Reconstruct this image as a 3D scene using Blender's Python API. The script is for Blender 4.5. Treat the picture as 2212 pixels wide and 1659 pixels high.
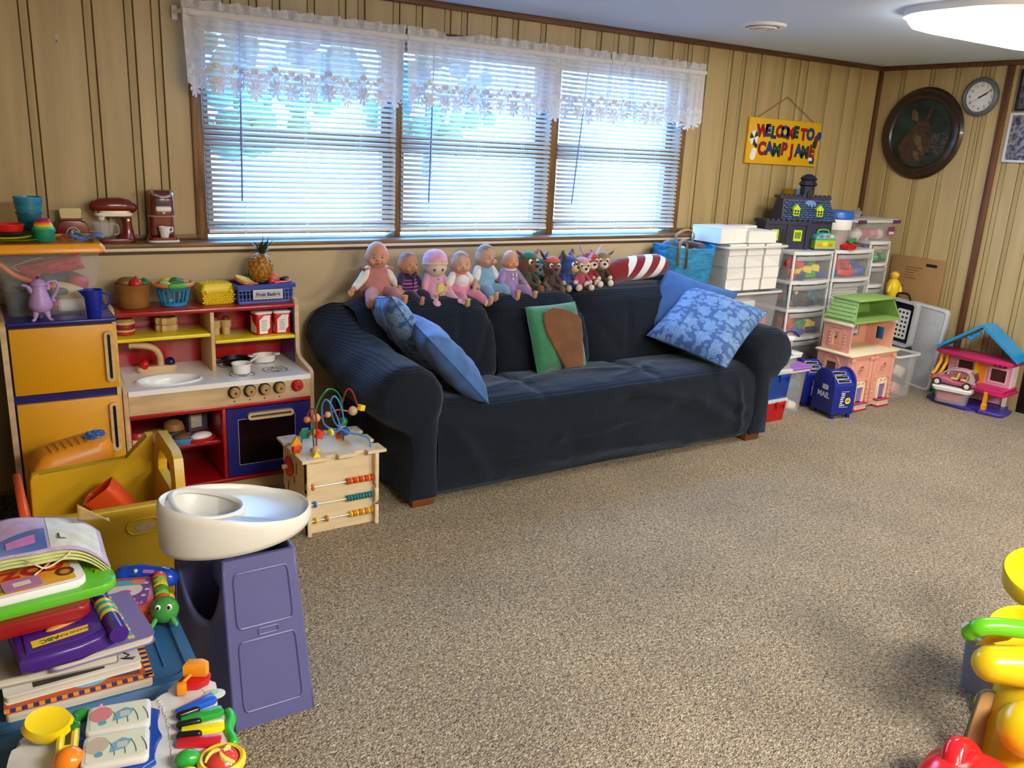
import bpy, bmesh, math, random
from mathutils import Matrix, Vector
random.seed(7)
PI=math.pi; R=math.radians
for o in list(bpy.data.objects): bpy.data.objects.remove(o)
SC=bpy.context.scene; COL=SC.collection
# ---------------------------------------------------------------- camera
cd=bpy.data.cameras.new('camera'); cam=bpy.data.objects.new('camera',cd); COL.objects.link(cam)
cd.sensor_fit='HORIZONTAL'; cd.sensor_width=36; cd.lens=1831/2212*36; cd.clip_start=.02
cam.matrix_world=Matrix(((.8443809,.10597783,-.52515673,0),(-.53349936,.25595453,-.80614249,0),(.04898301,.9608621,.27266222,1.6),(0,0,0,1)))
SC.camera=cam
# ---------------------------------------------------------------- world, sun, exposure
w=bpy.data.worlds.new('World'); SC.world=w; w.use_nodes=True
bg=w.node_tree.nodes['Background']; bg.inputs[0].default_value=(.18,.48,1,1); bg.inputs[1].default_value=26
SC.view_settings.view_transform='Standard'; SC.view_settings.look='None'
SC.view_settings.exposure=0; SC.view_settings.gamma=1; SC.view_settings.use_curve_mapping=False
LAMP=46.0
# ---------------------------------------------------------------- helpers
def lin(h):
    if isinstance(h,str):
        h=h.lstrip('#'); h=[int(h[i:i+2],16)/255 for i in (0,2,4)]
    return tuple(c/12.92 if c<=.04045 else ((c+.055)/1.055)**2.4 for c in h)
MATS={}
def mat(name,col='ffffff',r=.5,metal=0,nz=0,ns=8,bp=0,bs=60,alpha=1,trans=0,coat=0,sheen=0,emit=0,stretch=None,col2=None,rand=0,sss=0):
    if name in MATS: return MATS[name]
    m=bpy.data.materials.new(name); m.use_nodes=True; nt=m.node_tree; p=nt.nodes['Principled BSDF']
    c=lin(col); p.inputs['Base Color'].default_value=(*c,1); p.inputs['Roughness'].default_value=r; p.inputs['Metallic'].default_value=metal
    p.inputs['Alpha'].default_value=alpha; p.inputs['Transmission Weight'].default_value=trans
    if coat: p.inputs['Coat Weight'].default_value=coat; p.inputs['Coat Roughness'].default_value=.1
    if sheen: p.inputs['Sheen Weight'].default_value=sheen; p.inputs['Sheen Roughness'].default_value=.5
    if sss: p.inputs['Subsurface Weight'].default_value=sss; p.inputs['Subsurface Radius'].default_value=(.02,.01,.006); p.inputs['Subsurface Scale'].default_value=.3
    if emit: p.inputs['Emission Color'].default_value=(*c,1); p.inputs['Emission Strength'].default_value=emit
    N=nt.nodes.new; L=nt.links.new
    if nz or bp or rand:
        tc=N('ShaderNodeTexCoord'); mp=N('ShaderNodeMapping'); L(tc.outputs['Object'],mp.inputs[0])
        if stretch: mp.inputs['Scale'].default_value=stretch
        if rand:
            oi=N('ShaderNodeObjectInfo'); va=N('ShaderNodeVectorMath'); va.operation='ADD'; sc=N('ShaderNodeVectorMath'); sc.operation='SCALE'
            cx=N('ShaderNodeCombineXYZ'); L(oi.outputs['Random'],cx.inputs[0]); L(oi.outputs['Random'],cx.inputs[1]); L(cx.outputs[0],sc.inputs[0]); sc.inputs['Scale'].default_value=37
            L(tc.outputs['Object'],va.inputs[0]); L(sc.outputs[0],va.inputs[1]); L(va.outputs[0],mp.inputs[0])
    if nz:
        n=N('ShaderNodeTexNoise'); n.inputs['Scale'].default_value=ns; n.inputs['Detail'].default_value=5; L(mp.outputs[0],n.inputs[0])
        cr=N('ShaderNodeValToRGB'); e=cr.color_ramp.elements
        c2=lin(col2) if col2 else tuple(x*(1-nz) for x in c); e[0].color=(*c2,1); e[1].color=(*c,1); e[0].position=.38; e[1].position=.62
        L(n.outputs[0],cr.inputs[0]); out=cr.outputs[0]
        if rand:
            hv=N('ShaderNodeHueSaturation'); ma=N('ShaderNodeMath'); ma.operation='MULTIPLY_ADD'; ma.inputs[1].default_value=rand; ma.inputs[2].default_value=1-rand/2
            L(oi.outputs['Random'],ma.inputs[0]); L(ma.outputs[0],hv.inputs['Value']); L(out,hv.inputs['Color']); out=hv.outputs[0]
        L(out,p.inputs['Base Color'])
    if bp:
        n2=N('ShaderNodeTexNoise'); n2.inputs['Scale'].default_value=bs; n2.inputs['Detail'].default_value=3; L(mp.outputs[0],n2.inputs[0])
        b=N('ShaderNodeBump'); b.inputs['Strength'].default_value=bp; b.inputs['Distance'].default_value=.004; L(n2.outputs[0],b.inputs['Height']); L(b.outputs[0],p.inputs['Normal'])
    MATS[name]=m; return m
def pl(col,r=.32,**k):   # shiny toy plastic by colour
    return mat('plastic_'+col+str(r),col,r,**k)
def fab(col,**k): return mat('fabric_'+col,col,.9,nz=.18,ns=30,bp=.25,bs=500,sheen=.3,**k)
def TM(loc=(0,0,0),rot=(0,0,0),s=(1,1,1)):
    return Matrix.Translation(loc)@Matrix.Rotation(rot[2],4,'Z')@Matrix.Rotation(rot[1],4,'Y')@Matrix.Rotation(rot[0],4,'X')@Matrix.Diagonal((*s,1))
def rrect(w,h,r,n=4,cx=0,cy=0):
    r=min(r,w/2-1e-5,h/2-1e-5); P=[]
    for k,(sx,sy) in enumerate(((1,1),(-1,1),(-1,-1),(1,-1))):
        for i in range(n+1):
            a=PI/2*(k+i/n); P.append((cx+sx*(w/2-r)+r*math.cos(a),cy+sy*(h/2-r)+r*math.sin(a)))
    return P
def circ(r,n=16,cx=0,cy=0,ry=None): return [(cx+r*math.cos(2*PI*i/n),cy+(ry or r)*math.sin(2*PI*i/n)) for i in range(n)]
def lerp(a,b,t): return a+(b-a)*t
def cr_spline(P,n=6):
    P=[Vector(p) for p in P]; out=[]
    for i in range(len(P)-1):
        a=P[max(i-1,0)];b=P[i];c=P[i+1];d=P[min(i+2,len(P)-1)]
        for k in range(n):
            t=k/n; out.append(.5*((2*b)+(c-a)*t+(2*a-5*b+4*c-d)*t*t+(3*b-a-3*c+d)*t**3))
    out.append(P[-1]); return out
class B:
    def __init__(s): s.bm=bmesh.new()
    def box(s,c,d,rot=(0,0,0),bev=0,seg=2):
        r=bmesh.ops.create_cube(s.bm,size=1,matrix=TM(c,rot,d)); 
        if bev:
            ed=list({e for v in r['verts'] for e in v.link_edges}); bmesh.ops.bevel(s.bm,geom=ed,offset=min(bev,min(d)*.49),segments=seg,affect='EDGES',profile=.5)
        return s
    def bx(s,x0,x1,y0,y1,z0,z1,bev=0,seg=2): return s.box(((x0+x1)/2,(y0+y1)/2,(z0+z1)/2),(abs(x1-x0),abs(y1-y0),abs(z1-z0)),(0,0,0),bev,seg)
    def ell(s,c,r,rot=(0,0,0),u=16,v=10):
        if not hasattr(r,'__len__'): r=(r,r,r)
        bmesh.ops.create_uvsphere(s.bm,u_segments=u,v_segments=v,radius=1,matrix=TM(c,rot,r)); return s
    def rings(s,rs,cap=True,closed=False,cyc=True):
        V=[[s.bm.verts.new(p) for p in r] for r in rs]; n=len(V[0]); m=len(V)
        for i in range(m if closed else m-1):
            a=V[i];b=V[(i+1)%m]
            for j in range(n if cyc else n-1):
                try: s.bm.faces.new((a[j],a[(j+1)%n],b[(j+1)%n],b[j]))
                except ValueError: pass
        if cap and not closed and cyc:
            for q in (V[0][::-1],V[-1]):
                try: s.bm.faces.new(q)
                except ValueError: pass
        return s
    def lathe(s,prof,c=(0,0,0),n=24,rot=(0,0,0),sc=(1,1,1),cap=True):
        M=TM(c,rot,sc); return s.rings([[M@Vector((max(r,1e-4)*math.cos(2*PI*i/n),max(r,1e-4)*math.sin(2*PI*i/n),z)) for i in range(n)] for r,z in prof],cap)
    def cyl(s,p0,p1,r0,r1=None,n=14): return s.tube([p0,p1],[r0,r0 if r1 is None else r1],n)
    def tube(s,P,r,n=8,closed=False,rnd=False,flat=None):
        P=[Vector(p) for p in P]; m=len(P)
        if not hasattr(r,'__len__'): r=[r]*m
        r=list(r)
        if rnd:
            d0=(P[0]-P[1]).normalized(); d1=(P[-1]-P[-2]).normalized(); a,b=r[0],r[-1]; h=[(.35,.94),(.7,.71),(.92,.39),(1,.08)]
            P=[P[0]+d0*a*x for x,y in h[::-1]]+P+[P[-1]+d1*b*x for x,y in h]; r=[a*y for x,y in h[::-1]]+r+[b*y for x,y in h]; m=len(P)
        T=[]
        for i in range(m):
            if closed: d=P[(i+1)%m]-P[i-1]
            else: d=P[min(i+1,m-1)]-P[max(i-1,0)]
            T.append(d.normalized())
        up=Vector((0,0,1)) if abs(T[0].z)<.95 else Vector((1,0,0))
        x=T[0].cross(up).normalized(); rs=[]
        for i in range(m):
            x=(x-T[i]*x.dot(T[i])).normalized(); y=T[i].cross(x)
            fx,fy=flat or (1,1)
            rs.append([P[i]+(x*math.cos(2*PI*k/n)*fx+y*math.sin(2*PI*k/n)*fy)*r[i] for k in range(n)])
        return s.rings(rs,True,closed)
    def prism(s,poly,z0,z1,M=None,bev=0,seg=2,taper=1):
        M=M or Matrix(); k=len(poly)
        a=[s.bm.verts.new(M@Vector((x,y,z0))) for x,y in poly]; b=[s.bm.verts.new(M@Vector((x*taper,y*taper,z1))) for x,y in poly]
        f=[s.bm.faces.new(a[::-1]),s.bm.faces.new(b)]
        for j in range(k): f.append(s.bm.faces.new((a[j],a[(j+1)%k],b[(j+1)%k],b[j])))
        if bev:
            ed=list(f[0].edges)+list(f[1].edges); bmesh.ops.bevel(s.bm,geom=ed,offset=bev,segments=seg,affect='EDGES',profile=.5)
        return s
    def ring(s,outer,inner,z0,z1,M=None):
        M=M or Matrix(); f=lambda P,z:[M@Vector((x,y,z)) for x,y in P]
        return s.rings([f(outer,z0),f(outer,z1),f(inner,z1),f(inner,z0)],False,True)
    def grid(s,fn,nu,nv,cu=False,cv=False):
        V=[[s.bm.verts.new(fn(i/nu,j/nv)) for j in range(nv+(0 if cv else 1))] for i in range(nu+(0 if cu else 1))]
        for i in range(nu):
            for j in range(nv):
                s.bm.faces.new((V[i][j],V[(i+1)%len(V)][j],V[(i+1)%len(V)][(j+1)%len(V[0])],V[i][(j+1)%len(V[0])]))
        return s
    def xf(s,M): bmesh.ops.transform(s.bm,matrix=M,verts=s.bm.verts[:]); return s
    def o(s,name,m,parent=None,ang=.7,loc=None,rz=0,solid=0,sub=0,rot=None):
        bmesh.ops.recalc_face_normals(s.bm,faces=s.bm.faces[:])
        me=bpy.data.meshes.new(name); s.bm.to_mesh(me); s.bm.free()
        me.shade_smooth(); me.set_sharp_from_angle(angle=ang)
        me.materials.append(m); ob=bpy.data.objects.new(name,me); COL.objects.link(ob)
        if parent: ob.parent=parent
        if loc is not None: ob.location=loc
        ob.rotation_euler=rot or (0,0,rz)
        if solid: q=ob.modifiers.new('s','SOLIDIFY'); q.thickness=solid; q.offset=0
        if sub: q=ob.modifiers.new('u','SUBSURF'); q.levels=sub; q.render_levels=sub
        return ob
def tag(o,label,cat,group=None):
    o['label']=label; o['category']=cat
    if group: o['group']=group
    return o
def thing(name,label,cat,loc=(0,0,0),rz=0,group=None,rot=None):
    o=bpy.data.objects.new(name,None); COL.objects.link(o); o.location=loc; o.rotation_euler=rot or (0,0,rz); o.empty_display_size=.05
    return tag(o,label,cat,group)
def st(o): o['kind']='structure'; return o
def child(me_obj,name,parent,loc=(0,0,0),rot=(0,0,0),scale=(1,1,1),m=None):
    c=bpy.data.objects.new(name,me_obj.data); COL.objects.link(c); c.parent=parent; c.location=loc; c.rotation_euler=rot; c.scale=scale
    return c
def dup(root,loc,rz=None,label=None,rot=None):
    r=root.copy(); COL.objects.link(r); r.location=loc
    if rz is not None: r.rotation_euler=(0,0,rz)
    if rot: r.rotation_euler=rot
    if label: r['label']=label
    for ch in list(root.children):
        c=ch.copy(); COL.objects.link(c); c.parent=r
        for g in list(ch.children):
            d=g.copy(); COL.objects.link(d); d.parent=c
    return r
def text(s,size,m,parent,M,depth=.0006,name='lettering',sx=1,bold=0,align='CENTER'):
    c=bpy.data.curves.new('t','FONT'); c.body=s; c.size=size; c.extrude=depth; c.align_x=align; c.align_y='CENTER'; c.offset=bold
    t=bpy.data.objects.new('t',c); COL.objects.link(t); dg=bpy.context.evaluated_depsgraph_get(); dg.update()
    me=bpy.data.meshes.new_from_object(t.evaluated_get(dg)); bpy.data.objects.remove(t); me.transform(M@Matrix.Diagonal((sx,1,1,1)))
    me.materials.clear(); me.materials.append(m); o=bpy.data.objects.new(name,me); COL.objects.link(o); o.parent=parent; return o
# frames for flat things: local (x right, y up, z out) -> facing -Y / -X / up
FY=lambda x,y,z,tilt=0,roll=0: Matrix.Translation((x,y,z))@Matrix.Rotation(PI/2-tilt,4,'X')@Matrix.Rotation(roll,4,'Z')
FX=lambda x,y,z,roll=0: Matrix.Translation((x,y,z))@Matrix.Rotation(-PI/2,4,'Z')@Matrix.Rotation(PI/2,4,'X')@Matrix.Rotation(roll,4,'Z')
FZ=lambda x,y,z,rz=0: Matrix.Translation((x,y,z))@Matrix.Rotation(rz,4,'Z')
def cushion(w,h,t,n=14,pin=.06,wob=.0,seed=0):
    rnd=random.Random(seed); ph=[rnd.uniform(0,6) for _ in range(6)]; b=B()
    def f(sg):
        def g(u,v):
            u=2*u-1; v=2*v-1; k=max(0,(1-u**4))*max(0,(1-v**4)); k=k**.55
            px=u*w/2*(1-pin*(1-v*v)); py=v*h/2*(1-pin*(1-u*u))
            wv=wob*k*(math.sin(7*u+ph[0]+3*v)+.7*math.sin(11*v+ph[1]-4*u)+.5*math.sin(17*u+9*v+ph[2]))
            return Vector((px,py,sg*(t/2*k+wv*sg)))
        return g
    b.grid(f(1),n*2,n*2).grid(f(-1),n*2,n*2); bmesh.ops.remove_doubles(b.bm,verts=b.bm.verts[:],dist=1e-5); return b
WHITE=pl('f0f0ee'); BLACK=mat('black_plastic','0c0c0e',.4); CHROME=mat('chrome','d8d8dc',.15,1)
WOODL=mat('birch_wood','d8b98c',.45,nz=.22,ns=3,stretch=(1,1,9),bp=.05,rand=.1)
WOODX=mat('birch_wood_x','d8b98c',.45,nz=.22,ns=3,stretch=(2,9,9),bp=.05)
PLY=mat('birch_plywood','e2cda6',.5,nz=.12,ns=6,stretch=(1,1,6))
CLEAR=mat('clear_plastic','e8ecf0',.18,alpha=.22)
FROST=mat('frosted_plastic','e6e9ec',.35,alpha=.42)
# ---------------------------------------------------------------- setting
YW=4.27; XR=5.97; ZC=2.29; YL=4.13; ZS=1.085
def carpet():
    m=bpy.data.materials.new('carpet'); m.use_nodes=True; nt=m.node_tree; p=nt.nodes['Principled BSDF']; N=nt.nodes.new; L=nt.links.new
    p.inputs['Roughness'].default_value=.95; p.inputs['Sheen Weight'].default_value=.25
    tc=N('ShaderNodeTexCoord'); mp=N('ShaderNodeMapping'); mp.inputs['Scale'].default_value=(1,1.5,1); mp.inputs['Rotation'].default_value=(0,0,.25); L(tc.outputs['Object'],mp.inputs[0])
    n=N('ShaderNodeTexNoise'); n.inputs['Scale'].default_value=85; n.inputs['Detail'].default_value=4; n.inputs['Distortion'].default_value=.8; L(mp.outputs[0],n.inputs[0])
    v=N('ShaderNodeTexVoronoi'); v.inputs['Scale'].default_value=150; L(mp.outputs[0],v.inputs[0])
    big=N('ShaderNodeTexNoise'); big.inputs['Scale'].default_value=2.2; big.inputs['Detail'].default_value=3; L(tc.outputs['Object'],big.inputs[0])
    cr=N('ShaderNodeValToRGB'); e=cr.color_ramp.elements; e[0].color=(*lin('4c3c26'),1); e[0].position=.32; e[1].color=(*lin('ddcaa4'),1); e[1].position=.70; _e=cr.color_ramp.elements.new(.5); _e.color=(*lin('a69070'),1)
    L(n.outputs[0],cr.inputs[0])
    hv=N('ShaderNodeHueSaturation'); L(cr.outputs[0],hv.inputs['Color']); ma=N('ShaderNodeMapRange'); ma.inputs[3].default_value=.86; ma.inputs[4].default_value=1.12; ma.inputs[1].default_value=.3; ma.inputs[2].default_value=.7; L(big.outputs[0],ma.inputs[0]); L(ma.outputs[0],hv.inputs['Value'])
    L(hv.outputs[0],p.inputs['Base Color'])
    mx=N('ShaderNodeMath'); mx.operation='SUBTRACT'; L(n.outputs[0],mx.inputs[0]); L(v.outputs['Distance'],mx.inputs[1])
    b=N('ShaderNodeBump'); b.inputs['Strength'].default_value=1; b.inputs['Distance'].default_value=.012; L(mx.outputs[0],b.inputs['Height']); L(b.outputs[0],p.inputs['Normal']); return m
PANEL=mat('pine_panelling','bca878',.42,nz=.2,ns=2.2,stretch=(5,5,.45),bp=.03,bs=40,rand=.08,col2='ae9869')
PANELN=mat('pine_strip','b29f6c',.45,nz=.2,ns=3,stretch=(6,6,.4),rand=.08)
DARKW=mat('dark_oak_trim','6b4426',.45,nz=.45,ns=5,stretch=(9,9,.6),bp=.08)
DARKX=mat('dark_oak_rail','6b4426',.45,nz=.45,ns=5,stretch=(.6,9,9),bp=.08)
OAK=mat('oak_casing','8a6238',.45,nz=.5,ns=7,stretch=(9,9,.7),bp=.1)
OAKX=mat('oak_sill','8a6238',.4,nz=.5,ns=7,stretch=(.7,9,9),bp=.1)
TAN=mat('tan_paint','c6b28c',.75,nz=.05,ns=3,bp=.05,bs=200)
CEIL=mat('ceiling_paint_skylit','d6e8fc',.9,bp=.05,bs=300)  # blue in the colour stands in for window light on the ceiling
GROOVE=mat('groove_shadow_board','7a5a38',.7)
st(B().bx(-1.6,XR+.1,-2.6,4.4,-.05,0).o('floor',carpet()))
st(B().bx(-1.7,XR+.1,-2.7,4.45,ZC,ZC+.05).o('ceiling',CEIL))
# back wall: painted lower half with a ledge, boarded upper half
wl=st(B().bx(-1.6,XR,YL,4.4,0,1.045).o('wall_back_lower',TAN))
wb=st(B().bx(-1.6,.94,YW+.012,4.40,1.0,ZC).bx(4.02,XR,YW+.012,4.40,1.0,ZC).bx(.94,4.02,YW+.012,4.40,2.13,ZC).o('wall_back',GROOVE))
def planks(wall,strips,a,b,zr,axis,cut=()):
    xs=[a]; kinds=[]
    for s in strips:
        xs+= [s,s+.036]
    xs.append(b); cache={}
    for i in range(len(xs)-1):
        x0,x1=xs[i]+.0022,xs[i+1]-.0022; narrow=i%2==1
        for z0,z1,c0,c1 in zr:
            u0,u1=max(x0,c0),min(x1,c1)
            if u1-u0<.004: continue
            d=.003 if narrow else 0; wd=round(u1-u0,4)
            bb=B()
            if axis=='x': bb.box((0,.006+d/2,0),(wd,.012-d,z1-z0),bev=.002,seg=1); loc=((u0+u1)/2,YW,(z0+z1)/2)
            else: bb.box((.006+d/2,0,0),(.012-d,wd,z1-z0),bev=.002,seg=1); loc=(XR-.012,(u0+u1)/2,(z0+z1)/2)
            if narrow: loc=(loc[0],loc[1]+.001,loc[2]) if axis=='x' else (loc[0]+.001,loc[1],loc[2])
            bb.o('plank',PANELN if narrow else PANEL,wall,loc=loc)
S1=[-1.3,-1.06,-.9,-.66,-.5,-.25,-.02,.277,.517,.68,.79]
S2=[.98,1.10,1.22,1.33,1.50,1.66,1.76,1.95,2.079,2.245,2.346,2.533,2.67,2.856,3.097,3.253,3.384,3.503,3.66,3.823,3.95]
S3=[4.13,4.351,4.477,4.624,4.861,5.02,5.10,5.343,5.55,5.70]
Z0=1.10
planks(wb,S1,-1.6,.94,[(Z0,2.27,-9,.94)],'x'); planks(wb,S2,.94,4.02,[(2.14,2.27,.94,4.02)],'x'); planks(wb,S3,4.02,XR-.02,[(Z0,2.27,4.02,9)],'x')
wr=st(B().bx(XR,XR+.1,2.80,4.4,0,ZC).bx(XR,XR+.1,-2.6,1.95,0,ZC).bx(XR,XR+.1,1.95,2.80,2.03,ZC).o('wall_right',GROOVE))
planks(wr,[2.93,3.08,3.20,3.40,3.455,3.64,3.83,4.06],2.80,YW,[(.0,2.27,2.8,YW)],'y')
planks(wr,[-2.3,-1.9,-1.5,-1.1,-.7,-.3,.1,.5,.9,1.3,1.7],-2.6,1.95,[(0,2.27,-9,9)],'y')
WPL=mat('pine_wall_plain','b8935f',.5,nz=.2,ns=2.2,stretch=(6,6,.45))
st(B().bx(-1.7,-1.6,-2.7,4.4,0,ZC).o('wall_left',WPL)); st(B().bx(-1.6,XR,-2.7,-2.6,0,ZC).o('wall_front',WPL))
# trims
tr=lambda n,m,*a,**k: st(B().bx(*a,**k).o('trim_%d'%n,m))
tr(1,DARKX,-1.6,XR-.03,YW-.03,YW,ZC-.033,ZC,bev=.008); tr(2,DARKW,XR-.042,XR-.012,-2.6,YW-.03,ZC-.033,ZC,bev=.008)
tr(3,DARKW,XR-.04,XR-.012,YW-.032,YW,1.10,ZC-.033,bev=.008)
tr(4,DARKW,XR-.03,XR-.012,3.262,3.312,0,ZC-.033,bev=.006)
tr(5,mat('cream_strip','e6dcc4',.4),-1.6,4.55,YL-.014,YL,1.05,1.066,bev=.004)
tr(6,mat('shadow_strip','4a3422',.6),-1.6,XR-.02,YL-.006,YL,1.036,1.05)  # dark strip painted as the shade line below the ledge
tr(7,OAKX,-1.6,XR-.02,YL-.022,4.35,1.066,1.1-.014,bev=.005)
tr(8,OAKX,-1.6,.94,YW-.012,YW,1.086,1.108,bev=.004); tr(9,OAKX,4.02,XR-.05,YW-.012,YW,1.086,1.108,bev=.004)
# door at the far right edge
dr=st(B().bx(XR+.02,XR+.06,1.95,2.80,0,2.03).o('door_1',mat('dark_door','17110e',.35,nz=.3,ns=4,stretch=(5,5,.5))))
tr(10,mat('black_casing','0e0c0b',.4),XR-.02,XR+.02,2.74,2.80,0,2.06,bev=.004)
B().lathe([(.02,0),(.03,.02),(.03,.05),(.012,.06)],(XR+.01,2.68,.95),16,(0,-PI/2,0)).o('door_handle',CHROME,dr)
# windows
GLASS=bpy.data.materials.new('window_glass'); GLASS.use_nodes=True; nt=GLASS.node_tree; nt.nodes.clear()
_o=nt.nodes.new('ShaderNodeOutputMaterial'); _t=nt.nodes.new('ShaderNodeBsdfTransparent'); _t.inputs[0].default_value=(.95,.97,1,1); _g=nt.nodes.new('ShaderNodeBsdfGlossy'); _g.inputs[1].default_value=.02
_m=nt.nodes.new('ShaderNodeMixShader'); _m.inputs[0].default_value=.06; nt.links.new(_t.outputs[0],_m.inputs[1]); nt.links.new(_g.outputs[0],_m.inputs[2]); nt.links.new(_m.outputs[0],_o.inputs[0])
SASH=mat('sash_oak','a98662',.45,nz=.3,ns=7,stretch=(9,9,.7))
WX=[(.985,1.962),(1.998,2.945),(3.008,3.972)]
tr(11,OAK,.935,.985,YW-.016,4.38,1.086,2.13,bev=.004); tr(12,OAK,1.962,1.998,YW-.016,4.38,1.086,2.13,bev=.004); tr(13,OAK,2.945,3.008,YW-.016,4.38,1.086,2.13,bev=.004); tr(14,OAK,3.972,4.022,YW-.016,4.38,1.086,2.13,bev=.004); tr(15,OAKX,.935,4.022,YW-.016,4.38,2.08,2.13,bev=.004)
for i,(a,b) in enumerate(WX):
    w_=bpy.data.objects.new('window_%d'%(i+1),None); COL.objects.link(w_); st(w_)
    w_.location=((a+b)/2,4.34,1.1); hw=(b-a)/2
    B().bx(-hw,-hw+.045,-.02,.03,0,.47).bx(hw-.045,hw,-.02,.03,0,.47).bx(-hw+.045,hw-.045,-.02,.03,0,.055).bx(-hw+.045,hw-.045,-.02,.03,.42,.47).o('lower_sash',SASH,w_)
    B().bx(-hw,-hw+.045,.0,.04,.47,.98).bx(hw-.045,hw,.0,.04,.47,.98).bx(-hw+.045,hw-.045,.0,.04,.47,.51).bx(-hw+.045,hw-.045,.0,.04,.93,.98).o('upper_sash',SASH,w_)
    B().bx(-hw+.045,hw-.045,.004,.007,.055,.42).o('pane',GLASS,w_); B().bx(-hw+.045,hw-.045,.02,.023,.51,.93).o('pane',GLASS,w_)
# outside: bright paved ground, hedge and neighbour wall
g=B().bx(-25,30,4.45,40,.7,.8).o('ground_outside',mat('sunlit_concrete','e8e6e0',.9,nz=.1,ns=1)); st(g)
def leafblob(name,label,cat,c,r,n,cols,seed,grp=None):
    rnd=random.Random(seed); t=thing(name,label,cat,c,group=grp); b=B()
    for k in range(n):
        d=Vector((rnd.gauss(0,1),rnd.gauss(0,1),rnd.gauss(0,1))).normalized()*rnd.uniform(.6,1)
        b.ell((d.x*r[0],d.y*r[1],max(.1,r[2]+d.z*r[2])),[rnd.uniform(.16,.30)*min(r)]*3,u=8,v=5)
    b.o('foliage',mat('leaf_'+cols,cols,.7,nz=.5,ns=6,bp=.6,bs=10),t); B().cyl((0,0,-.35),(0,0,r[2]),.12,.08).o('trunk',DARKW,t); return t
leafblob('tree','leafy green tree seen through the left window blind','tree',(3.4,15,1.15),(3.0,1.0,1.5),130,'4a6a30',3)
leafblob('shrub','low green shrub seen behind the middle window blind','shrub',(8.6,17,1.15),(1.6,.8,1.3),80,'55703a',4)
# ---------------------------------------------------------------- ceiling lamps: one seen, two added out of view for fill
GLOW=mat('lamp_diffuser','fdf9f0',.5,emit=LAMP*.34); GLOW_FILL=mat('lamp_diffuser_fill','fdf9f0',.5,emit=LAMP*1.55)  # second, stronger diffuser serves only the added fill lamps
def lamp(loc,label,G=None):
    t=thing('ceiling_lamp',label,'ceiling lamp',loc,group='long ceiling lamps')
    o=rrect(1.30,.64,.24,8); f=lambda s,z:[Vector((x*s,y*(1-(1-s)*1.8),z)) for x,y in o]
    B().rings([f(1,-.028),f(.995,-.05),f(.97,-.07),f(.9,-.083)]).o('diffuser',G or GLOW,t)
    B().ring(rrect(1.34,.68,.26,8),rrect(1.28,.62,.23,8),-.03,0).o('rim',WHITE,t); return t
L1=lamp((4.40,2.39,ZC),'long glowing white ceiling lamp with rounded ends above the carpet, cut by the frame edge')
L2=lamp((1.5,-.8,ZC),'unseen ceiling lamp added as fill over the near left of the room',GLOW_FILL)  # unseen lamp, added to brighten the near side of the room
dup(L2,(3.7,-1.3,ZC),0,'unseen ceiling lamp added as fill over the near right of the room')  # second added fill lamp, also out of view
# vent
t=thing('ceiling_vent','round white ceiling vent with concentric rings above the sofa','vent',(3.79,3.50,ZC))
B().ring(circ(.128,32),circ(.090,32),-.014,0).o('flange',WHITE,t)
for r in (.080,.055): B().ring(circ(r,32),circ(r-.011,32),-.024,-.016).o('vane',WHITE,t)
B().lathe([(.09,-.001),(.09,0)],n=32).o('throat',BLACK,t); B().lathe([(.028,-.026),(.02,-.004)],n=20).o('hub',WHITE,t)
# ---------------------------------------------------------------- blinds
SLAT=mat('blind_slat','eef2f6',.45)
_n=SLAT.node_tree; _p=_n.nodes['Principled BSDF']; _tr=_n.nodes.new('ShaderNodeBsdfTranslucent'); _tr.inputs[0].default_value=(.8,.86,.92,1); _mx=_n.nodes.new('ShaderNodeMixShader'); _mx.inputs[0].default_value=.17
_n.links.new(_p.outputs[0],_mx.inputs[1]); _n.links.new(_tr.outputs[0],_mx.inputs[2]); _n.links.new(_mx.outputs[0],_n.nodes['Material Output'].inputs[0])
SLAT_T=R(40); CORD=mat('cord','f4f4f2',.7); WAND=mat('clear_wand','8088a8',.25)
bl=['white slatted blind on the left window of the three','white slatted blind on the middle window of the three','white slatted blind on the right window of the three']
proto=None
for i,(a,b) in enumerate(WX):
    t=thing('window_blind',bl[i],'blind',((a+b)/2,YW-.02,1.11),group='slatted blinds across the three windows'); W_=b-a+ (.01 if i else -.005)
    s0=None; n=39
    for k in range(n):
        z=.03+k*.0247
        if s0 is None:
            bb=B(); bb.grid(lambda u,v:Vector(((u-.5)*W_,(v-.5)*.0245,.0035*(1-(2*v-1)**2))),1,6); s0=bb.o('slat',SLAT,t,solid=.0006); s0.location=(0,0,z); s0.rotation_euler=(SLAT_T,0,0)
        else:
            c=child(s0,'slat',t,(0,0,z),(SLAT_T+R(random.uniform(-1.5,1.5)),0,random.uniform(-.0008,.0008))); q=c.modifiers.new('s','SOLIDIFY'); q.thickness=.0006
    B().box((0,0,.012),(W_,.026,.014),bev=.004).o('bottom_rail',WHITE,t); B().box((0,0,.985),(W_,.03,.03),bev=.003).o('head_rail',WHITE,t)
    for x in (-W_*.32,0,W_*.3):
        for dy in (-.013,.013): B().tube([(x,dy,.012),(x+.002,dy,.5),(x,dy,.98)],.0011,5).o('ladder_cord',CORD,t)
        B().ell((x,-.004,.003),(.006,.006,.005),u=8,v=6).o('cord_button',WHITE,t)
    B().tube([(-W_*.345+.02,-.03,.97),(-W_*.345+(.004 if i<2 else -.045),-.034,.16)],.0045,6).o('tilt_wand',WAND,t)
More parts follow.
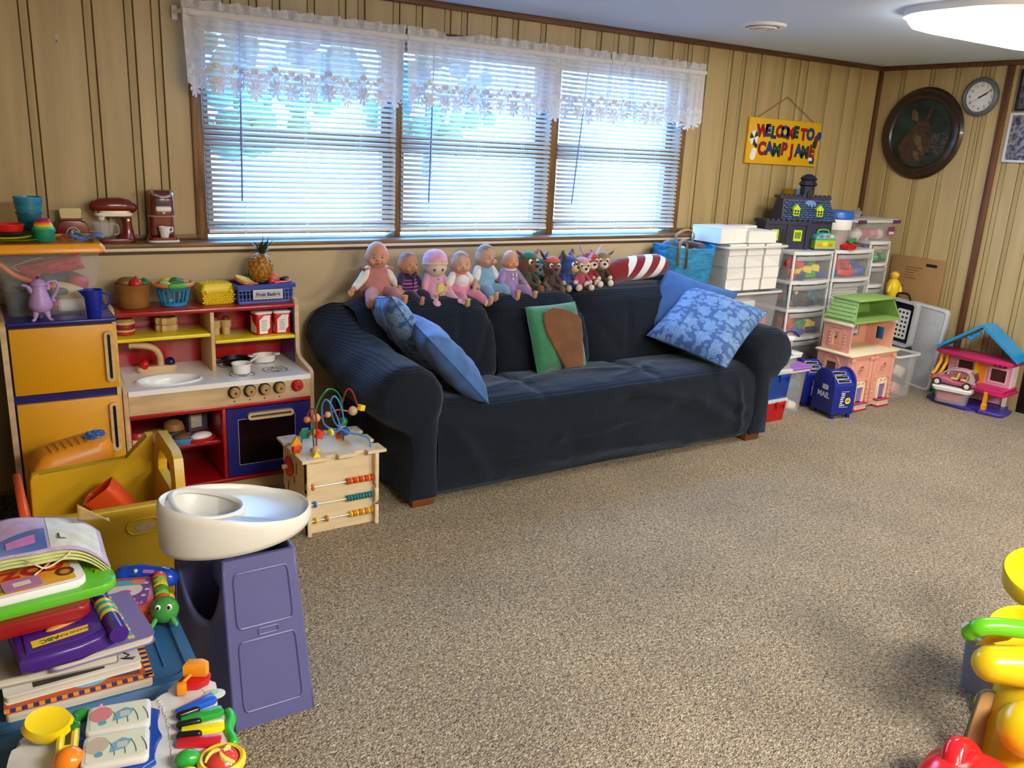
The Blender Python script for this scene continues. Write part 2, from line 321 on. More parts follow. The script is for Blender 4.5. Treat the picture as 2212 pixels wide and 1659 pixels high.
# ---------------------------------------------------------------- lace valances
def lace_mat():
    m=bpy.data.materials.new('lace_net'); m.use_nodes=True; nt=m.node_tree; p=nt.nodes['Principled BSDF']; N=nt.nodes.new; L=nt.links.new
    p.inputs['Base Color'].default_value=(.8,.81,.83,1); p.inputs['Roughness'].default_value=.9
    uv=N('ShaderNodeUVMap'); sp=N('ShaderNodeSeparateXYZ'); L(uv.outputs[0],sp.inputs[0])
    def mth(op,a,b=None):
        n=N('ShaderNodeMath'); n.operation=op
        for k,x in enumerate((a,b)):
            if x is None: continue
            if isinstance(x,(int,float)): n.inputs[k].default_value=x
            else: L(x,n.inputs[k])
        return n.outputs[0]
    def thread(src,pitch,wd): return mth('LESS_THAN',mth('FRACT',mth('DIVIDE',src,pitch)),wd)
    net=mth('MAXIMUM',thread(sp.outputs[0],.0062,.56),thread(sp.outputs[1],.0062,.56))
    # woven flower figures in the net
    vo=N('ShaderNodeTexVoronoi'); vo.voronoi_dimensions='2D'; vo.inputs['Scale'].default_value=13; vo.inputs['Randomness'].default_value=.35; L(uv.outputs[0],vo.inputs['Vector'])
    d=N('ShaderNodeVectorMath'); d.operation='SUBTRACT'; sc=N('ShaderNodeVectorMath'); sc.operation='SCALE'; sc.inputs['Scale'].default_value=1; L(uv.outputs[0],d.inputs[0]); L(vo.outputs['Position'],sc.inputs[0]); L(sc.outputs[0],d.inputs[1])
    s2=N('ShaderNodeSeparateXYZ'); L(d.outputs[0],s2.inputs[0]); an=mth('ARCTAN2',s2.outputs[1],s2.outputs[0]); pet=mth('ADD',mth('MULTIPLY',mth('ABSOLUTE',mth('COSINE',mth('MULTIPLY',an,2.5))),.012),.008)
    ln=N('ShaderNodeVectorMath'); ln.operation='LENGTH'; L(d.outputs[0],ln.inputs[0]); fl=mth('LESS_THAN',ln.outputs['Value'],pet); core=mth('GREATER_THAN',ln.outputs['Value'],.004)
    a=mth('MAXIMUM',net,mth('MULTIPLY',fl,core)); a=mth('MULTIPLY',a,.93); L(a,p.inputs['Alpha'])
    tr=N('ShaderNodeBsdfTranslucent'); tr.inputs[0].default_value=(.75,.78,.82,1)
    mx=N('ShaderNodeMixShader'); mx.inputs[0].default_value=.12; tp=N('ShaderNodeBsdfTransparent'); m2=N('ShaderNodeMixShader'); L(a,m2.inputs[0]); L(tp.outputs[0],m2.inputs[1]); L(tr.outputs[0],m2.inputs[2])
    L(p.outputs[0],mx.inputs[1]); L(m2.outputs[0],mx.inputs[2]); L(mx.outputs[0],nt.nodes['Material Output'].inputs[0]); return m
NET=lace_mat()
LACE=mat('lace_thread','e9ebee',.9); _n=LACE.node_tree; _tr=_n.nodes.new('ShaderNodeBsdfTranslucent'); _tr.inputs[0].default_value=(.7,.74,.8,1); _mx=_n.nodes.new('ShaderNodeMixShader'); _mx.inputs[0].default_value=.10
_n.links.new(_n.nodes['Principled BSDF'].outputs[0],_mx.inputs[1]); _n.links.new(_tr.outputs[0],_mx.inputs[2]); _n.links.new(_mx.outputs[0],_n.nodes['Material Output'].inputs[0])
def uvgrid(fn,nu,nv,uvf,name,parent):
    V=[fn(i/nu,j/nv) for i in range(nu+1) for j in range(nv+1)]; F=[(i*(nv+1)+j,(i+1)*(nv+1)+j,(i+1)*(nv+1)+j+1,i*(nv+1)+j+1) for i in range(nu) for j in range(nv)]
    me=bpy.data.meshes.new(name); me.from_pydata(V,[],F); ul=me.uv_layers.new(name='UVMap')
    for l in me.loops:
        k=l.vertex_index; ul.data[l.index].uv=uvf((k//(nv+1))/nu,(k%(nv+1))/nv)
    me.shade_smooth(); me.materials.append(NET); o=bpy.data.objects.new(name,me); COL.objects.link(o); o.parent=parent; return o
def valance(x0,x1,label,seed,folds):
    rnd=random.Random(seed); t=thing('lace_valance',label,'curtain',((x0+x1)/2,YW-.10,2.10),group='white lace valances over the windows'); W_=x1-x0; cl=W_*1.5
    ph=[rnd.uniform(0,6) for _ in range(5)]
    def S(u,v):  # v 0 top .. 1 bottom of cloth
        x=(u-.5)*W_; am=.010+.022*v
        y=am*(math.sin(folds*2*PI*u+ph[0])*.6+math.sin(folds*1.37*2*PI*u+ph[1])*.5+.4*math.sin(folds*2.9*2*PI*u+ph[2])*(1-v*.6))
        x+=.012*math.sin(folds*2*PI*u+ph[3])*v
        return Vector((x,y-.01,-.02-v*.33))
    net=uvgrid(lambda u,v:S(u,v*.80),160,10,lambda u,v:(u*cl,v*.27),'lace_body',t)
    def H(u,v):
        am=.012*(v+.15); y=am*(math.sin(90*u*W_+ph[4])+.7*math.sin(147*u*W_))
        dip=.0
        if seed==2 and .12<u<.3: dip=.022*math.sin((u-.12)/.18*PI)
        return Vector(((u-.5)*W_,y-.01,-.012+v*(.052-dip)+.004*math.sin(60*u)))
    uvgrid(H,200,4,lambda u,v:(u*cl,v*.05),'ruffle',t)
    B().tube([(-W_/2+k*W_/60,-.012+.003*math.sin(k*2.1),-.014+.0015*math.sin(k*1.3)) for k in range(61)],[.0155+.0018*math.sin(k*3.7+seed) for k in range(61)],10).o('rod_pocket',LACE,t)
    # flower border: petals and leaves laid on the folded cloth
    b=B()
    def poly(c,pts,rot,s):
        vs=[]
        for (px,py) in pts:
            X=px*math.cos(rot)-py*math.sin(rot); Y=px*math.sin(rot)+py*math.cos(rot)
            u=c[0]+X*s/W_/1.25; v=c[1]-Y*s/.33; q=S(min(max(u,0),1),v); q.y-=.0016; vs.append(b.bm.verts.new(q))
        try: b.bm.faces.new(vs)
        except ValueError: pass
    petal=[(.18,-.07),(.55,-.20),(.85,-.17),(.98,0),(.85,.17),(.55,.20),(.18,.07)]
    n=max(5,int(round(W_/.088))); 
    for k in range(n):
        u=(k+.5)/n; v=.905+.03*math.sin(k*2.4+seed)
        for j in range(8): poly((u,v),petal,j*PI/4+.2,.046)
        poly((u,v),circ(.18,8),0,.046)
        for dx,dv,rt,s in ((-.35,-.17,.9,.03),(.35,-.17,2.2,.03),(0,-.22,1.57,.032),(-.2,-.24,.4,.022),(.2,-.24,2.7,.022)):
            for j in (-.5,0,.5) : poly((u+dx/n,v+dv),petal,rt+j,s)
        for j in range(6): poly((u+.5/n,v-.20),petal,j*PI/3,.024)
        for j in range(4): poly((u+.5/n,v-.02),petal,j*PI/2+.7,.022)
        for dx in (-.3,-.1,.12,.33): poly((u+dx/n,v-.125),rrect(.5,.28,.1,2),0,.02)
    o=b.o('flower_border',LACE,t); o['kind']='stuff'
    # fine joining threads between the flowers
    uvgrid(lambda u,v:S(u,.78+v*(.10+.03*abs(math.sin(n*PI*u)))),160,3,lambda u,v:(u*cl*.5,v*.05),'lace_hem',t); return t
valance(.895,1.965,'white lace valance with flower border over the left window',1,5.5)
valance(1.975,3.28,'white lace valance with a sagging ruffle over the middle window',2,7)
valance(3.285,4.045,'white lace valance bunched in tight folds over the right window',3,6.5)
t=thing('curtain_rod','white curtain rod threaded through the lace valances','curtain rod',(2.47,YW-.10,2.086))
B().tube([(-1.585,.085,0),(-1.585,.01,0),(-1.57,-.012,0),(1.57,-.012,0),(1.585,.01,0),(1.585,.085,0)],.009,8).o('rod',WHITE,t)
for x in (-1.585,1.585): B().bx(x-.012,x+.012,.083,.1,-.03,.03,bev=.003).o('bracket',WHITE,t)
# ---------------------------------------------------------------- toy kitchen
NAVY=mat('navy_paint','1d1f74',.3,coat=.3); YEL=mat('yellow_paint','e2a10c',.42,nz=.06,ns=2); REDP=mat('red_paint','a8141c',.28,coat=.3); YSH=mat('yellow_shelf','f0dc20',.3)
def slot_handle(name,parent,M,w,h,t=.016):
    h_=B().ring(rrect(w,h,w*.45,6),rrect(w*.34,h-w*.72,w*.17,6),0,t,M).o(name,WOODL,parent)
    B().prism(rrect(w*.36,h-w*.7,w*.17,6),.001,.002,M).o('slot',BLACK,h_); return h_
fr=thing('toy_fridge','wooden toy fridge with two yellow doors and navy top','toy fridge',(.068,3.68,0))
B().prism(rrect(.42,.85,.03,5,.21,.425),0,.021,Matrix(((0,0,1,0),(1,0,0,0),(0,1,0,0),(0,0,0,1)))).o('side_panel',WOODL,fr)
B().prism(rrect(.40,.832,.01,3,.21,.416),0,.016,Matrix(((0,0,1,.391),(1,0,0,0),(0,1,0,0),(0,0,0,1)))).o('side_panel',WOODL,fr)
B().bx(.021,.391,.022,.42,.02,.83).o('body',NAVY,fr)
B().bx(.021,.408,-.004,.425,.83,.848,bev=.006,seg=3).o('top',NAVY,fr)
for z0,z1,hz in ((.556,.822,.69),(.03,.520,.39)):
    d=B().bx(.028,.400,0,.021,z0,z1,bev=.004).o('door',YEL,fr); slot_handle('handle',d,FY(.372,0,hz),.034,.21)
SV=thing('toy_stove','wooden toy stove and sink unit with red and yellow shelves','toy kitchen',(.478,3.68,0)); W_=.82
prof=[(.43,0),(.43,.835),(.415,.845),(.24,.845),(.215,.838),(.2,.815),(.2,.62),(.19,.585),(.16,.565),(.02,.548),(.0,.53),(0,0)]
for x in (0,W_-.02):
    b=B(); b.prism(prof,0,.02,Matrix(((0,0,1,x),(1,0,0,0),(0,1,0,0),(0,0,0,1))),bev=.004); b.o('side_panel',WOODL,SV)
B().bx(.02,W_-.02,.415,.428,.06,.81).o('back_panel',REDP,SV)
B().bx(.02,W_-.02,.192,.428,.803,.823,bev=.006).o('top_shelf',REDP,SV)
B().bx(.41,.428,.2,.414,.53,.803,bev=.003).o('divider',WOODL,SV)
B().bx(.021,.409,.197,.414,.692,.708,bev=.004).o('shelf',YSH,SV); B().bx(.429,W_-.021,.197,.414,.656,.672,bev=.004).o('shelf',YSH,SV)
B().bx(W_-.024,W_-.02,.21,.41,.535,.80).o('liner',NAVY,SV)
# counter with a real oval sink
n=48; cx,cy=.205,.115; x0,x1,y0,y1=.02,W_-.02,-.006,.414
def rectpt(a):
    dx,dy=math.cos(a),math.sin(a); k=min(((x1-cx) if dx>0 else (x0-cx))/dx if abs(dx)>1e-9 else 9,((y1-cy) if dy>0 else (y0-cy))/dy if abs(dy)>1e-9 else 9); return (cx+dx*k,cy+dy*k)
angs=sorted([2*PI*i/n for i in range(n)]+[math.atan2(y-cy,x-cx)%(2*PI) for x in (x0,x1) for y in (y0,y1)])
outer=[rectpt(a) for a in angs]; inner=[(cx+.125*math.cos(a),cy+.075*math.sin(a)) for a in angs]
WCT=mat('white_laminate','f2f3f5',.25)
B().ring(outer,inner,.508,.53).o('worktop',WCT,SV,ang=.5)
b=B(); P=[(1.12,.5305),(1.12,.534),(1.06,.537),(1.0,.533),(.93,.51),(.8,.475),(.55,.463),(.02,.460)]
b.rings([[Vector((cx+.125*s*math.cos(a),cy+.075*s*math.sin(a),z)) for a in angs] for s,z in P],cap=False); b.o('sink_bowl',WCT,SV)
B().prism(rrect(.175,.045,.022,6,.19,.295),.53,.556,bev=.006).o('faucet_base',WOODX,SV)
B().tube(cr_spline([(.205,.295,.55),(.203,.293,.60),(.185,.292,.632),(.15,.290,.650),(.075,.288,.662)],6),[.017]*24+[.0155],10,flat=(1,.85)).o('faucet',WOODX,SV)
B().cyl((.083,.288,.658),(.083,.288,.643),.006).o('faucet_nozzle',CHROME,SV)
B().ell((.135,.285,.565),(.021,.021,.024)).o('tap_knob',pl('c01018',.15),SV); B().ell((.248,.300,.565),(.021,.021,.024)).o('tap_knob',pl('10155a',.15),SV)
# burners printed on the worktop
INK=mat('black_print','15151a',.5)
for bx_,by in ((.515,.10),(.51,.285),(.675,.125),(.665,.29)):
    b=B(); b.ring(rrect(.105,.085,.02,5,bx_,by),rrect(.099,.079,.018,5,bx_,by),.5302,.5308).ring(circ(.032,24,bx_,by),circ(.029,24,bx_,by),.5302,.5308).ring(circ(.020,24,bx_,by),circ(.0175,24,bx_,by),.5302,.5308)
    for dx,dy,w1,h1 in ((.05,0,.026,.003),(-.05,0,.026,.003),(0,.04,.003,.026),(0,-.04,.003,.026)): b.box((bx_+dx,by+dy,.5305),(w1,h1,.0006))
    b.o('burner_print',INK,SV)
B().bx(.02,W_-.02,.0,.016,.423,.508).o('control_panel',WOODX,SV)
for i,x in enumerate((.452,.520,.586,.654,.737)):
    k=B().lathe([(.028,0),(.028,.006)],(x,-.0,.481),24,(PI/2,0,0)).o('dial_plate',BLACK if i<4 else pl('b01018'),SV)
    q=B().lathe([(.021,.004),(.0225,.010),(.0225,.026),(.019,.031),(.0,.031)],(x,-.0,.481),24,(PI/2,0,0)).o('knob',mat('tan_knob','b08a55',.35) if i<4 else pl('c41420',.25),SV)
    B().prism([(-.007,-.004),(.007,-.004),(0,.008)],.0312,.0316,FY(x,0,.481,0,[1.57,PI,PI,0,PI][i])).o('pointer',INK,q)
    if i<4: B().prism(circ(.0035,8,0,-.045),.0001,.0006,FY(x,0,.481)).o('mark',INK,SV)
B().bx(.02,W_-.02,-.006,.414,.405,.423,bev=.004).o('rail',REDP,SV); B().bx(.02,W_-.02,-.006,.414,.058,.076,bev=.004).o('rail',REDP,SV)
B().bx(.02,W_-.02,.012,.03,0,.058).o('plinth',WOODX,SV)
B().bx(.395,.412,-.004,.414,.076,.405,bev=.003).o('divider',REDP,SV)
B().bx(.02,.395,.03,.414,.238,.254,bev=.003).o('shelf',REDP,SV); B().bx(.02,.026,.02,.414,.076,.405).o('liner',REDP,SV)
# oven door
od=bpy.data.objects.new('oven_door',None)
d=B().ring(rrect(.384,.318,.004,2,.606,.242),rrect(.262,.218,.003,2,.594,.240),0,.02,FY(0,.018,0)).o('oven_door',NAVY,SV)
B().prism(rrect(.262,.218,.003,2,.594,.240),.006,.010,FY(0,.018,0)).o('pane',mat('dark_glass','140a10',.08,alpha=.55),d)
B().ring(rrect(.262,.218,.003,2,.594,.240),rrect(.258,.214,.003,2,.594,.240),.0195,.0205,FY(0,.018,0)).o('pane_edge',mat('silver_edge','b8b8c0',.4),d)
slot_handle('handle',d,FY(.610,-.002,.360,0,PI/2),.032,.21)
B().bx(.412,.80,.05,.41,.232,.246).o('oven_shelf',REDP,SV)
# ---------------------------------------------------------------- dishes and food on the stove
t=thing('frying_pan','black toy frying pan on the back burner of the stove','pan',(1.02,3.975,.531))
B().lathe([(.045,0),(.058,.004),(.068,.026),(.070,.026),(.061,.006),(.0,.003)],n=28).o('bowl',mat('black_pan','101014',.35),t); B().tube([(-.062,-.02,.022),(-.11,-.045,.026)],.007,8,rnd=True).o('handle',BLACK,t)
t=thing('white_pot','small white toy pot with a lipped rim on the front burner','pot',(.998,3.80,.531))
B().lathe([(.034,0),(.038,.003),(.041,.042),(.045,.044),(.045,.047),(.038,.045),(.034,.006),(0,.005)],n=28).o('bowl',WHITE,t); B().tube([(.035,.01,.04),(.06,.025,.05),(.085,.04,.062)],[.006,.007,.009],8,flat=(1,.5),rnd=True).o('handle',WHITE,t)
t=thing('casserole_dish','oval white toy casserole with side lugs on the stove','dish',(1.150,3.965,.531))
B().lathe([(.045,0),(.050,.003),(.055,.032),(.058,.036),(.053,.035),(.046,.006),(0,.005)],n=28,sc=(1,.75,1)).o('bowl',WHITE,t)
for s in (-1,1): B().prism(rrect(.03,.03,.012,4,s*.062,0),.031,.037).o('lug',WHITE,t)
# left yellow shelf: burger, waffles
t=thing('toy_sandwich','red and cream toy sandwich at the left end of the yellow shelf','toy food',(.545,3.98,.709))
for k,(c,z,h,r) in enumerate((('b5281c',.0,.014,.042),('d8c08a',.014,.010,.044),('8f1c16',.024,.022,.041),('dcc490',.046,.014,.044),('c9a262',.060,.010,.040))): B().lathe([(r*.9,z),(r,z+h*.3),(r,z+h*.7),(r*.9,z+h)],n=22).o('layer',pl(c,.5),t)
t=thing('toy_waffles','stack of two beige toy waffles on the left yellow shelf','toy food',(.722,4.0,.709)); WF=mat('waffle','c9ad72',.6,bp=.6,bs=60)
for z in (0,.032):
    b=B(); b.rings([[Vector(((.046+.004*math.cos(9*a))*s*math.cos(a),(.046+.004*math.cos(9*a))*s*math.sin(a),z+h)) for a in [2*PI*i/36 for i in range(36)]] for s,h in ((.9,0),(1,.006),(1,.022),(.9,.030),(.55,.030),(.5,.026),(.05,.026))]); b.o('waffle',WF,t)
for i,(x,l) in enumerate(((.937,'beige toy ice cream cone at the inner end of the right yellow shelf'),(.985,'beige toy ice cream cone beside the red and white tin'))):
    t=thing('toy_cone',l,'toy food',(x,3.995,.673),group='toy cones on the right yellow shelf')
    B().lathe([(.017,0),(.019,.032),(.019,.034)],n=18).o('cone',mat('wafer','cdb07c',.6,bp=.5,bs=150),t); B().lathe([(.022,.034),(.0235,.04),(.024,.066),(.02,.07),(0,.07)],n=18).o('collar',mat('wafer2','c4a670',.6),t); B().lathe([(.019,.071),(.014,.083),(0,.087)],n=16).o('scoop',pl('7a1c20',.5),t)
LBL=mat('label_print','f3f1ee',.5); GREY=mat('grey_print','5a5a60',.6)
for i,(x,rz,l) in enumerate(((1.140,.12,'square red and white toy tin with round lid, left of two'),(1.232,-.05,'square red and white toy tin against the stove side panel'))):
    t=thing('toy_tin',l,'tin',(x,3.95,.673),rz,'red and white tins on the right yellow shelf')
    B().prism(rrect(.08,.07,.012,4),0,.105,bev=.003).o('tin_body',pl('c31820',.25),t); B().prism(rrect(.083,.073,.013,4),.098,.11,bev=.003).o('lid',WHITE,t)
    b=B().prism([(-.026,.006),(.014,.006),(.014,.02),(.026,.034),(.026,.075),(.03,.092),(-.002,.092),(-.026,.07)],0,.0006,FY(0,-.0354,0)).o('label',LBL,t)
    b=B()
    for r in range(7): b.box((-.004,.0-.0362,.022+.0075*r),(.024 if r%3 else .03,.0004,.002))
    b.o('label_print',GREY,t)
    B().prism([(-.03,.01),(.03,.01),(.03,.04),(-.01,.06),(-.03,.09)],0,.0006,TM((-.0404,0,0),(0,0,-PI/2))@Matrix.Rotation(PI/2,4,'X')).o('label',LBL,t)
# top of stove
t=thing('wooden_basket','round brown toy tub of play vegetables','basket',(.592,4.005,.824)); BR=mat('brown_tub','9a6a30',.5,nz=.2,ns=14)
B().lathe([(.058,0),(.062,.004),(.066,.045),(.068,.046),(.069,.052),(.067,.054),(.075,.10),(.078,.104),(.072,.104),(.062,.03),(.0,.028)],n=32).o('tub',BR,t)
def food(name,label,cat,loc,col,r,rot=(0,0,0),stem=None,grp=None,rr=.35):
    t=thing(name,label,cat,loc,group=grp,rot=rot); B().ell((0,0,0),r,u=18,v=12).o('body',pl(col,rr),t)
    if stem: B().tube([(0,0,r[2]*.9),(.004,0,r[2]*1.25)],[.005,.004],8).o('stem',pl(stem,.5),t)
    return t
G='play food in the round brown tub'
food('toy_potato','brown toy potato in the round tub','toy food',(.566,4.01,.930),'7d5426',(.036,.03,.027),grp=G)
food('toy_tomato','red toy tomato in the round tub','toy food',(.604,3.985,.928),'c2262a',(.029,.028,.027),stem='2c6b2c',grp=G)
food('toy_pepper','dark green toy pepper in the round tub','toy food',(.640,4.01,.925),'1f6a35',(.028,.024,.022),stem='4a7a2a',grp=G)
food('toy_loaf','tan toy bread roll at the back of the round tub','toy food',(.592,4.045,.928),'a87a3e',(.04,.022,.024),grp=G)
t=thing('laundry_basket','small round blue slotted toy basket with orange and green rim','basket',(.760,3.995,.824)); BLU=pl('2a8cc4')
B().lathe([(.052,0),(.055,.003),(.056,.018),(.053,.018),(.05,.004),(0,.004)],n=32).o('base',BLU,t)
for k in range(18):
    a=2*PI*k/18; B().cyl((.054*math.cos(a),.054*math.sin(a),.016),(.068*math.cos(a),.068*math.sin(a),.075),.0042,.0046,6).o('slat',BLU,t)
B().lathe([(.066,.07),(.072,.074),(.080,.094),(.077,.095),(.069,.078),(.064,.074)],n=32,cap=False).o('collar',BLU,t)
for k,(c,a0,a1) in enumerate((('e8873a',.25,1.25),('5fae3a',1.3,1.85),('e8873a',1.9,2.85),('e8873a',3.0,4.35),('5fae3a',4.4,5.1),('e8873a',5.15,6.35))):
    B().tube([(.084*math.cos(a0+(a1-a0)*i/10),.084*math.sin(a0+(a1-a0)*i/10),.098) for i in range(11)],.0085 if c[0]=='e' else .0115,8,rnd=True).o('rim',pl(c),t)
G='play food in the blue slotted basket'
food('toy_lettuce','pale green crinkled toy lettuce leaf in the blue basket','toy food',(.728,3.965,.925),'8cd06a',(.03,.026,.012),(.2,.3,0),grp=G)
food('toy_cucumber','dark green toy cucumber in the blue basket','toy food',(.772,3.975,.928),'2f6b2c',(.038,.016,.016),(0,.1,.2),grp=G)
food('toy_avocado','green toy avocado half in the blue basket','toy food',(.776,4.02,.926),'3f7a34',(.026,.022,.02),grp=G)
food('toy_lemon','yellow toy lemon at the back of the blue basket','toy food',(.742,4.035,.925),'e4c53a',(.025,.02,.02),grp=G)
food('toy_roll','tan toy roll at the right of the blue basket','toy food',(.812,3.995,.925),'b88e54',(.026,.016,.016),(0,.3,.6),grp=G)
food('toy_orange','orange toy slice in the blue basket','toy food',(.806,4.03,.924),'e39a2e',(.022,.018,.016),grp=G)
t=thing('picnic_basket','small yellow woven toy picnic basket with hinged lid','basket',(.945,4.01,.824),.06); YB=mat('yellow_weave','ecd01c',.4)
b=B(); b.rings([[Vector((x,y,z)) for x,y in rrect(.145*s,.115*s,.014,4)] for s,z in ((.93,0),(.95,.003),(1.03,.058),(1.0,.058))]); b.o('tray',YB,t)
for i in range(5):
    for j in range(11):
        B().box((-.066+j*.0132+(.006 if i%2 else 0)-.003,-.0575-.0006*i-.0016,.010+i*.0105),(.0115,.004,.008),rot=(.05,0,0),bev=.0015,seg=1).o('weave',YB,t)
B().prism(rrect(.158,.128,.014,4),.058,.066,bev=.002).o('rim',YB,t)
b=B(); b.rings([[Vector((x,y,z)) for x,y in rrect(.152*s,.122*s,.012,4)] for s,z in ((1,.066),(1,.072),(.86,.092),(.84,.092))]); b.o('lid',YB,t)
for i in range(6):
    for j in range(9): B().box((-.05+j*.0125+(.005 if i%2 else 0),-.042+i*.0168,.0925),(.0105,.012,.003),bev=.001,seg=1).o('weave',YB,t)
for x in (-.055,.055): B().box((x,-.067,.06),(.014,.008,.018),bev=.003).o('latch',YB,t)
# fruit basket crate
t=thing('fruit_crate','blue slotted toy fruit crate with white lettered sign','basket',(1.155,4.005,.824),.03); CB=pl('1d48a8')
hw,hd=.132,.082
B().bx(-hw+.008,hw-.008,-hd+.006,hd-.006,0,.005).o('floor_plate',CB,t)
def crate_side(L_,M):
    b=B(); 
    for z,h in ((.006,.012),(.064,.012)): b.box((0,0,z),(L_,.005,h))
    b.o('side_rail',CB,t).matrix_local=M
    n=int(L_/.016)
    for k in range(n+1): B().box((-L_/2+k*L_/n,0,.035),(.005,.005,.05)).o('side_bar',CB,t).matrix_local=M
    B().box((0,0,.022),(L_,.004,.003)).o('side_bar',CB,t).matrix_local=M; B().box((0,0,.045),(L_,.004,.003)).o('side_bar',CB,t).matrix_local=M
crate_side(.25,TM((0,-hd+.003,0),(R(-6),0,0))); crate_side(.25,TM((0,hd-.003,0),(R(6),0,0))); crate_side(.155,TM((-hd*1.54,0,0),(0,0,PI/2))); crate_side(.155,TM((hw-.005,0,0),(0,0,PI/2)))
B().ring(rrect(.285,.185,.01,3),rrect(.255,.155,.008,3),.07,.088).o('rim',CB,t)
sg=B().box((.006,-hd-.008,.042),(.142,.004,.046),bev=.002).o('sign',mat('sign_grey','b9bccb',.5),t)
text('Fruit Basket',.023,mat('sign_ink','22263a',.6),sg,FY(.006,-hd-.0102,.042),.0004,bold=.0006)
B().ring(rrect(.138,.042,.003,2),rrect(.134,.038,.003,2),0,.0005,FY(.006,-hd-.0101,.042)).o('sign_border',mat('sign_border','f0f0f4',.5),sg)
RD=pl('c8402e')
for s in (-1,1):
    B().tube(cr_spline([(s*.125,.06,.09),(s*.125,-.03,.108),(s*.11,-.085,.098),(s*.06,-.09,.098)],5),.0055,8).o('handle',RD,t); B().box((s*.05,-.090,.095),(.022,.012,.010),bev=.003).o('handle_clip',RD,t)
pa=thing('toy_pineapple','ripe yellow toy pineapple with dark green crown on the blue crate','toy food',(1.150,4.0,.912),rot=(R(-6),R(8),0)); PIN=mat('pineapple','c8912e',.4,nz=.3,ns=40,col2='8a5a1c')
B().ell((0,0,.066),(.054,.054,.066),u=20,v=14).o('fruit_body',PIN,pa); seg=None
for i in range(9):
    ph=-1.25+i*.31; n=max(5,int(13*math.cos(ph)))
    for j in range(n):
        a=2*PI*(j+(.5 if i%2 else 0))/n; c=Vector((.054*math.cos(ph)*math.cos(a),.054*math.cos(ph)*math.sin(a),.066+.066*math.sin(ph)))
        if seg is None: seg=B().ell((0,0,0),(.0115,.0115,.006),u=8,v=5).o('segment',PIN,pa); q=seg
        else: q=child(seg,'segment',pa)
        q.location=c; q.rotation_euler=Vector((math.cos(ph)*math.cos(a),math.cos(ph)*math.sin(a),math.sin(ph))).to_track_quat('Z','Y').to_euler()
LEAF=mat('pineapple_leaf','1e3f2a',.5,nz=.3,ns=20)
for j in range(13):
    a=j*2.4; l=.05+.022*(j%3); t_=.9-.06*j; d=Vector((math.cos(a),math.sin(a),0))
    P=[Vector((0,0,.125))+d*l*k*t_*.9+Vector((0,0,l*1.1*(k-(.4*t_)*k*k))) for k in (0,.33,.66,1)]
    B().tube(P,[.007,.010,.008,.001],6,flat=(1,.3)).o('leaf',LEAF,pa)
G='play fruit in the blue crate'
b=thing('toy_corn','pale yellow toy corn cob leaning out of the blue crate','toy food',(1.075,3.99,.925),rot=(0,R(-62),R(20)),group=G); B().tube([(0,0,-.05),(0,0,0),(0,0,.045)],[.016,.018,.008],10,rnd=True).o('cob',pl('e2d070',.5),b); B().tube([(0,0,-.055),(.008,0,-.02)],[.017,.004],8).o('husk',pl('8db04a',.5),b)
food('toy_pepper','dark green toy pepper beside the corn cob in the crate','toy food',(1.105,4.03,.925),'2f5a34',(.03,.024,.024),grp=G)
food('toy_peach','orange pink toy peach at the right of the blue crate','toy food',(1.222,4.02,.925),'d8704a',(.032,.03,.026),grp=G)
food('toy_strawberry','red toy strawberry below the pineapple in the crate','toy food',(1.200,3.97,.915),'c83c46',(.018,.016,.02),grp=G)
food('toy_grapes','dark purple toy plum at the back of the blue crate','toy food',(1.165,4.05,.922),'5a2846',(.026,.024,.022),grp=G)
# on the open shelf below the sink
G='toy food packs on the red open shelf'
t=thing('toy_can','red and white striped toy can on the open red shelf','toy food',(.535,3.76,.255),group=G); B().lathe([(.026,0),(.03,.006),(.03,.06),(.024,.068),(0,.068)],n=20,sc=(1.1,1,1)).o('can',pl('a83030'),t); B().lathe([(.0305,.018),(.0305,.04)],n=20,sc=(1.1,1,1),cap=False).o('band',WHITE,t)
t=thing('toy_bread','tan toy bread loaf on the open red shelf','toy food',(.60,3.79,.255),group=G); B().box((0,0,.03),(.10,.06,.06),bev=.024,seg=4).o('loaf',pl('8e5f34',.6),t); B().box((.052,0,.028),(.004,.05,.048),bev=.002).o('crumb',pl('cfa776',.6),t)
t=thing('toy_dish','light blue toy dish on the open red shelf','dish',(.712,3.74,.255),group=G); B().lathe([(.04,0),(.05,.01),(.056,.028),(.052,.03),(.044,.012),(0,.01)],n=24).o('dish_bowl',pl('4aa0d8'),t); B().ell((0,0,.025),(.04,.035,.02)).o('filling',pl('6a5238',.6),t)
t=thing('toy_boat','white and red toy boat shaped dish on the open red shelf','dish',(.79,3.725,.255),.3,group=G); B().lathe([(.03,0),(.045,.006),(.05,.02),(.044,.022)],n=24,sc=(1.3,.8,1)).o('hull',pl('c0282c'),t); B().ell((0,0,.026),(.05,.03,.018)).o('cover',WHITE,t)
t=thing('toy_box','grey printed toy food box at the back of the open red shelf','box',(.80,3.93,.255),.2,group=G); B().box((0,0,.05),(.09,.12,.10),bev=.004).o('carton',pl('55555e',.6),t); B().box((-.01,-.061,.05),(.05,.001,.06)).o('print',pl('c8bfae',.6),t)
t=thing('toy_burger','brown toy burger bun behind the blue dish','toy food',(.70,3.86,.255),group=G); B().lathe([(.04,0),(.048,.012),(.048,.03),(.04,.058),(.02,.07),(0,.072)],n=24).o('bun',pl('9a6c3c',.5),t); B().lathe([(.051,.02),(.051,.03)],n=24).o('patty',pl('4a2c1a',.6),t)
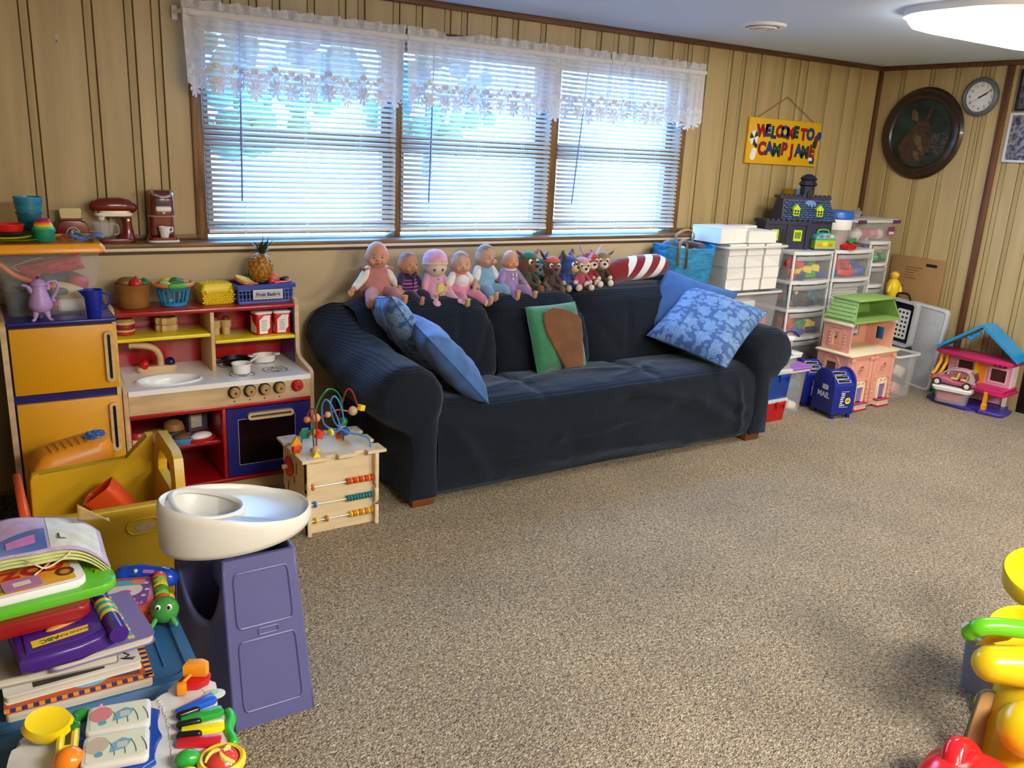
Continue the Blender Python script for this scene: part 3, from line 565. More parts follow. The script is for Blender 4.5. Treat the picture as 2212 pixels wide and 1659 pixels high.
# ---------------------------------------------------------------- on the fridge
bn=thing('storage_bin','clear plastic bin with orange lid on the toy fridge','storage bin',(.262,3.935,.849))
f=lambda s,z,e=0:[Vector((x,y,z)) for x,y in rrect(.315*s+e,.30*s+e,.03,5)]
B().rings([f(1,0),f(1,.004),f(1.19,.262),f(1.19,.262,-.006),f(1,.006,-.008)]).o('tub',mat('clear_bin_wall','dfe4e8',.25,alpha=.10),bn,ang=.5)
OL=mat('orange_lid','f0a022',.3)
B().rings([f(1.26,.25,.006),f(1.27,.256,.012),f(1.27,.272,.010),f(1.24,.285),f(1.1,.286),f(1.08,.280)]).o('lid',OL,bn)
G='toys inside the clear bin with orange lid'
def inbin(name,label,cat,loc,rot=(0,0,0)): return thing(name,label,cat,(loc[0],loc[1]+.05,loc[2]),rot=rot,group=G)
t=inbin('toy_bag','crinkled red drawstring bag inside the clear bin','bag',(.275,3.82,1.03),(0,R(-12),0)); b=cushion(.24,.07,.06,10,.05,.006,3); b.xf(Matrix.Rotation(PI/2,4,'X')); b.o('bag_body',mat('red_bag','c23a44',.5,nz=.3,ns=20,bp=.4,bs=30),t); B().tube(cr_spline([(-.11,-.02,.01),(-.13,-.02,.035),(-.08,-.025,.045),(-.02,-.03,.05)],5),.002,6).o('drawstring',pl('c9a96a'),t)
t=inbin('toy_tube','orange bent toy tube inside the clear bin','toy',(.17,3.79,.99)); B().tube(cr_spline([(-.07,0,.06),(-.03,0,.02),(.03,-.01,-.01),(.10,-.02,-.03)],6),.011,10,rnd=True).o('tube',pl('e8733a'),t)
t=inbin('toy_glove','cream toy oven mitt with grey patch inside the clear bin','toy',(.33,3.80,.93)); B().ell((0,0,0),(.085,.03,.035),(0,.35,0)).o('mitt',pl('d9cf9a',.6),t); B().ell((-.035,-.026,.008),(.035,.008,.016),(0,.1,0)).o('patch',pl('6a6a5c',.7),t)
t=inbin('toy_jar','toy jar with white label inside the clear bin','jar',(.335,3.785,.879),(0,PI/2,0)); B().lathe([(.025,-.05),(.027,-.045),(.027,.04),(.025,.045)],n=18).o('jar_body',pl('d8d4c8'),t); B().lathe([(.0275,-.04),(.0275,.04)],n=18,cap=False).o('label',pl('efeee6',.6),t); b=B()
t2=inbin('toy_ball','dull red toy ball inside the clear bin','ball',(.277,3.79,.883)); B().ell((0,0,0),.027).o('ball',pl('b8404a'),t2)
for i,(p,c,s) in enumerate((((.20,3.80,.90),'2d3540',(.06,.04,.04)),((.16,3.83,.89),'3c4c58',(.05,.05,.035)),((.30,3.88,.97),'3a4238',(.11,.06,.035)),((.37,3.84,.96),'c04a50',(.045,.03,.03)),((.15,3.87,.95),'6a6a52',(.03,.04,.05)),((.24,3.93,.91),'384048',(.10,.05,.05)))):
    t=inbin('toy_lump',['dark grey toy at the left of the clear bin','slate toy low at the left of the clear bin','dark green toy dish under the red bag','red printed toy at the right of the clear bin','olive toy standing at the left of the clear bin','dark toy at the back of the clear bin'][i],'toy',p); B().box((0,0,0),[2*x for x in s],rot=(.1*i,.2,.3*i),bev=min(s)*.8,seg=4).o('toy_body',pl(c,.5),t)
tp=thing('toy_teapot','lilac plastic toy coffee pot on three curled feet','toy teapot',(.215,3.705,.849)); LI=mat('lilac_plastic','b494d2',.38)
B().lathe([(.0,.03),(.018,.03),(.033,.038),(.042,.056),(.040,.074),(.032,.096),(.026,.116),(.024,.134),(.027,.137),(.027,.140),(.0,.140)],n=28).o('pot_body',LI,tp)
B().lathe([(.029,.139),(.029,.142),(.024,.15),(.014,.158),(.005,.162),(0,.162)],n=24).o('lid',LI,tp); B().ell((0,0,.166),.006).o('lid_knob',pl('4a2a60'),tp)
for a in (-.6,PI+.6,PI/2): B().tube(cr_spline([(.020*math.cos(a),.02*math.sin(a),.04),(.026*math.cos(a),.026*math.sin(a),.02),(.032*math.cos(a),.032*math.sin(a),.006),(.042*math.cos(a),.042*math.sin(a),.004)],4),[.011]*3+[.009]*3+[.006]*4+[.005]*3,8).o('foot',LI,tp)
B().tube(cr_spline([(.022,0,.126),(.034,0,.122),(.032,0,.146),(.056,0,.150),(.066,0,.132),(.056,0,.104),(.044,0,.086),(.048,0,.074)],5),.0055,8,rnd=True).o('handle',LI,tp)
B().tube(cr_spline([(-.02,0,.108),(-.032,0,.124),(-.04,0,.134),(-.056,0,.139)],4),[.012]*4+[.009]*4+[.006]*4+[.004],8).o('spout',LI,tp)
text('B',.026,LI,tp,FY(-.006,-.0405,.066),.001)
pt=thing('toy_pitcher','dark blue plastic toy pitcher at the fridge edge','toy pitcher',(.402,3.70,.849)); DB=pl('1428a0',.3)
b=B(); b.rings([[Vector((r*math.cos(a)-(.022*max(0,-math.cos(a))**6 if z>.1 else (.010*max(0,-math.cos(a))**6 if z>.08 else 0)),r*math.sin(a),z)) for a in [2*PI*i/28 for i in range(28)]] for r,z in ((.028,0),(.029,.002),(.033,.08),(.035,.112),(.033,.112),(.030,.08),(.026,.004))]); b.o('jug',DB,pt)
B().tube([(.033,0,.098),(.058,0,.088),(.060,0,.06),(.031,0,.028)],.004,6).o('handle',DB,pt)
# on top of the orange lid
z=1.136
def cup(t,c,r,z0,h,n=26): return B().lathe([(r*.86,z0),(r*.9,z0+.002),(r*.95,z0+h-.008),(r*1.04,z0+h-.008),(r*1.04,z0+h),(r*.95,z0+h),(r*.86,z0+.006),(0,z0+.005)],n=n).o('cup',pl(c,.3),t)
t=thing('cup_stack','tall stack of blue and teal toy cups on the orange lid','toy cups',(.225,4.005,z))
for k,(c,z0) in enumerate((('14506a',0),('16607a',.05),('168a80',.072),('1a7aa0',.086),('1a7fae',.098),('1c86b8',.110))): cup(t,c,.046+.001*k,z0,.052)
t=thing('nesting_cups','rainbow stack of upturned nesting cups on the orange lid','toy cups',(.262,3.86,z)); cup(t,'108a72',.041,0,.045)
for k,(c,r) in enumerate((('27a58c',.040),('7cc832',.037),('f0d020',.034),('f08a1c',.031),('d8281c',.028),('8a2080',.025))): B().lathe([(r,.045+.007*k),(r+.001,.047+.007*k),(r-.001,.052+.007*k),(r-.003,.053+.007*k),(0,.053+.007*k)],n=26).o('cup',pl(c,.3),t)
G='toy plates stacked on the orange lid'
t=thing('toy_plate','lime green toy plate at the bottom of the plate pile','plate',(.165,3.88,z),group=G); B().lathe([(.05,0),(.07,.004),(.088,.010),(.086,.012),(.066,.006),(0,.003)],n=32).o('plate_dish',pl('6a9a28'),t)
t=thing('toy_plate','yellow toy plate in the plate pile on the orange lid','plate',(.135,3.86,z+.0125),.0,group=G); B().lathe([(.05,0),(.07,.004),(.084,.010),(.082,.012),(.066,.006),(0,.003)],n=32).o('plate_dish',pl('e8dc28'),t)
t=thing('toy_plate','black toy plate in the plate pile under the red bowl','plate',(.14,3.87,z+.025),group=G); B().lathe([(.05,0),(.07,.003),(.08,.008),(.078,.010),(.066,.005),(0,.002)],n=32).o('plate_dish',pl('25252a'),t)
t=thing('toy_bowl','red shallow toy bowl on top of the plate pile','bowl',(.138,3.875,z+.036)); B().lathe([(.045,0),(.054,.004),(.058,.026),(.061,.028),(.061,.032),(.053,.030),(.046,.006),(0,.005)],n=32).o('bowl_dish',pl('d01f1c',.2),t)
def rag(name,label,loc,col,w,h,seed,rz=0):
    rnd=random.Random(seed); p=[rnd.uniform(0,6) for _ in range(4)]
    o=B().grid(lambda u,v:Vector(((u-.5)*w+.004*math.sin(9*v+p[3]),(v-.5)*h+.006*math.sin(11*u+p[2]),.012+.007*math.sin(8*u+p[0])+.004*math.sin(7*v+p[1]))),18,10).o(name,fab(col),loc=loc,rz=rz,solid=.004); return tag(o,label,'cloth')
rag('felt_cloth','crumpled blue felt cloth on the right of the orange lid',(.415,3.875,z),'4a70c0',.125,.06,3)
rag('felt_cloth','folded orange felt cloth between cups and blue cloth',(.345,3.90,z),'b84a22',.07,.06,5,.4)
rag('felt_cloth','dark green felt cloth behind the blue cloth',(.43,3.94,z),'1d5a40',.10,.05,8,-.2)
# ---------------------------------------------------------------- appliances on the ledge
MAR=mat('maroon_plastic','6e1418',.22,coat=.5); z=1.0865
t=thing('toy_toaster','maroon toy toaster with a bread slice sticking out','toy toaster',(.393,4.19,z))
b=B(); b.prism([(-.058,0),(.058,0),(.066,.02),(.064,.05),(.052,.078),(.03,.088),(-.03,.088),(-.052,.078),(-.064,.05),(-.066,.02)],-.032,.032,FY(0,0,0),bev=.008,seg=3); b.o('shell',MAR,t)
t.scale=(1.05,1,1.17); B().box((0,0,.0885),(.085,.018,.004)).o('slot',BLACK,t); B().prism([(-.036,.06),(.036,.06),(.037,.105),(.043,.118),(.036,.128),(-.036,.128),(-.043,.118),(-.037,.105)],-.005,.005,FY(0,0,0),bev=.002).o('bread_slice',pl('dccb98',.7),t)
B().lathe([(.018,0),(.018,.004),(.012,.008),(0,.009)],(.002,-.032,.035),20,(PI/2,0,0)).o('dial',CHROME,t); B().box((.002,-.043,.036),(.006,.004,.03),rot=(0,.5,0)).o('dial_hand',BLACK,t)
B().ring(circ(.026,24),circ(.0235,24),0,.0008,FY(.002,-.0322,.035)).o('dial_print',pl('d8d0c8'),t); B().tube([(.066,0,.04),(.082,0,.04)],.004,8,rnd=True).o('lever',CHROME,t)
t=thing('toy_mixer','maroon toy stand mixer with clear bowl on the ledge','toy mixer',(.565,4.195,z))
B().prism(rrect(.17,.075,.034,6,0,0),0,.016,bev=.006,seg=3).o('base',MAR,t)
b=B(); b.rings([[Vector((.050+cx_+w_*math.cos(a),d_*math.sin(a),z_)) for a in [2*PI*i/16 for i in range(16)]] for w_,d_,cx_,z_ in ((.036,.034,0,.01),(.026,.026,.004,.04),(.02,.022,.004,.075),(.024,.024,.0,.11))]); b.o('column',MAR,t)
b=B(); b.tube([(-.072,0,.158),(-.06,0,.158),(-.02,0,.160),(.03,0,.160),(.062,0,.156),(.076,0,.152)],[.026,.033,.036,.036,.032,.024],18,rnd=True,flat=(.95,1)); b.o('motor_head',MAR,t)
B().prism(rrect(.155,.064,.03,6),.116,.132,bev=.005).o('head_tray',WHITE,t); B().ring(rrect(.160,.070,.033,6),rrect(.150,.060,.03,6),.132,.140).o('band',CHROME,t); B().cyl((-.05,0,.118),(-.05,0,.098),.017,.012).o('hub',WHITE,t)
B().lathe([(.03,.024),(.035,.028),(.048,.09),(.050,.09),(.046,.088),(.034,.032),(0,.03)],(-.045,0,0),24).o('mixing_bowl',CLEAR,t); B().tube(cr_spline([(-.012,-.02,.085),(.012,-.02,.075),(.012,-.02,.04),(-.004,-.02,.034)],4),.004,6).o('bowl_handle',CLEAR,t); B().cyl((.055,-.03,.10),(.055,-.036,.10),.006).o('switch',CHROME,t)
t=thing('toy_coffee_maker','tall maroon toy coffee maker with white cup','toy coffee maker',(.768,4.20,z))
B().prism(rrect(.135,.11,.03,6),0,.008).o('foot_plate',WHITE,t)
b=B(); b.rings([[Vector((x,y+dy,z_)) for x,y in rrect(w_,d_,.022,5)] for w_,d_,dy,z_ in ((.13,.10,0,.008),(.125,.10,0,.02),(.112,.06,.02,.03),(.106,.06,.02,.115),(.106,.10,0,.125),(.104,.10,0,.19),(.098,.095,0,.222),(.08,.08,0,.232))]); b.o('shell',MAR,t)
B().box((0,-.046,.182),(.07,.022,.045),bev=.008).o('water_window',pl('5a4a55',.2),t); B().box((0,-.052,.150),(.068,.026,.026),bev=.010,seg=3).o('brew_head',WHITE,t); B().cyl((0,-.052,.136),(0,-.052,.13),.007).o('nozzle',WHITE,t)
B().tube(cr_spline([(-.042,-.03,.228),(-.035,-.055,.214),(0,-.064,.204),(.035,-.055,.214),(.042,-.03,.228)],6),.008,8).o('lid_handle',CHROME,t); B().ring(rrect(.113,.064,.024,5,0,.02),rrect(.104,.058,.02,5,0,.02),.112,.115).o('seam',pl('c8a8a0'),t)
t2=thing('toy_cup','small white toy cup under the coffee maker spout','cup',(.768,4.155,z+.021)); B().lathe([(.015,0),(.017,.002),(.026,.05),(.024,.05),(.015,.004),(0,.004)],n=20).o('cup_body',WHITE,t2); B().tube([(.021,0,.044),(.036,0,.046),(.036,0,.028),(.02,0,.024)],.004,6).o('cup_handle',WHITE,t2)
# hook on the panelling
t=thing('wall_hook','small clear adhesive hook on the panelling above the toaster','hook',(.41,YW-.001,1.93)); B().box((0,-.002,0),(.014,.004,.036),bev=.002).o('plate',CLEAR,t); B().tube([(0,-.004,-.004),(0,-.010,-.014),(0,-.014,-.006)],.0025,6).o('hook_arm',mat('hook_metal','b09a80',.3),t)
# dark green cloth cover left of the fridge
t=thing('cloth_cover','dark green cloth hanging in folds beside the toy fridge','cloth',(-.13,3.75,0)); B().grid(lambda u,v:Vector((-.25+.36*u,-.28+.02*math.sin(30*u)*(1-v),v*.95)),40,6).grid(lambda u,v:Vector((.11+.015*math.sin(30*u)*(1-v),-.28+.6*u,v*.95)),40,6).grid(lambda u,v:Vector((-.25+.36*u,-.28+.6*v,.95)),4,4).o('cloth_folds',fab('0d2b28'),t,solid=.004)
# ---------------------------------------------------------------- sofa
from mathutils import noise
def knit(name,col,pitch_scale=28,axis='Z',dist=.0016):
    m=bpy.data.materials.new(name); m.use_nodes=True; nt=m.node_tree; p=nt.nodes['Principled BSDF']; N=nt.nodes.new; L=nt.links.new
    p.inputs['Base Color'].default_value=(*lin(col),1); p.inputs['Roughness'].default_value=.95; p.inputs['Specular IOR Level'].default_value=.12; p.inputs['Sheen Weight'].default_value=.22; p.inputs['Sheen Roughness'].default_value=.45; p.inputs['Sheen Tint'].default_value=(.6,.75,1,1)
    tc=N('ShaderNodeTexCoord'); wv=N('ShaderNodeTexWave'); wv.bands_direction=axis; wv.inputs['Scale'].default_value=pitch_scale; wv.inputs['Distortion'].default_value=.6; wv.inputs['Detail Scale'].default_value=.6; L(tc.outputs['Object'],wv.inputs[0])
    b=N('ShaderNodeBump'); b.inputs['Strength'].default_value=.8; b.inputs['Distance'].default_value=dist; L(wv.outputs[1],b.inputs['Height'])
    n=N('ShaderNodeTexNoise'); n.inputs['Scale'].default_value=9; n.inputs['Detail'].default_value=4; L(tc.outputs['Object'],n.inputs[0]); b2=N('ShaderNodeBump'); b2.inputs['Strength'].default_value=.35; b2.inputs['Distance'].default_value=.012; L(n.outputs[0],b2.inputs['Height']); L(b.outputs[0],b2.inputs['Normal']); L(b2.outputs[0],p.inputs['Normal'])
    return m
KN=knit('sofa_knit','171d27')
SF=thing('sofa','long sofa under a stretched charcoal ribbed slipcover','sofa',(2.70,3.16,0))
ox,oy=2.70,3.16
def nz(x,y,z,s=1): return noise.noise(Vector((x*s,y*s,z*s)))
def fold(x,z,pts):   # sum of soft crease lines ((x0,z0),(x1,z1),depth,width)
    d=0
    for (a,b,dep,wd) in pts:
        ax,az=a; bx_,bz=b; vx,vz=bx_-ax,bz-az; t=((x-ax)*vx+(z-az)*vz)/(vx*vx+vz*vz); tt=min(max(t,0),1)
        q=math.hypot(x-ax-vx*tt,z-az-vz*tt); e=q/wd
        d+=1.5*dep*math.exp(-e*e)*(1-.6*abs(2*tt-1))
    return d
FR=[((-.9,.36),(-.35,.24),.02,.03),((-.35,.24),(.35,.30),.022,.035),((-.95,.30),(-.3,.12),.016,.035),((.15,.40),(.62,.30),.02,.025),((-.1,.33),(.3,.38),-.018,.03),((.55,.30),(.98,.10),.014,.03),((.75,.33),(1.0,.18),.014,.022),((-.2,.16),(.6,.08),.012,.04),((-.98,.40),(-.75,.10),.014,.03),((.88,.38),(.93,.06),.012,.018),((.3,.2),(.9,.05),-.01,.03),((-.6,.06),(.5,.06),-.012,.03)]
prof=[(.03,.035),(.012,.06),(.0,.12),(-.004,.22),(-.002,.32),(.008,.385),(.03,.425),(.07,.447),(.14,.455),(.25,.452),(.38,.44),(.52,.425)]
def seatf(u,v):
    x=-1.02+2.04*u; k=v*(len(prof)-1); i=min(int(k),len(prof)-2); f=k-i; y=lerp(prof[i][0],prof[i+1][0],f); z=lerp(prof[i][1],prof[i+1][1],f)
    if z>.4: z+=.016*(1-abs(math.sin(1.5*PI*(x+.99)/1.98+.0))**.3*0)-.020*math.exp(-((x+.42)/.03)**2)*(.3+.7*min(1,y/.5))-.020*math.exp(-((x-.33)/.03)**2)*(.3+.7*min(1,y/.5))-.012+.010*nz(x*3,y*3,1)
    d=fold(x,z if z<.42 else z-.0,FR)
    if y<.2: y-=d*(1 if z<.40 else .5)
    if z>.4: z+=.5*d+.012*fold(x,y,[((-.9,.1),(-.2,.32),1,.03),((.1,.12),(.5,.3),1,.03),((-.1,.35),(.4,.2),1,.04)])
    y+=.006*nz(x*5,z*5,3)
    return Vector((x,y,z))
B().grid(seatf,150,44).o('seat_cover',KN,SF,ang=3)
# three back cushions under the cover
bp=[(.50,.36),(.465,.45),(.48,.56),(.525,.68),(.575,.765),(.64,.815),(.73,.832),(.81,.825),(.87,.79),(.895,.70),(.90,.04)]
bounds=[-1.13,-.405,.20,1.10]
for ci in range(3):
    x0,x1=bounds[ci],bounds[ci+1]
    def bf(u,v,x0=x0,x1=x1,ci=ci):
        k=v*(len(bp)-1); i=min(int(k),len(bp)-2); f=k-i; y=lerp(bp[i][0],bp[i+1][0],f); z=lerp(bp[i][1],bp[i+1][1],f)
        e=1-abs(2*u-1)**7; x=lerp(x0,x1,u)+(0.10*(z-.45) *-.6 if ci==1 and u>.5 else 0)*0
        x+=(-.05*(z-.6))*(1 if .02<u<.98 else 1)*(1 if ci else 0)
        if v<.72: y+=.055*(1-e)
        if .3<v<.85: z-=.05*(1-e)*(1 if .35<v<.8 else .5)
        w_=0
        if v<.6: w_=.012*fold(x,z,[((x0+.03,.70),(x0+.2,.50),1,.02),((x1-.03,.70),(x1-.15,.48),1,.02),((x0+.3,.74),(x0+.25,.5),.8,.02),((x1-.2,.76),(x1-.25,.56),.8,.018),((x0+.1,.5),(x1-.1,.46),.6,.03)])
        y+=w_+.006*nz(x*4,z*4,5+ci); z+=.006*nz(x*5,y*5,2+ci)
        return Vector((x,y,z))
    B().grid(bf,44,40).o('back_cushion',KN,SF,ang=3)
# rolled arms
def arm(sg,name_i):
    # (x offset outward, z) around the scroll
    P=[(-.02,.04),(-.015,.12),(-.01,.22),(-.01,.31),(-.03,.36),(-.10,.385),(-.155,.43),(-.18,.50),(-.165,.57),(-.115,.63),(-.04,.662),(.04,.655),(.105,.615),(.145,.555),(.155,.49),(.145,.43),(.135,.40),(.135,.30),(.135,.12),(.135,.04)]
    def af(u,v):
        k=u*(len(P)-1); i=min(int(k),len(P)-2); f=k-i; xo=lerp(P[i][0],P[i+1][0],f); z=lerp(P[i][1],P[i+1][1],f)
        y=v*.90; rise=.12*max(0,(v-.40)/.60)**1.5
        inf=0
        if v<.06: s=math.sqrt(max(0,1-((.06-v)/.06)**2))*.16+.84; xo=xo*s; z=.5+(z-.5)*s if z>.38 else z
        if z>.36: z+=rise
        wr=.008*nz(v*6,z*6,xo*6+sg)+ (.010*math.sin(v*26+z*14)*math.exp(-((z-.45)/.10)**2) if (sg>0 and xo<0) else .004*math.sin(v*18+z*10)*(1 if xo<0 else 0))
        return Vector((sg*(1.135-xo)+sg*wr,y+.004*nz(xo*9,z*9,4),z))
    b=B(); b.grid(af,60,36)
    o=b.o('arm',KN,SF,ang=3)
    ring=[af(i/60,0) for i in range(61)]; c=Vector((sg*1.085,-.0,.43)); b=B()
    b.rings([[c+(p-c)*s+Vector((0,(-.020*(1-s**3)),0)) for p in ring] for s in (1,.93,.8,.6,.35,.02)],cap=False,cyc=True)
    b.o('arm_front',KN,SF,ang=3)
arm(-1,0); arm(1,1)
B().bx(-1.08,1.08,.06,.88,.05,.40).o('frame',BLACK,SF)
FOOT=mat('sofa_foot','7a4422',.4,nz=.3,ns=10)
for x in (-1.08,1.06):
    for y in (.05,.80): B().box((x,y,.026),(.11,.08,.052),bev=.006).o('foot',FOOT,SF)
# ---------------------------------------------------------------- cushions
def floralmat(name,dark,light):
    m=bpy.data.materials.new(name); m.use_nodes=True; nt=m.node_tree; p=nt.nodes['Principled BSDF']; N=nt.nodes.new; L=nt.links.new; p.inputs['Roughness'].default_value=.8; p.inputs['Sheen Weight'].default_value=.2
    tc=N('ShaderNodeTexCoord')
    def mth(op,a,b=None,c=None):
        n=N('ShaderNodeMath'); n.operation=op
        for k,x in enumerate((a,b,c)):
            if x is None: continue
            if isinstance(x,(int,float)): n.inputs[k].default_value=x
            else: L(x,n.inputs[k])
        return n.outputs[0]
    def flowers(scale,rad,petals,seedoff):
        mp=N('ShaderNodeMapping'); mp.inputs['Location'].default_value=(seedoff,seedoff*.7,0); L(tc.outputs['Object'],mp.inputs[0])
        vo=N('ShaderNodeTexVoronoi'); vo.voronoi_dimensions='2D'; vo.inputs['Scale'].default_value=scale; vo.inputs['Randomness'].default_value=.55; L(mp.outputs[0],vo.inputs['Vector'])
        d=N('ShaderNodeVectorMath'); d.operation='SUBTRACT'; L(mp.outputs[0],d.inputs[0]); L(vo.outputs['Position'],d.inputs[1]); s=N('ShaderNodeSeparateXYZ'); L(d.outputs[0],s.inputs[0]); cb=N('ShaderNodeCombineXYZ'); L(s.outputs[0],cb.inputs[0]); L(s.outputs[1],cb.inputs[1]); ln=N('ShaderNodeVectorMath'); ln.operation='LENGTH'; L(cb.outputs[0],ln.inputs[0]); r=ln.outputs['Value']
        a=mth('ARCTAN2',s.outputs[1],s.outputs[0]); pr=mth('MULTIPLY_ADD',mth('ABSOLUTE',mth('COSINE',mth('MULTIPLY',a,petals/2))),rad*.35,rad*.65)
        ins=mth('LESS_THAN',r,pr); sw=mth('FRACT',mth('MULTIPLY_ADD',a,1.3/PI,mth('MULTIPLY',r,3.2/rad))); line=mth('GREATER_THAN',sw,.22); return mth('MULTIPLY',ins,line)
    f1=flowers(9.5,.040,5,0.3); f2=flowers(17,.019,3,2.1); f3=flowers(24,.012,2,5.3)
    tot=mth('MAXIMUM',mth('MAXIMUM',f1,mth('MULTIPLY',f2,.8)),mth('MULTIPLY',f3,.7))
    mx=N('ShaderNodeMix'); mx.data_type='RGBA'; L(tot,mx.inputs[0]); mx.inputs[6].default_value=(*lin(dark),1); mx.inputs[7].default_value=(*lin(light),1); L(mx.outputs[2],p.inputs['Base Color'])
    n=N('ShaderNodeTexNoise'); n.inputs['Scale'].default_value=14; n.inputs['Detail'].default_value=4; L(tc.outputs['Object'],n.inputs[0]); b=N('ShaderNodeBump'); b.inputs['Strength'].default_value=.5; b.inputs['Distance'].default_value=.01; L(n.outputs[0],b.inputs['Height']); L(b.outputs[0],p.inputs['Normal']); return m
FLO=floralmat('floral_denim','35588c','6f93bf')
DEN=mat('denim','3e6aa6',.85,nz=.35,ns=9,bp=.5,bs=22,sheen=.2); DEN2=mat('denim_dark','355e94',.85,nz=.18,ns=14,bp=.3,bs=60,sheen=.2)
def frame3(c,e1,e2):
    x=Vector(e1).normalized(); y=Vector(e2); y=(y-x*y.dot(x)).normalized(); z=x.cross(y); M=Matrix.Identity(4)
    for i in range(3): M[i][0]=x[i]; M[i][1]=y[i]; M[i][2]=z[i]; M[i][3]=c[i]
    return M
def place_cushion(name,label,m,c,e1,e2,w,h,t,wob,seed,piping=None):
    o=cushion(w,h,t,14,.05,wob,seed).o(name,m); o.matrix_world=frame3(c,e1,e2); tag(o,label,'cushion')
    P=[]
    for k in range(96):
        s=k/96*4; i=int(s); f=2*(s-i)-1; u,v=((f,-1),(1,f),(-f,1),(-1,-f))[i]; P.append((u*w/2*(1-.05*(1-v*v)),v*h/2*(1-.05*(1-u*u)),0))
    B().tube(P,.0028,6,closed=True).o('piping',piping or m,o); return o
place_cushion('floral_cushion','large blue floral cushion leaning on the right sofa arm',FLO,(3.555,3.43,.655),(.19,-.435,-.10),(.43,.115,.26),.50,.51,.15,.003,2,DEN2)
place_cushion('denim_cushion','plain blue denim cushion behind the floral one at the right arm',DEN2,(3.55,3.62,.69),(.20,-.40,-.09),(.30,.10,.34),.46,.48,.11,.002,4)
D_=Vector((-.205,.46,.34)).normalized(); E_=Vector((.62,.63,-.48))
place_cushion('denim_cushion','faded blue denim cushion leaning edge-on against the left arm',DEN,(1.835,3.40,.625),tuple(D_+E_),tuple(D_-E_),.44,.44,.15,.004,6)
E2=Vector((.50,.30,-.75))
place_cushion('floral_cushion','blue floral cushion tucked behind the denim cushion at the left arm',FLO,(1.735,3.64,.70),tuple(D_*1.0+E2),tuple(D_-E2),.42,.42,.13,.004,8,DEN2)
# green plush cushion with a plain brown plush front panel
g=thing('plush_cushion','green plush cushion with a raised plain brown plush panel','cushion',(2.625,3.54,.446),rot=(R(-21),R(-1),R(4)))
GP=mat('green_plush','2f7a52',.95,nz=.3,ns=12,sheen=.7,bp=.3,bs=300); BP=mat('brown_plush','6e431a',.95,nz=.3,ns=14,sheen=.6,bp=.3,bs=300)
b=cushion(.345,.36,.10,12,.03,.001,3); b.xf(TM((0,0,.18),(PI/2,0,0))); b.o('pillow',GP,g)
band=[(-.02,.004),(.11,.004),(.115,.12),(.14,.17),(.148,.25),(.125,.285),(.08,.30),(.03,.325),(-.04,.335),(-.09,.315),(-.108,.27),(-.105,.21),(-.07,.12)]
B().prism(band,.040,.058,FY(0,0,.0),bev=.007,seg=3).o('front_panel',BP,g)
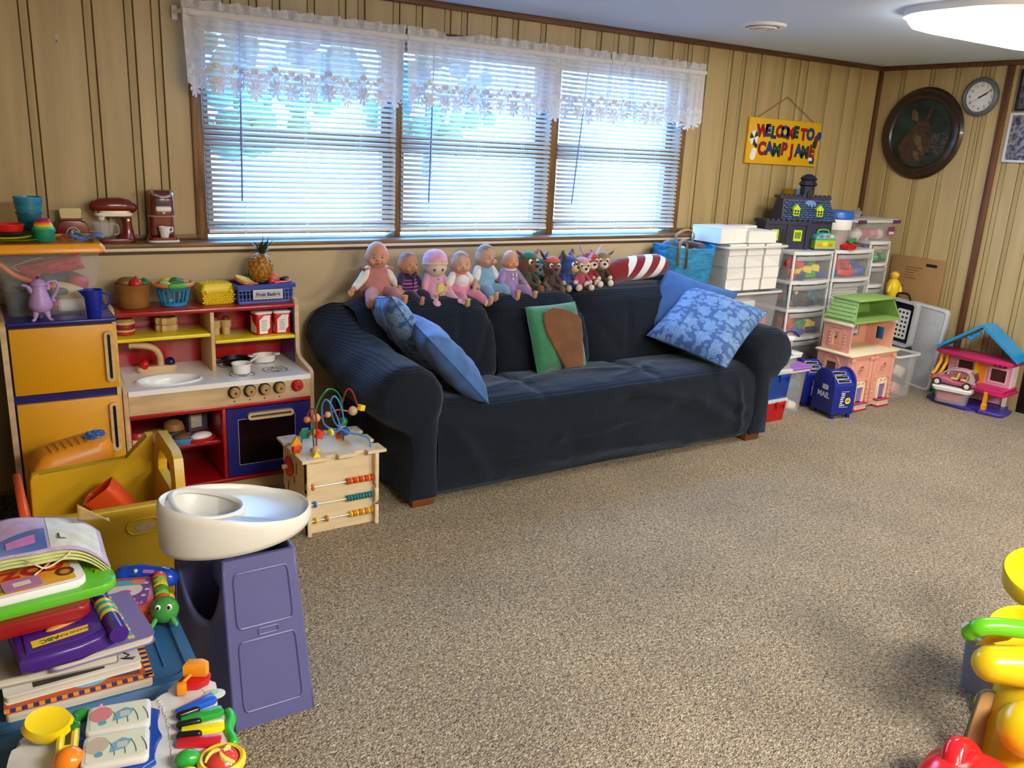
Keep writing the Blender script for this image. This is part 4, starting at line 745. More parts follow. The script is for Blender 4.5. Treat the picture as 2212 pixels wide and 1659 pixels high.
# ---------------------------------------------------------------- dolls on the sofa back
def doll(label,loc,rz,s,skin,top,legs,opt):
    s*=.89
    t=thing('baby_doll',label,'doll',loc,rz,'dolls sitting along the sofa back'); SK=mat('vinyl_'+skin,skin,.6,sss=0,nz=.08,ns=20)
    S=lambda v:Vector(v)*s; lean=opt.get('lean',0)
    # head
    hc=Vector((lean,-.005,.205))*s; hr=opt.get('hr',.062)*s; yaw=opt.get('yaw',0); Mh=TM(hc,(R(opt.get('nod',0)),0,yaw))
    b=B(); bmesh.ops.create_uvsphere(b.bm,u_segments=28,v_segments=20,radius=1)
    for v in b.bm.verts:
        x,y,z=v.co; fz=.5-.5*z
        v.co.x=x*(.90+.10*math.exp(-((z+.35)/.35)**2)); v.co.y=y*(1.0 if y>0 else .92)-.10*math.exp(-((z+.45)/.3)**2)*max(0,-y); v.co.z=z*1.14
        if z<-.3: v.co.x*=1-.25*(-z-.3); v.co.y*=1-.1*(-z-.3)
    b.xf(Mh@Matrix.Diagonal((hr,hr,hr,1))); hd=b.o('head',SK,t,ang=3)
    def fp(n,m,c,r): B().ell(Mh@(Vector(c)*hr),Vector(r)*hr,u=12,v=8).xf(Matrix()).o(n,m,hd)
    if opt.get('cloth'):
        for sx in (-1,1): fp('eye',pl('2a3a5c',.3),(sx*.34,-.93,-.32),(.10,.06,.11))
        b=B(); b.lathe([(1.02,-.02),(1.05,.0),(1.05,.12),(1.02,.14)],n=28,cap=False); b.xf(Mh@Matrix.Rotation(-.12,4,'X')@Matrix.Diagonal((hr,hr,hr,1))); b.o('hat_band',fab('d8cf8c'),hd)
        b=B(); b.lathe([(1.03,.12),(1.0,.5),(.82,.92),(.5,1.16),(.0,1.24)],n=28); b.xf(Mh@Matrix.Rotation(-.12,4,'X')@Matrix.Diagonal((hr,hr,hr,1))); b.o('hat',fab('dca6bc'),hd)
    else:
        fp('nose',SK,(0,-1.02,-.22),(.13,.12,.10)); fp('lips',pl('a85a50',.5),(0,-.98,-.50),(.17,.07,.06)); fp('mouth',pl('4a1c1c',.6),(0,-1.02,-.515),(.10,.05,.03))
        for sx in (-1,1):
            fp('eye',pl('dfe2e0',.2),(sx*.33,-.885,.0),(.13,.06,.075)); fp('iris',pl(opt.get('eye','3a5048'),.15),(sx*.33,-.925,.0),(.088,.045,.07)); fp('ear',SK,(sx*.93,.02,-.16),(.09,.17,.22)); fp('cheek',SK,(sx*.42,-.72,-.38),(.26,.2,.24))
            fp('brow',mat('brow_'+skin,'5c4030',.6),(sx*.34,-.90,.20),(.15,.03,.02))
        if opt.get('hair'):
            b=B(); bmesh.ops.create_uvsphere(b.bm,u_segments=24,v_segments=14,radius=1); bmesh.ops.delete(b.bm,geom=[v for v in b.bm.verts if v.co.z<.25+.55*max(0,-v.co.y)],context='VERTS'); b.xf(Mh@Matrix.Diagonal((hr*.93,hr*1.015,hr*1.15,1))); b.o('hair_shading',mat('hair_'+opt['hair'],opt['hair'],.6,nz=.2,ns=60),hd,ang=3)
    # torso
    TP=fab(top); LG=fab(legs); w0=opt.get('w',1.14)
    b=B(); b.rings([[Vector((lean*zz/.17+w_*w0*math.cos(a),d_*math.sin(a)+.002,zz))*s for a in [2*PI*i/22 for i in range(22)]] for w_,d_,zz in ((.045,.035,.0),(.066,.05,.012),(.070,.054,.04),(.062,.048,.08),(.056,.042,.115),(.050,.036,.14),(.030,.026,.158),(.020,.02,.165))]); b.o('torso',TP,t,ang=2)
    # arms: sleeve, forearm, hand with fingers
    for sx in (-1,1):
        out=opt.get('arms',(.075,.055))[0 if sx<0 else 1]; a0=S((lean*.85+sx*.046,0,.138)); a1=S((lean*.6+sx*(.066+out*.3),-.018,.09)); a2=S((lean*.4+sx*(.066+out),-.05,.05)); slv=opt.get('sleeve',top); long=opt.get('long',1)
        m1=a1.lerp(a2,.75) if long else a0.lerp(a1,.95)
        B().tube([a0,a0.lerp(a1,.6),a1,m1] if long else [a0,a0.lerp(a1,.5),m1],[.021*s,.024*s,.022*s,.018*s] if long else [.022*s,.025*s,.023*s],12,rnd=True).o('sleeve',fab(slv),t,ang=2)
        fa=B().tube([a1 if not long else m1,a1.lerp(a2,.6) if not long else m1.lerp(a2,.5),a2],[.015*s,.0155*s,.012*s],10,rnd=True).o('forearm',SK,t,ang=2)
        dr=(a2-a1).normalized(); pm=a2+dr*.012*s; sd=dr.cross(Vector((0,-1,.3))).normalized()
        h=B().ell(pm,(.013*s,.010*s,.014*s),u=10,v=8).o('hand',SK,t)
        for k in range(4): B().tube([pm+sd*(k-1.5)*.0062*s+dr*.008*s,pm+sd*(k-1.5)*.0068*s+dr*.020*s,pm+sd*(k-1.5)*.0066*s+dr*(.025-.002*abs(k-1.5))*s+Vector((0,0,-.005))*s],[.0036*s,.0034*s,.003*s],6,rnd=True).o('finger',SK,h)
        B().tube([pm+sd*.011*s*sx,pm+sd*.017*s*sx+dr*.010*s],[.004*s,.0034*s],6,rnd=True).o('thumb',SK,h)
    # legs
    sp=opt.get('spread',(.055,.055)); ll=opt.get('leg',1)
    for i,sx in enumerate((-1,1)):
        k0=S((sx*.034,-.02,.026)); k1=S((sx*(.034+sp[i]*.5),-.085*ll,.030)); k2=S((sx*(.034+sp[i]),-.150*ll,-.012))
        B().tube([k0,k1,k1.lerp(k2,.8)],[.034*s,.032*s,.024*s],14,rnd=True).o('trouser_leg',LG,t,ang=2)
        if opt.get('cuff'): B().tube([k1.lerp(k2,.78),k1.lerp(k2,.95)],[.0255*s,.023*s],14).o('cuff',fab(opt['cuff']),t,ang=2)
        if opt.get('cloth'): B().ell(k2+S((0,0,.004)),(.030*s,.030*s,.030*s)).o('bootee',LG,t); continue
        f_=B().tube([k1.lerp(k2,.7),k2,k2+S((0,-.012,.012)),k2+S((sx*.002,-.018,.034))],[.017*s,.017*s,.016*s,.013*s],10,rnd=True).o('foot',SK,t,ang=2)
        for q in range(5): B().ell(k2+S(((q-2)*.0065*1.0,-.020,.046-.002*abs(q-1.5))),(.0042+.001*(q==(4 if sx<0 else 0)))*s,u=8,v=6).o('toe',SK,f_)
    return t
YD=3.925; ZD=.826
d1=doll('bald doll in dusty pink ruffled overall, leftmost and largest on the sofa back',(1.715,YD,ZD),.05,1.12,'c98f6e','b87a76','bd8480',dict(arms=(.085,.03),sleeve='e3ddd0',leg=1.1,spread=(.08,.03),eye='2a4a50',yaw=-.36,w=1.3,spread_=0))
for sx in (-1,1): B().grid(lambda u,v:Vector((sx*(.050+.030*v),-.03+.06*u,.148+.012*math.sin(u*20)*v-.012*v))*1.0,14,4).o('shoulder_ruffle',fab('b87a76'),d1,solid=.003)
d2=doll('dark haired doll in purple striped outfit turned to the right',(1.88,YD-.005,ZD-.018),.35,.98,'b98262','2d1a48','32204a',dict(hair='8a6048',eye='2a1a14',yaw=-.20,arms=(.05,.05),leg=.95,spread=(.0,.05),long=0,cuff='32204a'))
for k,z in enumerate((.05,.07,.09,.108)): B().rings([[Vector((r*math.cos(a),(r-.016)*math.sin(a),z+dz))*.875 for a in [2*PI*i/22 for i in range(22)]] for r,dz in ((.0805-.0056*k,0),(.0795-.0056*k,.009))],cap=False).o('stripe',fab('c060a8' if k%2==0 else '8a4a9c'),d2)
B().tube([Vector((-.035,-.038,.15)),Vector((0,-.05,.125)),Vector((.035,-.038,.15))],.007,8).xf(Matrix.Scale(.89,4)).o('neckerchief',fab('2d1a48'),d2); B().tube([Vector((0,-.052,.125)),Vector((-.008,-.056,.06))],[.008,.005],8,flat=(1,.5)).xf(Matrix.Scale(.89,4)).o('neckerchief_tail',fab('2d1a48'),d2)
d3=doll('soft cloth doll with pink cap and yellow trim',(2.035,YD-.01,ZD-.030),.05,1.0,'d2c2ae','d49ab2','dba8bc',dict(cloth=1,yaw=-.2,hr=.072,leg=.9,spread=(.03,.06),arms=(.03,.02)))
B().ell((.02,-.047,.055),(.032,.02,.05),(0,-.3,0)).xf(Matrix.Scale(.89,4)).o('yellow_panel',fab('d8cc86'),d3); B().lathe([(.006,0),(.006,.003)],(0,-.05,.125),12,(PI/2,0,0)).xf(Matrix.Scale(.89,4)).o('button',pl('6a8ad0'),d3)
d4=doll('bald doll in pink overall over white top, mouth open',(2.185,YD-.01,ZD-.035),.08,1.03,'c79a80','d98aa8','de8fae',dict(hair='a88470',sleeve='e6e2e4',long=0,cuff='efe6e8',leg=1.05,spread=(.02,.07),yaw=-.25,eye='4a5a60'))
B().ell((0,-.030,.108),(.048,.026,.042)).xf(Matrix.Scale(.89,4)).o('bib',fab('e4dce0'),d4)
d5=doll('tall bald doll in pale blue overall with white sleeves, head turned right',(2.345,YD+.005,ZD-.015),.15,1.08,'bc947e','7aa8cc','80acd0',dict(hair='967666',sleeve='dfe4e8',long=0,cuff='d8e2ea',yaw=.05,leg=1.0,spread=(.01,.08),arms=(.04,.02),eye='3a3a40'))
d6=doll('small bald doll in lilac pyjamas with white collar',(2.495,YD-.01,ZD-.02),.10,.98,'cf9472','9a82b8','9a82b8',dict(yaw=-.15,leg=1.0,spread=(.02,.05),arms=(.03,.04),hr=.055,eye='4a6a78'))
B().rings([[Vector((r*math.cos(a),(r*.85)*math.sin(a),z))*.875 for a in [2*PI*i/20 for i in range(20)]] for r,z in ((.024,.164),(.045,.150),(.047,.146))],cap=False).o('collar',fab('e8e4ec'),d6,solid=.003)
for z in (.12,.095): B().lathe([(.006,0),(.006,.003)],(-.004,-.045,z),12,(PI/2,0,0)).xf(Matrix.Scale(.89,4)).o('button',WHITE,d6)
B().box((.024,-.042,.118),(.020,.003,.022),rot=(0,0,.4)).xf(Matrix.Scale(.89,4)).o('badge',fab('c8c4cc'),d6)
# plain plush puppies (generic soft toys)
def pup(label,loc,rz,s,fur,cap,body,paw,ear,earz=.9,muz=None,yaw=0):
    s*=1.06; t=thing('plush_puppy',label,'soft toy',loc,rz-.3,'plush puppies along the sofa back'); F=fab(fur); hc=Vector((0,-.01,.112))*s
    h=B().ell(hc,Vector((.050,.046,.047))*s,u=20,v=14).o('head',F,t,ang=3); Mh=TM(hc,(0,0,yaw))
    B().ell(Mh@(Vector((0,-.040,-.014))*s),Vector((.026,.022,.020))*s).o('muzzle',fab(muz or fur),h); B().ell(Mh@(Vector((0,-.062,-.006))*s),Vector((.009,.006,.007))*s,u=10,v=8).o('nose',BLACK,h)
    for sx in (-1,1):
        B().ell(Mh@(Vector((sx*.020,-.040,.010))*s),Vector((.0095,.006,.0115))*s,u=12,v=8).o('eye',pl('f2f2f0',.2),h); B().ell(Mh@(Vector((sx*.019,-.0455,.009))*s),Vector((.0055,.0035,.0065))*s,u=10,v=8).o('pupil',BLACK,h)
        B().tube([Mh@(Vector((sx*.034,0,.034))*s),Mh@(Vector((sx*.050,.0,.034+.018*earz))*s),Mh@(Vector((sx*.064,.002,.034+.040*earz))*s)],[.013*s,.016*s,.005*s],10,flat=(1,.45),rnd=True).o('ear',fab(ear),h)
    if cap:
        b=B(); bmesh.ops.create_uvsphere(b.bm,u_segments=20,v_segments=12,radius=1); bmesh.ops.delete(b.bm,geom=[v for v in b.bm.verts if v.co.z<.32],context='VERTS'); b.xf(TM(hc)@Matrix.Diagonal((.053*s,.049*s,.051*s,1))); b.o('cap',fab(cap),h,ang=3)
    B().ell(Vector((0,.0,.040))*s,Vector((.036,.030,.042))*s).o('body',fab(body),t)
    for sx in (-1,1):
        B().tube([Vector((sx*.026,-.012,.062))*s,Vector((sx*.042,-.034,.036))*s],[.012*s,.012*s],10,rnd=True).o('arm',fab(body),t); B().ell(Vector((sx*.044,-.038,.030))*s,.013*s).o('paw',fab(paw),t)
        B().tube([Vector((sx*.024,-.018,.014))*s,Vector((sx*.036,-.062,.004))*s],[.016*s,.015*s],10,rnd=True).o('leg',fab(body),t); B().ell(Vector((sx*.038,-.072,.006))*s,Vector((.017,.014,.018))*s).o('foot',fab(paw),t)
Z_=.830
pup('plush puppy with green cap next to the lilac doll',(2.618,3.94,Z_-.008),.25,1.22,'6e4a34','1f6a40','3c4436','7a5236','8a4a40',.5,yaw=.25)
pup('grey blue plush puppy with green cap behind the brown ones',(2.715,3.985,Z_-.015),.1,1.0,'6a8494','2a6a5a','1f5a48','5a8090','3a4a70',1.2)
pup('brown plush puppy with orange and blue cap',(2.778,3.925,Z_-.015),.1,1.08,'6a4a3c','c8552e','4a3a3a','6a5040','4a1c28',1.1)
pup('plush puppy in blue with tan muzzle and pale ears',(2.885,3.93,Z_-.012),.45,1.08,'2a4a8a','1c3f8c','1f3c90','c0a478','5a4a3a',1.0,muz='c8b080',yaw=.4)
pup('tan plush puppy in pink with pink striped cap',(2.982,3.915,Z_-.012),.1,1.02,'cfa070','c890a0','b04a70','d8c4c0','c89aa0',1.0,muz='e4d8d0')
pup('white muzzled plush puppy with red cap and red suit',(3.062,3.945,Z_+.0),.1,1.08,'a04038','b8302c','98202c','dcd4cc','d0a8a0',1.3,muz='e6e0dc')
pup('brown and cream plush puppy with olive cap beside the striped pillow',(3.148,3.94,Z_+.004),-.05,1.05,'b08a60','7a7a50','3a3226','e0d8c8','6a4428',.6,muz='e4dcc8')
# red and white striped pillow
def stripemat():
    m=bpy.data.materials.new('striped_plush'); m.use_nodes=True; nt=m.node_tree; p=nt.nodes['Principled BSDF']; N=nt.nodes.new; L=nt.links.new; p.inputs['Roughness'].default_value=.95; p.inputs['Sheen Weight'].default_value=.5
    tc=N('ShaderNodeTexCoord'); s=N('ShaderNodeSeparateXYZ'); L(tc.outputs['Object'],s.inputs[0]); a=N('ShaderNodeMath'); a.operation='MULTIPLY_ADD'; a.inputs[1].default_value=-.75; L(s.outputs[2],a.inputs[0]); L(s.outputs[0],a.inputs[2])
    q=N('ShaderNodeMath'); q.operation='MULTIPLY_ADD'; q.inputs[1].default_value=1/.125; q.inputs[2].default_value=.62; L(a.outputs[0],q.inputs[0]); fr=N('ShaderNodeMath'); fr.operation='FRACT'; L(q.outputs[0],fr.inputs[0]); g=N('ShaderNodeMath'); g.operation='GREATER_THAN'; g.inputs[1].default_value=.52; L(fr.outputs[0],g.inputs[0])
    lim=N('ShaderNodeMath'); lim.operation='GREATER_THAN'; lim.inputs[1].default_value=-.11; L(s.outputs[0],lim.inputs[0]); mu=N('ShaderNodeMath'); mu.operation='MULTIPLY'; L(g.outputs[0],mu.inputs[0]); L(lim.outputs[0],mu.inputs[1])
    mx=N('ShaderNodeMix'); mx.data_type='RGBA'; L(mu.outputs[0],mx.inputs[0]); mx.inputs[6].default_value=(*lin('7a0c1a'),1); mx.inputs[7].default_value=(*lin('e2e6ec'),1); L(mx.outputs[2],p.inputs['Base Color']); return m
b=B(); b.tube([(-.20,0,-.015),(-.15,0,0),(0,0,.004),(.15,0,.004),(.2,0,-.004)],[.062,.072,.075,.072,.058],22,rnd=True,flat=(.75,1)); o=b.o('striped_pillow',stripemat(),loc=(3.445,3.955,.905),rot=(0,R(-3),0)); tag(o,'dark red plush pillow with white diagonal stripes on the sofa back','pillow')
# blue quilted tote
bg_=thing('tote_bag','bright blue crinkled fabric tote with tan handles at the sofa corner','bag',(3.845,3.98,.80),-.12); BB=mat('blue_quilt','2c8ec4',.7,nz=.35,ns=16,bp=.8,bs=26,stretch=(1,1,2.6))
def bagf(u,v):
    a=2*PI*u; k=(.92+.16*v); x=.185*k*math.copysign(abs(math.cos(a))**.55,math.cos(a)); y=.105*k*math.copysign(abs(math.sin(a))**.55,math.sin(a))
    w_=.006*math.sin(v*40+3*math.sin(6*a))+.006*nz(x*20,y*20,v*7); return Vector((x*(1+w_*4),y*(1+w_*4),v*.235+.012*math.sin(2*a+1)*v))
B().grid(bagf,48,22,cu=True).o('bag_body',BB,bg_,ang=2,solid=.006)
TANW=mat('tan_webbing','b07a42',.8)
B().tube(cr_spline([(-.12,-.115,.12),(-.125,-.12,.25),(-.10,-.13,.285),(-.07,-.12,.25),(-.06,-.118,.10)],6),.013,8,flat=(1,.2)).o('handle',TANW,bg_); B().tube(cr_spline([(.0,.10,.22),(.0,.09,.29),(.06,.06,.325),(.12,.07,.29),(.12,.10,.22)],6),.013,8,flat=(1,.2)).o('handle',TANW,bg_)
G='things stuffed in the blue tote bag'
for i,(c,p,r,l) in enumerate((('0e0e10',(3.85,3.97,1.03),(.10,.06,.035),'black furry thing in the blue tote'),('4a5468',(3.75,3.99,1.03),(.07,.06,.04),'grey blue cloth bundle in the blue tote'),('d8d4d0',(3.775,3.93,1.015),(.03,.025,.02),'white cloth scrap in the blue tote'),('c86a90',(3.86,3.925,1.015),(.025,.02,.018),'pink toy in the blue tote'),('6a3c48',(3.935,3.96,1.03),(.05,.04,.02),'maroon cloth in the blue tote'))):
    t=thing('bundle',l,'bundle',p,group=G); b=B(); b.ell((0,0,0),r,u=22,v=14)
    for v in b.bm.verts: v.co+=v.co.normalized()*.010*nz(v.co.x*30,v.co.y*30,v.co.z*30+i)
    b.o('bundle_body',fab(c),t,ang=3)
# ---------------------------------------------------------------- storage corner on the right
def openbin(t,w,d,h,m,rimm=None,taper=.9,rad=.03,wall=.004):
    f=lambda s,z,e=0:[Vector((x,y,z)) for x,y in rrect(w*s+e,d*s+e,rad,4)]
    B().rings([f(taper,0),f(taper,.003),f(1,h),f(1,h,-2*wall),f(taper,.006,-2*wall)]).o('tub',m,t,ang=.5)
    B().ring(rrect(w+.03,d+.03,rad+.01,4),rrect(w-.002,d-.002,rad,4),h-.012,h).o('rim',rimm or m,t,ang=.5)
THIN=mat('thin_clear_plastic','e4e8ec',.25,alpha=.13); THIN2=mat('cloudy_plastic','dfe3e7',.3,alpha=.17); RIMM=mat('cloudy_rim','eceef0',.35,alpha=.75)
b1=thing('storage_bin','clear plastic bin filled with white boxes beside the blue tote','storage bin',(4.365,3.975,.735),group='stacked clear bins behind the sofa arm'); openbin(b1,.57,.275,.30,THIN,RIMM)
b2=thing('storage_bin','clear plastic bin with red and white contents under the white boxes','storage bin',(4.365,3.975,.37),group='stacked clear bins behind the sofa arm'); openbin(b2,.57,.275,.36,THIN2,RIMM)
b3=thing('storage_bin','cloudy plastic bin at the bottom of the stack behind the sofa arm','storage bin',(4.365,3.975,.001),group='stacked clear bins behind the sofa arm'); openbin(b3,.57,.275,.36,THIN2,RIMM)
CARD=mat('white_card','eceae6',.75,nz=.04,ns=5)
def carton(label,loc,rz,d,grp):
    t=thing('white_box',label,'box',loc,rz,grp); w,l,h=d; B().box((0,0,h/2),d,bev=.0015,seg=1).o('carton',CARD,t)
    B().box((0,0,h-.004),(w+.0012,l+.0012,.0025)).o('lid_seam',mat('card_shadow','c8c6c2',.8),t); return t
n=['left','middle','right']; rown=['bottom row','second row','third row','top row']
for r in range(4):
    for c in range(3):
        j=.004*((r*3+c)%3)
        carton('small white cardboard box in the clear bin, %s, %s'%(rown[r],n[c]),(4.19+c*.163+.006*(r%2),3.945-j,.745+r*.076),.01*(c-r%2),(.150,.19,.074),'white boxes inside the clear bin')
G='long white boxes laid on top of the bin'
carton('long white cardboard box lying on top of the bin, left one',(4.15,3.985,1.052),.08,(.26,.24,.10),G); carton('white cardboard box with square end on top of the bin, right one',(4.41,3.955,1.052),-.03,(.255,.22,.078),G); carton('flat white cardboard box behind the square ended one',(4.42,4.05,1.132),.03,(.20,.09,.016),G)
for i,(x,c,l,h) in enumerate(((4.22,'dcd8d2','white folded paper stack in the lower clear bin',.30),(4.37,'e0dcd8','pale box in the lower clear bin',.29),(4.50,'c24a54','red fabric bundle in the lower clear bin',.20),(4.20,'b84450','red box low in the lower clear bin',.10))):
    t=thing('bin_content',l,'box',(x,3.93 if i<3 else 3.87,.38),group='contents of the lower clear bin'); B().box((0,0,h/2),(.13,.14 if i<3 else .06,h),bev=.012,seg=3).o('content',pl(c,.7),t)
# drawer towers
DR=mat('drawer_plastic','e9ecef',.2,alpha=.09); SHELL=mat('tower_white','eef0f2',.35,alpha=.85)
def tower(label,x,y,w,d,levels,alpha_side=THIN2):
    t=thing('drawer_tower',label,'drawer unit',(x,y,0),group='clear drawer towers in the corner')
    for z in levels: B().prism([(-w/2,0),(-w/4,-.018),(0,-.024),(w/4,-.018),(w/2,0),(w/2,d),(-w/2,d)],z-.024,z,bev=.004).o('shelf',SHELL,t)
    for s in (-1,1):
        for z0,z1 in zip(levels[:-1],levels[1:]):
            if z1-z0>.05: B().box((s*(w/2-.004),d/2+.01,(z0+z1-.024)/2),(.006,d-.03,z1-z0-.024)).o('side_wall',alpha_side,t)
            B().box((s*(w/2-.008),.004,(z0+z1-.024)/2),(.016,.014,z1-z0-.024),bev=.003).o('corner_post',SHELL,t)
    for z0,z1 in zip(levels[:-1],levels[1:]):
        h=z1-z0-.03; zc=z0+.002; ww=w-.036
        dd=bpy.data.objects.new('drawer',None); COL.objects.link(dd); dd.parent=t; dd.location=(0,0,zc)
        def front(u,v,ww=ww,h=h): a=2*u-1; return Vector((a*ww/2,-.020*(1-a*a)-.004,v*h))
        B().grid(front,14,1).o('front',DR,dd,solid=.003); B().grid(lambda u,v,ww=ww,h=h:front(u,v)*1+Vector((0,-.004-.006*math.sin(v*PI),0)) if 0 else Vector(((2*u-1)*ww/2,-.020*(1-(2*u-1)**2)-.010,h-.034+v*.030)),14,2).o('pull_lip',mat('lip_plastic','dfe3e7',.3,alpha=.3),dd,solid=.004)
        B().bx(-ww/2,ww/2,0,d-.03,0,.004).bx(-ww/2,-ww/2+.003,0,d-.03,.004,h-.01).bx(ww/2-.003,ww/2,0,d-.03,.004,h-.01).o('tray',THIN,dd)
    return t
LV=[.024,.205,.405,.604,.795,.995]
tower('clear drawer tower next to the white box bin',4.875,3.79,.405,.32,LV); tower('clear drawer tower behind the pink dollhouse',5.315,3.79,.43,.32,LV)
tower('narrow clear drawer tower in the room corner',5.70,3.86,.24,.25,[.024,.16,.30,.44,.58,.72,.88,1.04])
def piece(kind,col,label,loc,grp,rz=0,s=1,rot=None):
    t=thing(kind,label,'toy',loc,rz,grp,rot=rot); P_=pl(col,.35)
    if kind=='toy_brick':
        B().box((0,0,.014*s),(.06*s,.03*s,.028*s),bev=.002).o('block',P_,t); q=None
        for i in range(4): B().lathe([(.008*s,.028*s),(.008*s,.034*s)],(-.022*s+.0147*s*i,0,0),10).o('stud',P_,t)
    elif kind=='toy_figure':
        B().lathe([(.022,0),(.024,.02),(.018,.055),(.010,.065)],n=14,sc=(s,s*.7,s)).o('torso',P_,t); B().ell((0,0,.078*s),.016*s).o('head',pl('d8b078'),t)
        for sx in (-1,1): B().tube([Vector((sx*.018,0,.055))*s,Vector((sx*.034,-.01,.025))*s],.007*s,8,rnd=True).o('arm',P_,t)
    else:
        o=B().box((0,0,.012*s),(.08*s,.05*s,.024*s),bev=.006).o('slab',P_,t); B().ell((0,0,.026*s),(.03*s,.02*s,.012*s)).o('knob',P_,t)
    return t
rnd=random.Random(11)
def fill(x0,x1,y,z,n,kinds,cols,where):
    cn={'e8cf1c':'yellow','c82a2a':'red','1f4aa8':'blue','2a9a44':'green','1c2c6a':'navy','d06a30':'orange','a87a48':'tan','2a5a6a':'teal','e0c060':'gold','181c2c':'dark','6ab8d8':'pale blue','d8dce0':'white','b83a48':'crimson'}
    for k in range(n):
        col=cols[k%len(cols)]; kd=kinds[k%len(kinds)]
        nm={'toy_brick':'building brick','toy_figure':'toy figure','toy_slab':'toy piece'}[kd]
        layer=k//7; piece(kd,col,'%s %s, %s layer, %s, %s'%(cn[col],nm,('lowest','middle','top')[k//7],('far left','left','left of centre','centre','right of centre','right','far right')[k%7],where),(lerp(x0,x1,(k%7+.5)/7+rnd.uniform(-.03,.03)),y+.05*(k%2)+rnd.uniform(0,.02),z+.044*layer),'%s pieces in the %s'%(cn[col],where),rot=(rnd.uniform(-.15,.15),rnd.uniform(-.35,.35),rnd.uniform(-.6,.6)),s=rnd.uniform(1.25,1.6))
fill(4.72,5.03,3.84,.805,19,['toy_brick','toy_brick','toy_slab'],['c82a2a','e8cf1c','1c2c6a','e8cf1c','2a9a44','e8cf1c','1f4aa8'],'top drawer of the left tower')
fill(5.15,5.48,3.84,.805,19,['toy_brick','toy_slab'],['1f4aa8','c82a2a','c82a2a','b83a48','c82a2a','e0c060'],'top drawer of the tower behind the dollhouse')
fill(4.72,5.03,3.84,.614,15,['toy_figure','toy_slab','toy_figure'],['2a5a6a','a87a48','181c2c','e0c060','181c2c','a87a48'],'second drawer of the left tower')
fill(4.72,5.03,3.84,.415,16,['toy_slab','toy_brick'],['d06a30','c82a2a','1f4aa8','2a9a44','c82a2a','e8cf1c','1c2c6a'],'third drawer of the left tower')
fill(4.72,5.03,3.84,.215,8,['toy_slab'],['181c2c','2a5a6a','b83a48'],'fourth drawer of the left tower')
fill(5.61,5.79,3.885,.90,8,['toy_slab','toy_figure'],['181c2c','e0c060','2a9a44','1f4aa8'],'upper drawer of the corner tower')
ORD=['first','second','third','fourth','fifth','sixth','seventh','eighth','ninth','tenth','eleventh','twelfth']
for k in range(12):
    c=['d8d4cc','4a7a90','b8c8cc','2a5a70','e0d8c8','8aa0a8'][k%6]; t=thing('thin_book',['cream','slate blue','pale grey','dark teal','ivory','grey blue'][k%6]+' thin book, %s from the bottom of the second drawer behind the dollhouse'%ORD[k],'book',(5.315+.01*(k%3-1),3.93,.614+k*.0105),.03*(k%3-1),'thin books in the drawer tower'); B().bx(-.15,.15,-.10,.10,.001,.009).o('pages',pl('e4e0d6',.7),t); B().bx(-.152,.152,-.102,.102,.009,.0102).o('cover',pl(c,.5),t)
for k in range(7):
    c=['5a4a3c','c8b8a0','3a3a3c','8a7a68'][k%4]; t=thing('thin_book',['brown','beige','charcoal','taupe'][k%4]+' thin book, %s from the bottom of the third drawer behind the dollhouse'%ORD[k],'book',(5.315,3.93,.415+k*.014),.05*(k%3-1),'thin books in the drawer tower'); B().bx(-.15,.15,-.10,.10,.001,.012).o('pages',pl('d8d2c4',.7),t); B().bx(-.152,.152,-.102,.102,.012,.0135).o('cover',pl(c,.5),t)
# haunted toy house
hh=thing('toy_mansion','dark navy toy mansion with lime windows and tower on the drawers','toy house',(4.865,3.975,.996),-.42); NV=mat('dark_navy','20223e',.5,nz=.2,ns=20,bp=.3,bs=60)
STN=mat('blue_stone_roof','2c5288',.5,nz=.5,ns=18,col2='1c3560'); LIME=pl('b8d82a')
B().bx(-.25,.06,-.09,.09,0,.165).bx(-.26,.07,-.10,.10,.165,.19).o('lower_block',NV,hh); B().bx(.06,.24,-.06,.10,0,.20).o('side_block',NV,hh)
for x in (-.25,-.09,.05): B().bx(x-.012,x+.012,-.098,-.088,0,.165).o('pillar',NV,hh)
for k in range(9): B().bx(-.262+k*.038,-.262+k*.038+.02,-.102,-.085,.19,.202).o('merlon',NV,hh)
b=B(); b.rings([[Vector((x,y,z)) for x,y in ((-x1,-y1),(x1,-y1),(x1,y2),(-x1,y2))] for x1,y1,y2,z in ((.20,.085,.10,.19),(.17,.02,.085,.33),(.17,.02,.085,.335))]); b.xf(Matrix.Translation((.05,0,0))); b.o('mansard',NV,hh)
row=0
for i in range(9):
    z=.196+i*.0148; yy=-.085+.065*(z-.19)/.14
    hwid=.195-.03*(z-.19)/.14; nn=12
    for k in range(nn):
        w1=2*hwid/nn; x=.05-hwid+w1*(k+.5)+(w1*.25 if i%2 else -w1*.1)
        if abs(x-.05)<hwid-.015: B().box((x,yy-.004,z+.006),(w1*.92,.006,.0125),rot=(R(-25),0,0),bev=.0015,seg=1).o('roof_stone',STN,hh)
B().bx(-.135,.24,.0,.10,.335,.352).o('ridge',NV,hh)
for k in range(12): B().bx(-.135+k*.032,-.135+k*.032+.018,.0,.015,.352,.364).o('merlon',NV,hh)
for x in (-.045,.125):
    d=B().prism([(-.022,0),(.022,0),(.022,.045),(.03,.045),(0,.078),(-.03,.045),(-.022,.045)],0,.03,FY(x,-.055,.225)).o('dormer',LIME,hh); 
    for dx in (-.0095,.0095):
        for dz in (.008,.026): B().prism(rrect(.013,.014,.001,1,dx,dz+.006),.0302,.0306,FY(x,-.055,.225)).o('pane',BLACK,d)
